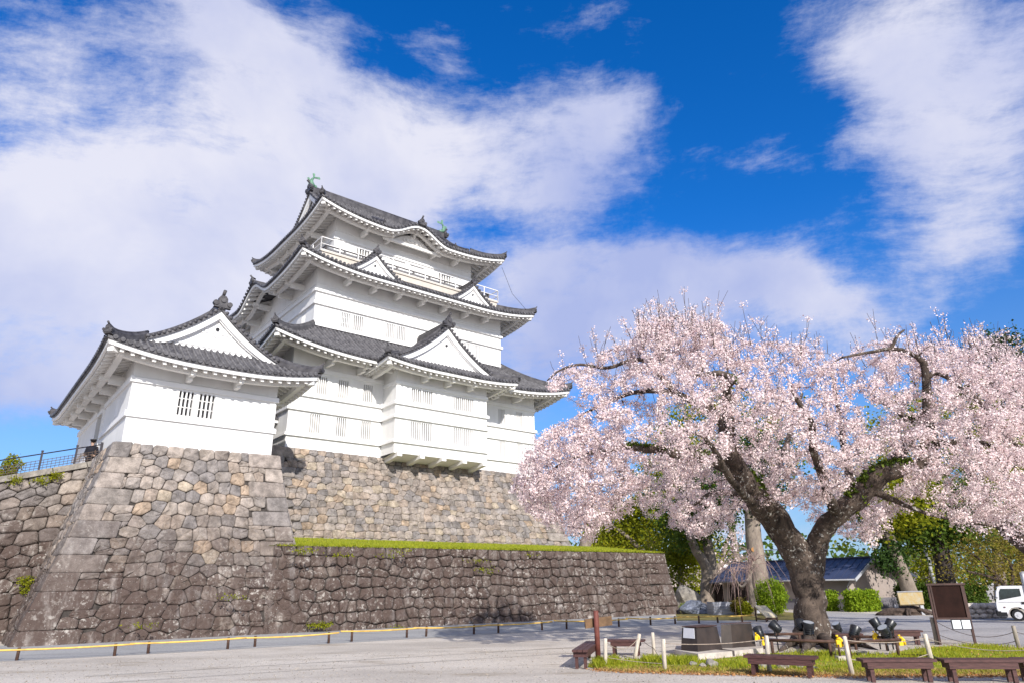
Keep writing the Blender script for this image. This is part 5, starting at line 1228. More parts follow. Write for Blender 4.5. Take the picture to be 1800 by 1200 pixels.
leaf_tree('broadleaf_tree', 'thick dark trunk beside a grey pole behind the notice board', ground(1666, 1058), dk, [(1560, 960), (1580, 880), (1650, 840), (1720, 870), (1720, 940), (1660, 950)], 46, 3.5, 1300, 142, 'leaf_green', 0.12, 8, 0.3, bark='bark_dark', ntw=120)
pl = root('utility_pole', 'slim grey pole against the dark trunk behind the notice board', 'pole', ground(1653, 1060)); m_ = MB(); m_.tube([(0, 0, 0), (-.25, 0, 3.4)], .13, 10); m_.tube([(-.25, 0, 3.4), (-.55, 0, 7.5)], .10, 10); m_.box((-.22, -.14, 3.0), (.2, .1, .5)); m_.build('pole_shaft', 'pole', pl)
mp1 = [px_limb([(1800, 1068, 42, .22), (1775, 1040, 42, .17), (1750, 1010, 42, .13), (1725, 985, 42, .08), (1700, 965, 42, .05)], 4, .06, 151), px_limb([(1775, 1040, 42, .12), (1780, 1000, 42, .1), (1760, 970, 42, .06)], 4, .06, 152), px_limb([(1760, 1020, 42, .12), (1730, 1010, 41.6, .08), (1700, 1003, 41, .05)], 4, .06, 153)]
leaf_tree('maple_tree', 'half-bare maple with olive young leaves behind the white truck', ground(1800, 1068), mp1, [(1660, 1010), (1680, 960), (1740, 930), (1830, 930), (1830, 1040), (1760, 1040), (1700, 1030)], 42, 2.5, 620, 154, 'leaf_olive', 0.065, 8, 0.3, bark='bark', ntw=220)
mp2 = [px_limb([(1690, 1052, 55, .3), (1688, 1000, 55, .2), (1692, 960, 55, .1)], 4, .06, 156)]
leaf_tree('maple_tree', 'young lime-leaved tree between house gable and dark trunk', ground(1632, 1052), [px_limb([(1632, 1052, 55, .2), (1634, 1010, 55, .14), (1640, 980, 55, .08)], 4, .06, 157)], [(1610, 1000), (1640, 960), (1660, 985), (1655, 1035), (1625, 1030)], 55, 1.5, 300, 158, 'leaf_yg', 0.10, 7, 0.3, ntw=60)
leaf_tree('broadleaf_tree', 'yellow-green tree filling the gaps behind the right-hand blossom', ground(1760, 1050), [px_limb([(1760, 1050, 60, .5), (1755, 980, 60, .4), (1740, 900, 60, .3), (1720, 840, 60, .15)], 4, .04, 161), px_limb([(1755, 960, 60, .3), (1700, 900, 60, .18), (1660, 860, 60, .1)], 4, .04, 162)],
          [(1480, 900), (1500, 800), (1560, 700), (1680, 690), (1800, 720), (1830, 960), (1700, 1000), (1640, 960), (1540, 950)], 60, 5, 2300, 163, 'leaf_yg', 0.15, 9, 0.4, ntw=200)
leaf_tree('pine_tree', 'dark evergreen crown showing above the blossom at top right', ground(1790, 1050), [px_limb([(1800, 1050, 66, .6), (1800, 850, 66, .45), (1795, 650, 66, .2)], 4, .02, 166)],
          [(1700, 640), (1720, 605), (1770, 590), (1830, 598), (1860, 700), (1840, 850), (1740, 820), (1700, 720)], 66, 5, 2200, 167, 'leaf_dark', 0.15, 9, 0.35, ntw=170, bark='bark')
leaf_tree('broadleaf_tree', 'mid-green tree glimpsed through the middle of the great cherry', ground(1300, 1045), [px_limb([(1300, 1045, 80, .6), (1290, 950, 80, .4), (1270, 850, 80, .2)], 4, .03, 171)],
          [(1140, 860), (1160, 740), (1250, 690), (1370, 700), (1400, 800), (1330, 870), (1230, 900)], 80, 5, 1800, 172, 'leaf_yg', 0.17, 8, 0.45, ntw=150)

def bush(name, label, base, size, n, leaf, lsize, seed, boxy=False, cat='shrub', group=None, rz=0.0, stems=14, per=9):
    o = root(name, label, cat, base, rz, group); rg = np.random.default_rng(seed); sx, sy, sz = size
    if boxy:
        m = 4*n; p = rg.uniform(-1, 1, (m, 3)); p = p[np.abs(p).max(1) > 0.72][:n]; p = p/np.maximum(1, (np.abs(p)**6).sum(1)**(1/6))[:, None]; p = p*np.array([sx, sy, sz])/2+np.array([0, 0, sz/2]); p[:, 2] = np.maximum(p[:, 2], 0.04)
    else:
        p = rg.normal(0, 1, (n, 3)); p /= np.linalg.norm(p, axis=1)[:, None]; p *= rg.uniform(0.35, 1.0, n)[:, None]**0.5; p *= (1+0.22*np.sin(p[:, :1]*5+seed)*np.sin(p[:, 1:2]*4)); p = p*np.array([sx, sy, sz])/2+np.array([0, 0, sz*.52]); p[:, 2] = np.maximum(p[:, 2], .03)
    V, F, col = quads(p, lsize, per, lsize*1.5, seed); np_mesh('foliage', V, F, leaf, o, col)
    st_ = []
    for i in range(stems):
        a = rg.uniform(0, 6.28); e = np.array([math.cos(a)*sx*.3, math.sin(a)*sy*.3, sz*.75]); st_.append((np.array([[0, 0, 0], e*np.array([.3, .3, .5]), e])+np.array([[rg.normal(0, .05*sx), 0, 0]]), [.03, .02, .01]))
    V, F = tubes_np(st_, 4); np_mesh('stems', V, F, 'bark', o); return o
HZ = YAW
bush('clipped_hedge', 'clipped light-green hedge block in front of the house gable wall', ground(1518, 1074), (1.7, 1.0, 1.05), 800, 'leaf_lime', 0.06, 201, True, 'hedge', rz=0.2)
bush('clipped_hedge', 'narrow piece of clipped hedge just right of the cherry trunk', ground(1462, 1073), (0.55, .8, 1.0), 330, 'leaf_lime', 0.06, 202, True, 'hedge', rz=0.2)
bush('clipped_hedge', 'dark green hedge between the map board and the notice board', ground(1612, 1070), (1.8, 1.0, 1.42), 800, 'leaf_green', 0.06, 203, True, 'hedge', rz=0.1)
bush('clipped_hedge', 'dark green hedge between the notice board and the white truck', ground(1714, 1071), (1.25, 1.0, 1.3), 600, 'leaf_green', 0.06, 204, True, 'hedge', rz=0.1)
bush('garden_shrub', 'feathery lime-green shrub behind the sloping information board', ground(1360, 1081), (1.75, 1.4, 1.75), 800, 'leaf_lime', 0.045, 205, False, per=8)
bush('garden_shrub', 'small olive shrub in front of the grey planter', ground(1302, 1080), (0.9, .7, .8), 260, 'leaf_olive', 0.045, 206)
bush('garden_shrub', 'low olive shrub at the foot of the weeping tree', ground(1316, 1082), (0.8, .7, .65), 260, 'leaf_yg', 0.045, 207)
bush('garden_shrub', 'small bright green plant among the garden rocks', ground(1212, 1076), (1.0, .8, .5), 280, 'leaf_lime', 0.045, 208)
bush('garden_shrub', 'dark clipped shrub before the black fence', ground(1203, 1062), (2.6, 1.0, 1.0), 420, 'leaf_dark', 0.06, 209)
# far tree belt beyond everything (reads as one mass)
rg_ = np.random.default_rng(77); cs = []
for i in range(420):
    x = rg_.uniform(-260, 420); y = 190+rg_.normal(0, 16); h = 7+5*abs(math.sin(x*.031)+.4*math.sin(x*.11)); cs.append(np.array([x, y, 0])+rg_.normal(0, 1, (26, 3))*np.array([3.2, 2.2, 0])+np.array([0, 0, 1])*rg_.uniform(0, h, (26, 1)))
V, F, col = quads(np.concatenate(cs), 0.75, 3, .9, 78); tag(np_mesh('far_woods', V, F, 'leaf_green', None, col), 'distant strip of green woods on the horizon', 'woods', kind='stuff')
# ================================================================== OBJECTS IN THE SQUARE
def bench(label, a, b, width, h, group='brown plank benches', over=0.12):
    """a, b: ground points under the front legs (left, right as seen); width goes away from the viewer"""
    a, b = np.array(a[:2]), np.array(b[:2]); d = b-a; L = np.linalg.norm(d); rz = math.atan2(d[1], d[0])
    o = root('plank_bench', label, 'bench', (*a, 0), rz, group)
    n = 3; sw = (width+0.10)/n
    for k in range(n):
        m = MB(); m.box((L/2, -0.05+sw*(k+.5), h-.022), (L+2*over, sw-.012, .044)); m.build('seat_plank', 'bench', o)
    m = MB(); m.box((L/2, -.012, h-.095), (L+.10, .035, .10)); m.box((L/2, width+.012, h-.095), (L+.10, .035, .10)); m.box((-.03, width/2, h-.095), (.035, width, .10)); m.box((L+.03, width/2, h-.095), (.035, width, .10)); m.build('apron', 'bench', o)
    for x in (0.02, L-.02):
        for y in (.03, width-.03): m = MB(); m.box((x, y, (h-.05)/2), (.062, .062, h-.05)); m.build('leg', 'bench', o)
    return o
bench('brown plank bench nearest the camera, left of the leaning pale stake', ground(1323, 1187), ground(1426, 1192), .30, .35)
bench('brown plank bench in the front row, middle one of the three', ground(1535, 1199), ground(1640, 1199), .26, .36)
bench('brown plank bench in the front row, at the far right', ground(1680, 1200), ground(1791, 1200.5), .26, .36)
bench('brown plank bench at the right frame edge, only its tip showing', ground(1812, 1199), ground(1925, 1200), .26, .36)
A_, B_ = ground(1032, 1175), ground(1052, 1156)
bench('short brown bench left of the red-brown sign post, seen end on', A_, B_, .24, .37)
bench('brown bench behind the red-brown sign post and the first stakes', ground(1078, 1152), ground(1122, 1152.5), .30, .36, over=.16)
bench('low dark bench behind the right floodlight cluster', ground(1577, 1133), ground(1618, 1133), .28, .36)
bench('low dark bench half hidden right of the great cherry trunk', ground(1480, 1136), ground(1512, 1136), .28, .32)

# red-brown post with a plank
G = ground(1052, 1162); o = root('sign_post', 'red-brown round post carrying a blank brown plank', 'sign post', G)
m = MB(); m.tube([(0, 0, -.05), (0, 0, 1.06), (0, 0, 1.075)], [.060, .060, .045], 14); m.build('post', 'post_red', o)
m = MB(); q1, q2 = at(1029, 1096, G[1]-.10)-G, at(1076, 1090, G[1]+.22)-G; m.bar(q1+(0, .09, 0), q2+(0, .09, 0), .035, .20); m.build('plank', 'board_brown', o)

# pale stakes and their ropes
STK = {}
def stake(key, label, base, top, r=.042, mt='stake', dd=0.0):
    b = ground(*base); t = at(top[0], top[1], b[1]+dd); o = root('wooden_stake', label, 'stake', b, 0, 'rope stakes round the cherry')
    m = MB(); q = t-b; m.tube([(0, 0, -.05), q*.5+(rng.normal(0, .006), 0, 0), q*.97, q], [r*1.02, r, r*.96, r*.72], 10); m.build('stake_wood', mt, o); STK[key] = (b, t)
stake(1, 'pale stake right beside the red-brown sign post', (1064, 1172), (1064, 1121), .044)
stake(2, 'pale stake leaning right in front of the back bench', (1115, 1157), (1124, 1113), .046)
stake(3, 'pale stake standing farthest back, left of the black panels', (1150, 1150), (1147, 1110.5))
stake(4, 'pale stake at the front edge of the grass left of the black panels', (1169, 1178), (1166, 1122))
stake(5, 'pale stake right of the black panels behind the nearest bench', (1353, 1182), (1347, 1116))
stake(6, 'tall pale stake leaning left between the two left front benches', (1499, 1187), (1484, 1117))
stake(7, 'thick pale stake behind the gap between the middle and right benches', (1638, 1163), (1625, 1113), .05)
stake(8, 'grey stake touching the left leg of the notice board', (1647, 1132), (1637, 1084), .05, 'stake_grey')
stake(9, 'grey stake standing alone near the right frame edge', (1791, 1137), (1781, 1098.5), .05, 'stake_grey')
def rope(label, pts, sag, r=.008, mt='rope'):
    """rope hanging between points, sagging by sag metres"""
    m = MB()
    for a, b in zip(pts[:-1], pts[1:]):
        a, b = np.array(a), np.array(b); s = np.linspace(0, 1, 13)[:, None]; p = a+(b-a)*s-np.array([[0, 0, 1.0]])*sag*4*s*(1-s); p[:, 2] = np.maximum(p[:, 2], .02); m.tube(p, r, 5)
    o = m.build('stake_rope', mt); tag(o, label, 'rope', 'ropes between the stakes')
def sp(k, f): b, t = STK[k]; return b+(t-b)*f
rope('slack rope from the sign-post stake to the leaning stake', [sp(1, .9), sp(2, .86)], .20, .007)
rope('rope from the leaning stake down to the front stake left of the panels', [sp(2, .88), sp(3, .3), sp(4, .25)], .03, .007, 'rope_dark')
rope('long taut rope passing in front of the black panels', [sp(4, .86), sp(5, .9)], .05)
rope('low rope from the first front stake through the grass', [sp(1, .35), sp(4, .22)], .02, .006)
rope('rope from the tall leaning stake to the thick stake', [sp(6, .9), sp(7, .86)], .07)
rope('low rope under the middle bench toward the thick stake', [sp(6, .42), sp(7, .30)], .10)
rope('pale rope running from the thick stake out of the right side', [sp(7, .84), at(1830, 1139, STK[7][0][1]-1.5)], .12)
rope('dark sagging rope between the two grey stakes', [sp(8, .93), sp(9, .72)], .26, .008, 'rope_dark')
rope('lower dark rope between the two grey stakes', [sp(8, .42), sp(9, .30)], .18, .008, 'rope_dark')
rope('dark rope from the right grey stake leaving the frame', [sp(9, .72), at(1850, 1104, STK[9][0][1])], .1, .008, 'rope_dark')

# dark panelled boxes on a concrete kerb
def frustum(m, base, top, mi=0):
    n = len(base); m.add(list(base)+list(top), [tuple(range(n-1, -1, -1)), tuple(range(n, 2*n))]+[(i, (i+1) % n, n+(i+1) % n, n+i) for i in range(n)], mi)
def panel_box(label, fl, fr, depth, h, taper, sheet=False):
    fl, fr = np.array(fl[:2]), np.array(fr[:2]); d = fr-fl; L = np.linalg.norm(d); rz = math.atan2(d[1], d[0]); o = root('panel_box', label, 'box', (*fl, 0.10), rz, 'dark boxes beside the cherry')
    m = MB(); t = taper; frustum(m, [(0, 0, 0), (L, 0, 0), (L, depth, 0), (0, depth, 0)], [(t, t, h), (L-t*.6, t, h), (L-t*.6, depth-t, h), (t, depth-t, h)]); m.build('panels', 'blackbox', o)
    m = MB(); m.box((L/2+t*.2, depth/2, h+.008), (L-1.6*t+.03, depth-2*t+.03, .014)); m.build('lid', 'notice_frame', o)
    m = MB()
    for x in (.03, L/2, L-.03):
        for z in (.05, h-.05): m.disc((x+t*z/h*(1 if x < L/2 else -.6 if x > L/2 else 0), t*z/h-.004, z), (0, 1, 0), .009, 6, 0, .012)
    m.build('screws', 'hub', o)
    return o, L, rz
fl, fr = ground(1229, 1146, .10), ground(1271, 1141, .10)
left_face = ground(1197, 1143, .10)
# the left box is turned: one panel looks to the left, one to the front
def turned_box(label, corner, right, leftp, h, taper, paper):
    c, r_, l_ = [np.array(p[:2]) for p in (corner, right, leftp)]; o = root('panel_box', label, 'box', (*c, .10), 0, 'dark boxes beside the cherry')
    base = [np.r_[x-c, 0] for x in (l_, c, r_, r_+(l_-c))]; ctr = sum(base)/4; top = [ctr+(p-ctr)*(1-taper)+np.array([0, 0, h]) for p in base]
    m = MB(); frustum(m, base, top); m.build('panels', 'blackbox', o)
    m = MB(); frustum(m, [ctr+(p-ctr)*1.02+np.array([0, 0, .004]) for p in top], [ctr+(p-ctr)*1.02+np.array([0, 0, .022]) for p in top]); m.build('lid', 'notice_frame', o)
    if paper:
        a, b, c2, d2 = base[0], base[1], top[1], top[0]
        def Q(u, v): return (a*(1-u)+b*u)*(1-v)+(d2*(1-u)+c2*u)*v
        n = np.cross(b-a, d2-a); n /= np.linalg.norm(n); k = .012*n*(1 if n[1] < 0 else -1); m = MB()
        qs = [Q(.12, .56), Q(.86, .56), Q(.86, .99), Q(.12, .99)]; frustum(m, [q+k*.3 for q in qs], [q+k for q in qs]); m.build('paper_sheet', 'sheet', o, label='white sheet taped at the top')
turned_box('dark brown tapered box with a white sheet on its left panel', ground(1227, 1146, .1), ground(1270, 1140.5, .1), ground(1197, 1143, .1), .52, .16, True)
turned_box('dark brown tapered box next to the one with the white sheet', ground(1288, 1139, .1), ground(1329, 1136, .1), ground(1268, 1139.5, .1), .55, .12, False)
kb = root('concrete_kerb', 'pale concrete plinth under the dark panelled boxes', 'plinth', (*ground(1228, 1157)[:2], 0)); m = MB(); K = np.array(kb.location)
front = [ground(1186, 1150), ground(1228, 1158), ground(1288, 1153), ground(1292, 1152), ground(1342, 1147)]
bk = [ground(1342, 1138), ground(1190, 1142)]
for tri in ((front[0], front[1], front[2]-(0, 0, 0), bk[1]), (front[3], front[4], bk[0], (front[3]+bk[0]*0+np.array([-.25, 1.4, 0])))):
    b_ = [p-K for p in tri]; frustum(m, b_, [p+np.array([0, 0, .115]) for p in b_])
m.build('kerb_blocks', 'concrete', kb)

# log rails round the cherry with floodlights on them
def log_rail(label, a, b, h, r=.035, legs=(0.08, .92), mt='post_brown'):
    a, b = np.array(a), np.array(b); o = root('log_rail', label, 'rail', (*a[:2], 0), 0, 'low log rails round the cherry'); q = b-a; m = MB(); m.tube([(0, 0, h), (q[0]*.5, q[1]*.5, h+.006), (q[0], q[1], h)], r, 9); m.build('rail_log', mt, o)
    for t in legs: m = MB(); m.tube([(q[0]*t, q[1]*t, -.03), (q[0]*t, q[1]*t, h-.02)], r*1.05, 8); m.build('leg', mt, o)
log_rail('front log rail left of the cherry trunk', ground(1350, 1151), ground(1472, 1155), .33)
log_rail('front log rail right of the cherry trunk', ground(1487, 1158), ground(1588, 1151), .33)
log_rail('back log rail left of the cherry trunk', ground(1338, 1140), ground(1414, 1138), .34)
log_rail('back log rail right of the cherry trunk under the floodlights', ground(1500, 1141), ground(1566, 1143), .30)
def floodlight(label, px, py, Dd, aim, s=1.0, lensvis=True):
    c = at(px, py, Dd); aim = np.array(aim, float); aim /= np.linalg.norm(aim); o = root('floodlight', label, 'floodlight', (c[0], c[1], 0), 0, 'floodlights aimed into the cherry'); z = c[2]; cc = np.array([0, 0, z])
    m = MB(); m.tube([cc-aim*.15*s, cc-aim*.13*s, cc-aim*.02*s, cc+aim*.12*s, cc+aim*.13*s], [.05*s, .085*s, .105*s, .125*s, .12*s], 14)
    sd = np.cross(aim, (0, 0, 1)); sd /= np.linalg.norm(sd)+1e-6
    for k in range(4): m.tube([cc-aim*(.10-.045*k)*s, cc-aim*(.09-.045*k)*s], .112*s, 14)
    m.build('housing', 'lamp_black', o); m = MB(); m.disc(cc+aim*.128*s, aim, .11*s, 16, 0, .01); m.build('lens', 'lens', o)
    m = MB(); b0 = cc-np.array([0, 0, .21*s])
    for q in (-1, 1): m.bar(cc+sd*q*.125*s, b0+sd*q*.10*s, .03, .012)
    m.bar(b0-sd*.10*s, b0+sd*.10*s, .03, .012); m.build('bracket', 'lamp_black', o)
    m = MB(); m.tube([(0, 0, 0), (b0[0], b0[1], b0[2]+.01)], .018, 7); m.build('stand', 'lamp_black', o)
TD = TB[1]
floodlight('floodlight just right of the dark boxes with a yellow clamp under it', 1334, 1111, 19.0, (-.15, .5, .9))
floodlight('floodlight tilted left between the boxes and the cherry trunk', 1363, 1101, 19.2, (-.6, .5, .75), 1.05)
floodlight('floodlight against the left side of the trunk', 1407, 1098, TD-1.0, (.1, .55, .8))
floodlight('floodlight with bright round lens in front of the trunk', 1421, 1103, TD-1.25, (.05, -.25, .95), 1.2)
floodlight('floodlight half hidden behind the right edge of the trunk', 1472, 1102, TD+.9, (-.4, -.2, .9))
floodlight('single floodlight a step right of the trunk', 1502, 1110, 18.9, (.45, .1, .75), 1.1)
floodlight('upper left floodlight of the right-hand cluster', 1540, 1096, 18.8, (-.3, .3, .9), 1.05)
floodlight('lower middle floodlight of the right-hand cluster', 1556, 1110, 18.3, (-.45, -.2, .8), 1.05)
floodlight('upper right floodlight of the right-hand cluster', 1563, 1099, 18.7, (.65, .1, .75), 1.05)
def clamp_(label, px, py, Dd, s):
    c = at(px, py, Dd); o = root('yellow_clamp', label, 'clamp', c, 0, 'yellow clamps on the log rails'); m = MB()
    m.tube([(-.05*s, 0, .07*s), (.0, -.02, .09*s), (.06*s, 0, .03*s), (.07*s, 0, -.07*s)], .035*s, 8); m.box((-.03*s, 0, -.01*s), (.10*s, .07*s, .15*s)); m.tube([(-.04*s, 0, .12*s), (-.04*s, 0, .16*s)], .03*s, 8); m.build('clamp_body', 'yellow', o)
clamp_('yellow clamp under the floodlight by the dark boxes', 1331, 1120, 18.7, .75); clamp_('yellow clamp left of the pale stake by the nearest bench', 1344, 1128, 17.8, .75)
clamp_('largest yellow clamp, on a dark peg below the trunk', 1476, 1129, 17.0, 1.05); clamp_('yellow clamp below the upper left floodlight of the cluster', 1539, 1118, 18.5, .8); clamp_('yellow clamp at the right end of the front log rail', 1585, 1127, 17.3, .95)
G = ground(1478, 1160); o = root('clamp_peg', 'dark peg on a stone block below the yellow clamp', 'peg', G); m = MB(); m.tube([(0, 0, .05), (0, 0, .32)], .025, 8); m.build('peg', 'post_brown', o); m = MB(); m.box((.03, 0, .04), (.22, .18, .10)); m.build('stone_block', 'concrete', o)
m = MB(); m.tube([tuple(ground(x, y))[:2]+(.03,) for x, y in ((1585, 1153), (1640, 1155), (1665, 1168), (1690, 1172), (1703, 1176))], .03, 8); tag(m.build('black_hose', 'hose'), 'black hose lying on the grass behind the right bench', 'hose')

# notice board
a, b = ground(1653, 1132.5), ground(1715, 1132.5); d = b-a; L = np.linalg.norm(d); o = root('notice_board', 'blank dark brown notice board on two posts with two white sheets', 'notice board', a, math.atan2(d[1], d[0]))
for x in (0, L): m = MB(); m.box((x, 0, .76), (.055, .055, 1.52)); m.build('post', 'notice_frame', o)
m = MB(); m.box((L/2, 0, 1.07), (L-.06, .03, .82)); m.build('board', 'notice', o)
m = MB(); m.box((L/2, -.01, 1.505), (L+.12, .09, .05)); m.box((L/2, -.01, .645), (L-.056, .06, .05)); m.box((.045, -.02, 1.07), (.035, .05, .80)); m.box((L-.045, -.02, 1.07), (.035, .05, .80)); m.build('frame', 'notice_frame', o)
m = MB(); m.box((L-.24, -.03, .50), (.48, .02, .25)); c_ = m.build('sheet_case', 'lamp_black', o)
for x in (L-.355, L-.125): m = MB(); m.box((x, -.044, .50), (.20, .006, .21)); m.build('paper', 'paper', c_)
# map board
a = ground(1583, 1081); o = root('map_board', 'pale yellow map board tilted on two grey legs', 'map board', a)
q = [at(1577, 1040.5, a[1])-a, at(1621, 1039.5, a[1])-a, at(1625, 1060.5, a[1]-.35)-a, at(1583, 1062, a[1]-.35)-a]
m = MB(); k = np.array([0, .10, -.06]); frustum(m, [p+k for p in q[::-1]], q[::-1]); m.build('panel', 'map', o); m = MB(); m.bar(q[0]+(0, .02, .03), q[1]+(0, .02, .03), .10, .05); m.build('top_edge', 'pole', o)
for x in (q[3][0]-.02, q[2][0]+.05): m = MB(); m.box((x, .06, .24), (.16, .14, .52)); m.build('leg', 'truck_grey', o)
# sloping information board
a = ground(1347, 1092); o = root('information_board', 'sloping cream information board on thin brown legs', 'information board', a)
q = [at(1326, 1063.5, a[1]+.5)-a, at(1346, 1063.5, a[1]+.7)-a, at(1366, 1082, a[1]+.1)-a, at(1346, 1082.5, a[1]-.3)-a]
m = MB(); frustum(m, [p-np.array([0, 0, .05]) for p in q[::-1]], q[::-1]); m.build('panel', 'info', o)
for p in q: m = MB(); m.box((p[0]*.97, p[1], (p[2]-.04)/2), (.05, .05, p[2]-.04)); m.build('leg', 'post_brown', o)
m = MB(); m.bar((q[0][0], q[0][1], .12), (q[3][0], q[3][1], .12), .04, .05); m.bar((q[1][0], q[1][1], .12), (q[2][0], q[2][1], .12), .04, .05); m.bar((q[3][0], q[3][1], .12), (q[2][0], q[2][1], .12), .04, .05); m.build('stretcher', 'post_brown', o)

# short brown posts and yellow rails along the stone wall
PP = [(29, 1160, 1138), (201, 1152, 1131), (260, 1148, 1127.5), (400, 1140, 1120.5), (448, 1136, 1117.5), (577.6, 1130, 1111), (618, 1127, 1107), (715, 1120, 1103), (749, 1118, 1101), (833, 1114, 1098), (876, 1112, 1096), (953, 1107, 1092), (996, 1105, 1089), (1088, 1101, 1087), (1144, 1098, 1084), (1187, 1096, 1083), (1229, 1095, 1082), (1262, 1094, 1081.5), (1305, 1092, 1080)]
tops = []
for i, (px, py, pt) in enumerate(PP):
    b_ = ground(px, py); h = at(px+(px-840)*-.0045, pt-1, b_[1])[2]; o = root('fence_post', 'short brown post, %s from the left along the stone wall' % ORD[i], 'fence post', b_, rng.uniform(0, 1), 'short posts along the stone wall'); m = MB(); m.tube([(0, 0, -.05), (rng.normal(0, .01), rng.normal(0, .01), h)], [.042, .038], 9); m.build('post_wood', 'post_brown', o); tops.append(b_+np.array([0, 0, h-.03]))
def yrail(i, a, b, ea, eb, sag):
    """yellow rail lashed to the tops of two posts, ends running past them"""
    a, b = np.array(a), np.array(b); d = (b-a)/np.linalg.norm(b-a); off = np.array([0.03, -.045, 0]); s = np.linspace(0, 1, 11)[:, None]; p = a-d*ea+(b-a+d*(ea+eb))*s+off; p[:, 2] -= (sag*4*s*(1-s))[:, 0]
    m = MB(); m.tube(p, .024, 8); tag(m.build('yellow_rail', 'bamboo'), 'thin yellow rail, %s from the left along the stone wall' % ORD[i], 'rail', 'yellow rails along the stone wall')
yr = [(0, 1, 1.2, .45, .03), (2, 3, .5, .5, .02), (4, 5, .6, .3, .04), (6, 7, .45, .5, .03), (8, 9, .5, .6, .04), (10, 11, .6, .5, .03), (12, 13, .6, .4, .05), (14, 15, 1.3, .7, .06), (16, 16, 1.0, 1.0, .05), (17, 18, .8, .9, .03)]
for i, (a, b, ea, eb, sg) in enumerate(yr):
    if a == b: yrail(i, tops[a]-np.array([.6, -.12, 0]), tops[a]+np.array([.6, .12, 0]), .3, .3, .03)
    else: yrail(i, tops[a], tops[b], ea, eb, sg)

# rocks, planter and fence in the garden behind
def rock(label, px, py, r, sq, seed, mt='rock', zoff=.0, n=3, grp=None):
    g = ground(px, py); m = MB(); m.blob((0, 0, r*sq[2]*.55), r, n, .22, seed, 0, sq, False); o = m.build('garden_rock', mt); o.location = tuple(g+np.array([0, 0, zoff])); tag(o, label, 'rock', grp)
rock('tall pitted grey rock at the end of the terrace wall', 1208, 1071, .75, (1.05, .8, 1.25), 1)
rock('blue-grey rock lying beside the pitted rock', 1222, 1078, .62, (1.35, .9, .72), 2, 'rock_blue')
rock('pale flat rock on top of the grey planter, left one', 1290, 1062, .62, (1.3, .9, .8), 3, zoff=.55)
rock('pale low rock on top of the grey planter, right one', 1307, 1064, .5, (1.3, .9, .7), 4, zoff=.5)
for i, (px, py, r, lb) in enumerate(((1218, 1169, .13, 'small pale stone in the grass behind the front stake'), (1252, 1170, .20, 'larger pale stone in the grass left of the nearest bench'), (1236, 1172, .12, 'little stone between two pale stones in the grass'), (1345, 1172, .17, 'pinkish stone under the nearest bench'), (1378, 1174, .17, 'brown stone behind the nearest bench'), (1408, 1174, .13, 'white stone right of centre under the nearest bench'), (1420, 1170, .10, 'grey stone at the right leg of the nearest bench'), (1432, 1176, .10, 'brownish stone right of the nearest bench'), (1515, 1150, .18, 'half-buried rock among the cherry roots'))):
    rock(lb, px, py, r*.58, (1.2, 1, .7), 20+i, 'rock', n=2, grp='stones in the grass')
pa, pb = ground(1256, 1080), ground(1310, 1079); d = pb-pa; L = np.linalg.norm(d); o = root('raised_planter', 'grey board-sided raised planter in the garden', 'planter', pa, math.atan2(d[1], d[0])); m = MB()
for k in range(5): m.box((L/2, 0, .07+.135*k), (L, .06, .127)); m.box((0, .6, .07+.135*k), (.055, 1.14, .126)); m.box((L, .6, .07+.135*k), (.055, 1.14, .126))
m.build('side_boards', 'greyboard', o); m = MB(); m.box((L/2, .6, .6), (L-.06, 1.1, .05)); m.build('soil', 'soil', o)
pa, pb = ground(1312, 1079), ground(1345, 1078); d = pb-pa; L = np.linalg.norm(d); o = root('raised_planter', 'farther grey planter box partly behind the weeping tree', 'planter', pa+np.array([0, .9, 0]), math.atan2(d[1], d[0])); m = MB()
for k in range(5): m.box((L/2, 0, .07+.135*k), (L, .06, .127))
m.build('side_boards', 'greyboard', o); m = MB(); m.box((L/2, .5, .6), (L, .9, .05)); m.build('soil', 'soil', o)
fa, fb = at(1178, 1062, 62), at(1330, 1060, 56); fa[2] = fb[2] = 0; d = fb-fa; L = np.linalg.norm(d); o = root('board_fence', 'black board fence behind the garden rocks', 'fence', fa, math.atan2(d[1], d[0])); h = at(1200, 1032, 61)[2]; m = MB()
for k in range(int(L/.5)): m.box((.25+.5*k, 0, h/2), (.49, .05, h))
m.build('boards', 'fence_black', o); m = MB(); m.box((L/2, -.04, h+.03), (L, .12, .06)); m.build('top_rail', 'fence_black', o)
sheet('garden_bed', [tuple(ground(*p)[:2]) for p in ((1190, 1090), (1420, 1089), (1398, 1076), (1340, 1072), (1240, 1060), (1185, 1064))], 0.006, 'soil')

# the house
H0 = toC(ground(1500, 1072)); HX0, HY0 = H0[0], H0[1]; HX1 = HX0+6.95
def plC(px, py, axis, val):
    dd = toC(ray(px, py)); cc = toC(CAMP); t = (val-cc[axis])/dd[axis]; return cc+t*dd
house = castle_root('house', 'low greige house with long blue metal roof behind the cherry trunk', 'house', (HX0+3.4, HY0+4, 0))
Yg = HY0-.75; eL, ap, eR = plC(1503, 1016, 1, Yg), plC(1535, 978, 1, Yg), plC(1610, 1010, 1, Yg); ze = (eL[2]+eR[2])/2; RX, RZ = ap[0], ap[2]; XE0, XE1 = eL[0], eR[0]; YB = HY0+9.5
def roofz(x): return RZ-(RX-x)*(RZ-eL[2])/(RX-XE0) if x < RX else RZ-(x-RX)*(RZ-eR[2])/(XE1-RX)
m = MB(); pts = [(HX0, HY0, 0), (HX1, HY0, 0), (HX1, HY0, roofz(HX1)-.12), (RX, HY0, RZ-.12), (HX0, HY0, roofz(HX0)-.12)]; n = 5
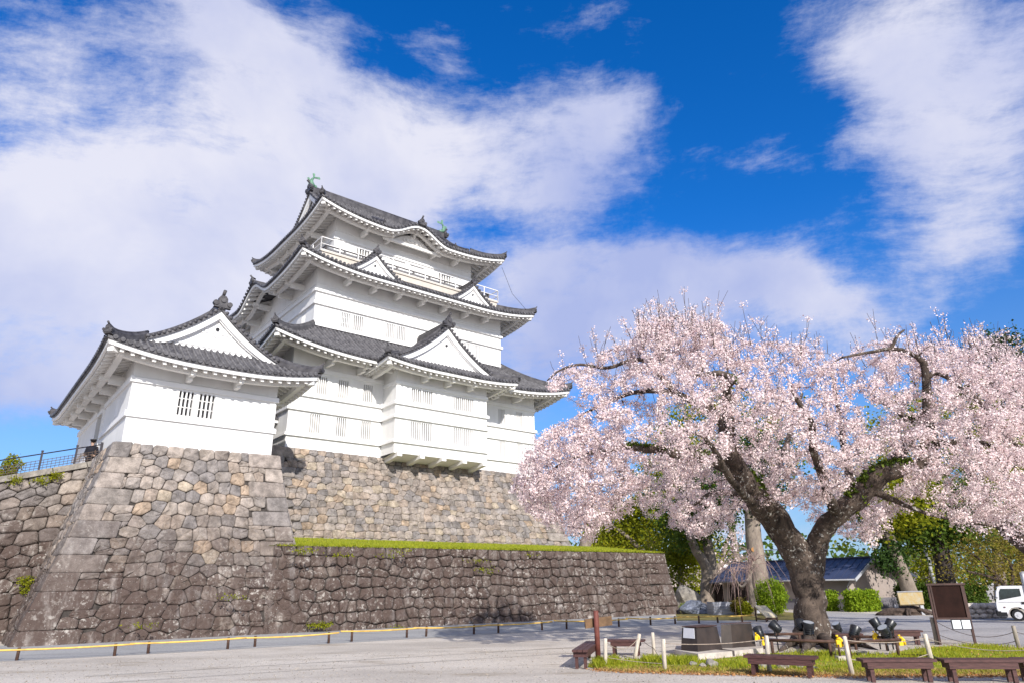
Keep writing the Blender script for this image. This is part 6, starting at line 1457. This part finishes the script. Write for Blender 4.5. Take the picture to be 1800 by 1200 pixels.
m.add(pts+[(x, YB-.5, z) for x, y, z in pts], [tuple(range(n)), tuple(range(2*n-1, n-1, -1))]+[(i, n+i, n+(i+1) % n, (i+1) % n) for i in range(n)]); m.build('wall', 'house_wall', house, True)
m = MB(); m.box(((HX0+HX1)/2, HY0-.015, .32), (HX1-HX0, .05, .64)); m.box((HX0-.015, HY0+2.2, .32), (.05, 4.4, .64)); m.build('wainscot', 'house_base', house, True)
m = MB()
for (xa, xb) in ((XE0, RX), (RX, XE1)):
    za, zb = roofz(xa), roofz(xb); m.add([(xa, Yg, za), (xb, Yg, zb), (xb, YB, zb), (xa, YB, za), (xa, Yg, za-.10), (xb, Yg, zb-.10), (xb, YB, zb-.10), (xa, YB, za-.10)], [(0, 1, 2, 3), (7, 6, 5, 4), (0, 4, 5, 1), (1, 5, 6, 2), (2, 6, 7, 3), (3, 7, 4, 0)])
    nn = int((YB-Yg)/.45)
    for k in range(nn+1): y = Yg+.04+k*(YB-Yg-.08)/nn; m.bar((xa, y, za+.012), (xb, y, zb+.012), .025, .03)
m.bar((RX, Yg-.02, RZ+.02), (RX, YB+.02, RZ+.02), .22, .08)
rf = m.build('roof', 'house_roof', house, True); m = MB(); m.bar((XE0-.05, Yg-.03, roofz(XE0)-.09), (RX, Yg-.03, RZ-.09), .05, .16); m.bar((RX, Yg-.03, RZ-.09), (XE1+.05, Yg-.03, roofz(XE1)-.09), .05, .16); m.build('bargeboard', 'truck_grey', rf, True)
m = MB(); m.tube([(XE0-.07, Yg, roofz(XE0)-.06), (XE0-.07, YB, roofz(XE0)-.06)], .05, 8); m.tube([(XE0-.05, Yg+.3, roofz(XE0)-.08), (HX0-.06, HY0+.1, 1.35), (HX0-.06, HY0+.1, 0)], .035, 8); m.build('gutter', 'pole', rf, True)
m = MB(); m.box((HX0-.02, HY0+2.6, .75), (.08, .9, 1.5)); m.build('door', 'door_wood', house, True)
m = MB(); m.box((HX0-.02, HY0+1.0, .95), (.08, .42, .28)); m.build('window', 'dark_in', house, True)
m = MB(); m.box((HX0-.03, HY0+6.6, .78), (.10, 3.6, 1.56)); m.build('sliding_doors', 'dark_wood', house, True)
# rear wing of the house, running on to the left
wing = castle_root('house_wing', 'dark-walled wing of the house with the blue roof, left of the cherry trunk', 'house', (HX0+3.2, HY0+12, 0))
lx = plC(1275, 1024, 0, XE0); YW = min(lx[1], HY0+22); m = MB(); m.box(((XE0+.8+RX+2)/2, (YB+YW)/2+.2, .8), (RX+2-XE0-.8, YW-YB-.2, 1.6)); m.build('wall', 'dark_wood', wing, True)
m = MB(); za, zb = roofz(XE0), RZ-.05
for (xa, a_, xb, b_) in ((XE0-.1, za-.02, RX, zb), (RX, zb, 2*RX-XE0, za-.02)):
    m.add([(xa, YB+.02, a_), (xb, YB+.02, b_), (xb, YW+.6, b_), (xa, YW+.6, a_), (xa, YB+.02, a_-.1), (xb, YB+.02, b_-.1), (xb, YW+.6, b_-.1), (xa, YW+.6, a_-.1)], [(0, 1, 2, 3), (7, 6, 5, 4), (0, 4, 5, 1), (1, 5, 6, 2), (2, 6, 7, 3), (3, 7, 4, 0)])
m.build('roof', 'house_roof', wing, True)
m = MB(); m.box((XE0+.76, YW-1.2, .7), (.06, 1.6, 1.4)); m.build('pale_panel', 'house_wall', wing, True)
# pale building far behind the terrace corner
o = root('far_building', 'pale low building far behind the terrace corner', 'building', ground(1200, 1042)); m = MB(); m.box((0, 0, 2.4), (16, 8, 4.8)); m.build('wall', 'house_wall', o); m = MB(); m.box((0, 0, 5.0), (17, 9, .5)); m.build('roof', 'truck_white', o); m = MB()
for k in range(6): m.box((-6.5+2.6*k, -4.02, 3.0), (1.6, .06, 1.2))
m.build('window', 'glass', o)
# overhead lines between far poles
def line(label, y0, y1, Dd):
    a, b = at(1195, y0, Dd), at(1440, y1, Dd); s = np.linspace(0, 1, 12)[:, None]; m = MB(); m.tube(a+(b-a)*s-np.array([[0, 0, 1]])*.5*4*s*(1-s), .035, 4); tag(m.build('overhead_line', 'wire'), label, 'cable', 'overhead lines behind the house')
line('topmost overhead line behind the lopped trunk', 956, 958, 70); line('middle overhead line behind the lopped trunk', 964, 964, 70); line('lowest overhead line just above the blue roof', 979, 977, 70)

# low rubble wall and root mound on the right
a, b = ground(1700, 1087), ground(1762, 1086); d = b-a; L = np.linalg.norm(d); rz = math.atan2(d[1], d[0])
m = MB(); rgx = np.random.default_rng(3)
for row in range(3):
    x = 0
    while x < L: w = rgx.uniform(.22, .42); m.blob((x+w/2, rgx.normal(0, .04), .11+.2*row), w*.55, 2, .12, int(rgx.integers(999)), 0, (1, .8, .62), True); x += w*.92
m.box((L/2, .12, .33), (L, .14, .62)); o = m.build('rubble_wall', 'concrete'); o.location = tuple(a); o.rotation_euler = (0, 0, rz); tag(o, 'low wall of tan rubble stones left of the white truck', 'stone wall')
g = ground(1594, 1080); m = MB(); m.blob((0, 0, .0), .8, 3, .3, 9, 0, (1.5, .8, .42), False)
for k in range(7): an = rgx.uniform(3.3, 6.1); m.tube([(0, 0, .4), (math.cos(an)*.8, math.sin(an)*.6, .25), (math.cos(an)*1.6, math.sin(an)*1.0, -.02)], [.14, .10, .03], 7)
o = m.build('root_mound', 'bark'); o.location = tuple(g); tag(o, 'brown mound of exposed roots under the map board', 'root mound')

# the white truck: front of the cab to the left, box body leaving the frame
w0 = ground(1796, 1091); o = root('box_truck', 'white light truck with box body at the right frame edge', 'truck', w0+np.array([0, .1, 0]), math.radians(-31)); s = .66
def X(*p): return tuple(np.array(p)*s)
prof = [(-.98, .42), (-1.02, .75), (-1.00, 1.02), (-.86, 1.72), (-.74, 1.98), (-.55, 2.05), (.62, 2.05), (.66, .42), (.46, .42), (.40, .62), (.22, .78), (-.02, .82), (-.26, .76), (-.44, .60), (-.50, .42)]
m = MB(); n = len(prof); V = [X(x, y, z) for y in (0, 1.75) for x, z in prof]; m.add(V, [tuple(range(n)), tuple(range(2*n-1, n-1, -1))]+[(i, n+i, n+(i+1) % n, (i+1) % n) for i in range(n)]); cab_ = m.build('cab', 'truck_white', o)
m = MB(); m.add([X(*p) for p in ((-.80, -.012, 1.22), (.38, -.012, 1.45), (.38, -.012, 1.88), (-.62, -.012, 1.88), (-.72, -.012, 1.7))], [(0, 1, 2, 3, 4)]); m.add([X(*p) for p in ((-.985, .12, 1.12), (-.985, 1.63, 1.12), (-.80, 1.6, 1.92), (-.80, .15, 1.92))], [(0, 3, 2, 1)]); m.build('window', 'glass', cab_)
m = MB(); m.bar(X(-.86, -.01, 1.10), X(.56, -.01, 1.10), .008, .008); m.bar(X(.56, -.01, .8), X(.56, -.01, 1.95), .008, .008, up=(1, 0, 0)); m.box(X(.40, -.02, 1.05), X(.18, .04, .13)); m.build('door_handle', 'rubber', cab_)
m = MB(); m.box(X(-.96, .87, .42), X(.22, 1.78, .30)); m.box(X(-.80, .05, .40), X(.5, .12, .22)); m.build('bumper', 'rubber', o)
m = MB(); m.bar(X(-.86, 0, 1.35), X(-1.12, -.22, 1.42), .02, .02); m.box(X(-1.14, -.24, 1.45), X(.06, .20, .34)); m.build('mirror', 'rubber', o)
m = MB(); m.box(X(-1.0, .22, .82), X(.06, .3, .18)); m.build('headlight', 'lens', o); m = MB(); m.box(X(-.62, -.012, .80), X(.10, .02, .07)); m.build('side_lamp', 'post_red', o)
m = MB(); m.box(X(2.75, .875, 1.85), X(4.1, 1.9, 2.0)); m.build('box_body', 'truck_white', o); m = MB(); m.box(X(2.75, -.08, .86), X(4.1, .06, .10)); m.box(X(2.75, -.085, 2.84), X(4.14, .06, .08)); m.box(X(.71, -.085, 1.85), X(.06, .06, 2.0)); m.build('body_trim', 'truck_grey', o)
m = MB(); m.box(X(2.4, .875, .62), X(3.9, .9, .16)); m.build('chassis', 'rubber', o)
for x in (0.0, 3.1):
    for y in (.12, 1.63):
        m = MB(); m.disc(X(x, y, .33), (0, 1, 0), .335*s, 24, 0, .2*s); wt = m.build('wheel', 'rubber', o); m = MB(); sg = -1 if y < 1 else 1; m.disc(X(x, y+sg*.105, .33), (0, 1, 0), .20*s, 20, 0, .02); m.disc(X(x, y+sg*.125, .33), (0, 1, 0), .07*s, 12, 0, .03)
        for k in range(6): an = k*math.pi/3; m.disc(X(x+.13*math.cos(an), y+sg*.118, .33+.13*math.sin(an)), (0, 1, 0), .022*s, 8, 0, .02)
        m.build('wheel_rim', 'hub', wt)

# railing along the stairs at the left, and a visitor by the turret door
rl = castle_root('stair_railing', 'dark metal railing with grid panel climbing to the turret door', 'railing', (1.0, 35.45, 6.0))
def zr(x): return 7.05+(x-4.4)*0.30
for px in (70, 130):
    q = plC(px, 815, 1, 35.45); x = q[0]; m = MB(); m.box((x, 35.45, zr(x)+.42), (.075, .075, .95)); m.box((x, 35.45, zr(x)+.92), (.095, .095, .05)); m.build('post', 'iron', rl, True)
for x in (-.4, 1.0, 4.86): m = MB(); m.box((x, 35.45, zr(x)+.42), (.09, .09, .95)); m.build('post', 'iron', rl, True)
m = MB(); m.tube([(-4, 35.45, zr(-4)+.80), (4.86, 35.45, zr(4.86)+.80)], .025, 8); m.build('handrail', 'iron', rl, True)
m = MB()
for k in range(5): h = .08+.11*k; m.bar((-4, 35.45, zr(-4)+h), (4.86, 35.45, zr(4.86)+h), .018, .022)
for x in np.arange(-4, 4.86, .145): m.bar((x, 35.47, zr(x)+.04), (x, 35.47, zr(x)+.55), .016, .016, up=(1, 0, 0))
m.build('grid_panel', 'grid', rl, True)
bush('garden_shrub', 'small yellow-green shrub poking above the stair railing', cw(1.8, 36.6, 5.7), (1.0, .8, 1.6), 160, 'leaf_yg', .05, 301)

def skin_chain(name, mt, parent, verts, edges, radii, loc, sub=2):
    me = bpy.data.meshes.new(name); me.from_pydata(verts, edges, []); ob = bpy.data.objects.new(name, me); COL.objects.link(ob); ob.parent = parent; ob.location = loc
    sk = ob.modifiers.new('skin', 'SKIN'); sk.use_smooth_shade = True
    for v, r in zip(me.skin_vertices[0].data, radii): v.radius = (r, r) if np.isscalar(r) else r
    me.skin_vertices[0].data[0].use_root = True
    sb = ob.modifiers.new('sub', 'SUBSURF'); sb.levels = sub; sb.render_levels = sub; me.materials.append(MT[mt]); return ob
def person(loc, rz, h=1.66):
    o = root('person', 'person in dark coat and flat cap standing behind the railing at the turret door', 'person', loc, rz); k = h/1.7
    V = [(0, 0, .95), (0, 0, 1.15), (0, 0, 1.36), (0, .01, 1.46), (0, .02, 1.53), (0, .04, 1.62), (0, .03, 1.68),
         (.10, 0, .88), (.11, .01, .48), (.11, 0, .08), (.115, .13, .05), (-.10, 0, .88), (-.11, .01, .48), (-.11, 0, .08), (-.115, .13, .05),
         (.19, 0, 1.40), (.25, -.02, 1.14), (.20, .16, .98), (.17, .24, 1.0), (-.19, 0, 1.40), (-.25, -.02, 1.14), (-.20, .16, .98), (-.17, .24, 1.0)]
    E_ = [(0, 1), (1, 2), (2, 3), (3, 4), (4, 5), (5, 6), (0, 7), (7, 8), (8, 9), (9, 10), (0, 11), (11, 12), (12, 13), (13, 14), (2, 15), (15, 16), (16, 17), (17, 18), (2, 19), (19, 20), (20, 21), (21, 22)]
    Rr_ = [(.16, .12), (.16, .12), (.17, .12), .07, .055, (.075, .09), .07, .09, .065, .045, .04, .09, .065, .045, .04, .07, .055, .042, .03, .07, .055, .042, .03]
    for sx in (1, -1):                             # hands: five fingers each
        b = len(V); w = 18 if sx > 0 else 22; V.append((sx*.165, .30, 1.0)); E_.append((w, b)); Rr_.append((.035, .018))
        for f, (dx, L_) in enumerate(((-.028, .07), (-.01, .08), (.01, .078), (.028, .06))):
            V.append((sx*.165+dx, .33, 1.0)); V.append((sx*.165+dx, .33+L_*.6, .985)); E_ += [(b, len(V)-2), (len(V)-2, len(V)-1)]; Rr_ += [.010, .008]
        V.append((sx*.165-sx*.045, .30, 1.01)); E_.append((w, len(V)-1)); Rr_.append(.010)
    V = [tuple(np.array(v)*k) for v in V]; skin_chain('body', 'skin', o, V, E_, [tuple(np.array(r)*k) if not np.isscalar(r) else r*k for r in Rr_], (0, 0, 0))
    cv = [(0, 0, .80), (0, 0, 1.0), (0, 0, 1.2), (0, 0, 1.38), (0, .01, 1.47), (.19, 0, 1.40), (.255, -.02, 1.14), (.20, .15, .985), (-.19, 0, 1.40), (-.255, -.02, 1.14), (-.20, .15, .985)]
    skin_chain('coat', 'cloth_dark', o, [tuple(np.array(v)*k) for v in cv], [(0, 1), (1, 2), (2, 3), (3, 4), (3, 5), (5, 6), (6, 7), (3, 8), (8, 9), (9, 10)], [(.20*k, .16*k), (.19*k, .15*k), (.19*k, .15*k), (.19*k, .14*k), .08*k, .09*k, .075*k, .06*k, .09*k, .075*k, .06*k], (0, 0, 0))
    tv = [(0, 0, .92), (.10, 0, .86), (.11, .01, .48), (.11, 0, .12), (-.10, 0, .86), (-.11, .01, .48), (-.11, 0, .12)]
    skin_chain('trousers', 'cloth_dark', o, [tuple(np.array(v)*k) for v in tv], [(0, 1), (1, 2), (2, 3), (0, 4), (4, 5), (5, 6)], [(.17*k, .13*k), .11*k, .085*k, .07*k, .11*k, .085*k, .07*k], (0, 0, 0))
    m = MB(); m.blob((0, .02*k, 1.665*k), .105*k, 2, .03, 4, 0, (.95, 1.1, .95), True); m.build('hair', 'hair', o)
    m = MB(); m.tube([(0, .02*k, 1.70*k), (0, .02*k, 1.73*k), (0, .02*k, 1.77*k), (0, .02*k, 1.785*k)], [.115*k, .125*k, .145*k, .12*k], 18); m.add([(-.10*k, .10*k, 1.705*k), (.10*k, .10*k, 1.705*k), (.07*k, .20*k, 1.69*k), (-.07*k, .20*k, 1.69*k)], [(0, 1, 2, 3)]); m.build('cap', 'hair', o)
    m = MB()
    for sx in (-1, 1): m.blob((sx*.035*k, .125*k, 1.635*k), .012*k, 1, 0, 1, 0); m.blob((sx*.085*k, .04*k, 1.62*k), .022*k, 1, .05, 1, 0, (.5, 1, 1.4))
    m.blob((0, .14*k, 1.605*k), .016*k, 1, 0, 1, 0, (.8, 1, 1.3)); m.bar((-.025*k, .128*k, 1.57*k), (.025*k, .128*k, 1.57*k), .012, .01); m.build('face', 'skin', o)
pp = plC(164, 777, 1, 36.15); person(cw(pp[0], 36.15, pp[2]-1.60), YAW+math.radians(150))

# ------------------------------------------------------------------ grass, fallen leaves, weeds
def blades(name, P, label, h, wd, mt, seed, parent=None, lean=.35, cat='grass'):
    rg = np.random.default_rng(seed); n = len(P); a = rg.uniform(0, 6.28, n); hh = h*rg.uniform(.45, 1.4, n) if np.isscalar(h) else h*rg.uniform(.6, 1.3, n); w = wd*rg.uniform(.6, 1.3, n)
    d = np.stack([np.cos(a), np.sin(a), np.zeros(n)], 1)*w[:, None]; ln = rg.normal(0, lean, (n, 2))*hh[:, None]; top = P+np.stack([ln[:, 0], ln[:, 1], hh], 1); mid = P+np.stack([ln[:, 0]*.35, ln[:, 1]*.35, hh*.6], 1)
    V = np.stack([P-d, P+d, mid+d*.7, top, mid-d*.7], 1).reshape(-1, 3); F = np.arange(5*n).reshape(n, 5); o = np_mesh(name, V, F, mt, parent, np.repeat(np.clip(rg.normal(.5, .28, n), 0, 1), 5)); tag(o, label, cat, kind='stuff'); return o
def poly_pts(pxpoly, n, rg, z=0.0, img=False):
    W_ = np.array([ground(*p)[:2] for p in pxpoly]); out = np.zeros((0, 2))
    while len(out) < n: q = rg.uniform(W_.min(0), W_.max(0), (3*n, 2)); out = np.vstack([out, q[in_poly(q[:, 0], q[:, 1], W_)]])
    out = out[:n]; return np.column_stack([out, np.full(n, z)])
rgg = np.random.default_rng(31)
GP = [(1032, 1172), (1050, 1160), (1110, 1158), (1190, 1158), (1230, 1160), (1290, 1154), (1345, 1148), (1400, 1145), (1480, 1146), (1560, 1150), (1590, 1142), (1640, 1136), (1720, 1134), (1830, 1140), (1860, 1185), (1700, 1187), (1500, 1186), (1380, 1184), (1300, 1183), (1170, 1181), (1080, 1177)]
sheet('grass_plot', [tuple(ground(*p)[:2]) for p in GP], .006, 'turf')
p = poly_pts(GP, 42000, rgg); dens = np.sin(p[:, 0]*2.1+1)*np.sin(p[:, 1]*2.7)+.5*np.sin(p[:, 0]*5.3)*np.sin(p[:, 1]*6.1); keep_ = rgg.random(len(p)) < np.clip(.42+.55*dens, .05, 1)
p = p[keep_]; blades('grass', p, 'bright green grass round the cherry tree', .075, .006, 'grass', 1)
p = poly_pts([(1040, 1168), (1085, 1162), (1090, 1170), (1050, 1176)], 1600, rgg); blades('grass', p, 'thick tuft of grass at the foot of the sign post', .15, .007, 'grass', 2)
p = poly_pts([(1128, 1160), (1225, 1161), (1225, 1168), (1140, 1168)], 2600, rgg); blades('grass', p, 'taller grass before the dark boxes', .13, .007, 'grass', 3)
p = poly_pts([(1040, 1174), (1200, 1172), (1300, 1177), (1500, 1177), (1800, 1176), (1850, 1188), (1500, 1188), (1300, 1186), (1170, 1183), (1060, 1179)], 12000, rgg); blades('grass', p, 'dry straw-coloured grass along the front edge of the plot', .05, .006, 'grass_dry', 4, lean=.8)
p = poly_pts([(1030, 1176), (1150, 1176), (1300, 1180), (1500, 1180), (1800, 1178), (1850, 1191), (1500, 1192), (1300, 1188), (1170, 1185), (1050, 1181)], 5200, rgg, .012); V, F, col = quads(p, .024, 1, .008, 32, flat=.6); V[:, 2] = np.maximum(V[:, 2], .008); tag(np_mesh('fallen_leaves', V, F, 'dead_leaf', None, col), 'scattered brown fallen leaves at the grass edge', 'leaves', kind='stuff')
p = poly_pts(GP, 1500, rgg, .02); V, F, col = quads(p, .02, 1, .008, 33, flat=.6); tag(np_mesh('fallen_leaves', V, F, 'dead_leaf', None, col), 'few brown leaves scattered over the grass', 'leaves', kind='stuff')
p = poly_pts([(1000, 1150), (1750, 1125), (1850, 1199), (950, 1199)], 1500, rgg, .006); V, F, col = quads(p, .012, 1, .004, 34, flat=.9); V[:, 2] = np.clip(V[:, 2], .004, .02); tag(np_mesh('fallen_petals', V, F, 'petal', None, col), 'loose fallen petals on the gravel', 'petals', kind='stuff')
p = poly_pts([(-40, 1165), (900, 1140), (1850, 1150), (1850, 1205), (-40, 1205)], 2600, rgg, .0)
V, F, col = quads(p, .016, 2, .006, 35, flat=.3); tag(np_mesh('pebbles', V, F, 'stake_grey', None, col), 'small loose pebbles on the gravel square', 'gravel', kind='stuff')
# grass on the terrace slope and tufts in the walls
n = 30000; s = rgg.random(n); t = rgg.random(n)**1.3; lo = np.stack([12.35+22.2*s, 29.99-1.93*s, np.full(n, 3.46)], 1); hi = np.stack([11.4+24*s, np.full(n, 34.3), np.full(n, 4.12)], 1); q = lo+(hi-lo)*t[:, None]
blades('grass', q[:, :1]*ex+q[:, 1:2]*ey+q[:, 2:]*np.array([0, 0, 1.0]), 'bright spring grass on the terrace between the two stone walls', .065, .009, 'grass', 6, lean=.3)
m_ = 2600; s_ = rgg.random(m_); q = np.stack([11.3+23.1*s_, 30.02-2.0*s_-.06+rgg.normal(0, .05, m_), np.full(m_, 3.44)], 1); q = q[rgg.random(m_) < .35+.65*(np.sin(s_*61)*np.sin(s_*23+1) > 0)]
blades('grass', q[:, :1]*ex+q[:, 1:2]*ey+q[:, 2:]*np.array([0, 0, 1.0]), 'ragged tufts of grass along the terrace edge', .10, .012, 'grass', 16, lean=.8)
tuft = []
for (px, py, n_) in ((700, 968, 60), (560, 1098, 260), (690, 1103, 160), (600, 975, 50), (680, 975, 40), (845, 1000, 60), (835, 985, 50), (860, 1005, 40), (530, 967, 110), (407, 1048, 60), (248, 1098, 40), (985, 1085, 60), (1060, 1080, 60), (1130, 1077, 80), (925, 975, 40)):
    qd = plC(px, py, 1, 28.9); tuft.append(cw(qd[0], qd[1]-.15, qd[2])+rgg.normal(0, 1, (n_, 3))*np.array([.3, .06, .04]))
for (px, py, n_) in ((98, 835, 200), (70, 843, 120), (25, 842, 120), (45, 1020, 200), (50, 1035, 150)): qd = plC(px, py, 1, 35.05 if py < 900 else 34.0); tuft.append(cw(*qd)+rgg.normal(0, 1, (n_, 3))*np.array([.18, .06, .08]))
tt_ = np.concatenate(tuft); V, F, col = quads(tt_[rgg.random(len(tt_)) < .5], .036, 3, .045, 36); tag(np_mesh('wall_weeds', V, F, 'leaf_yg', None, col), 'tufts of weeds sprouting from the stone walls', 'weeds', kind='stuff')
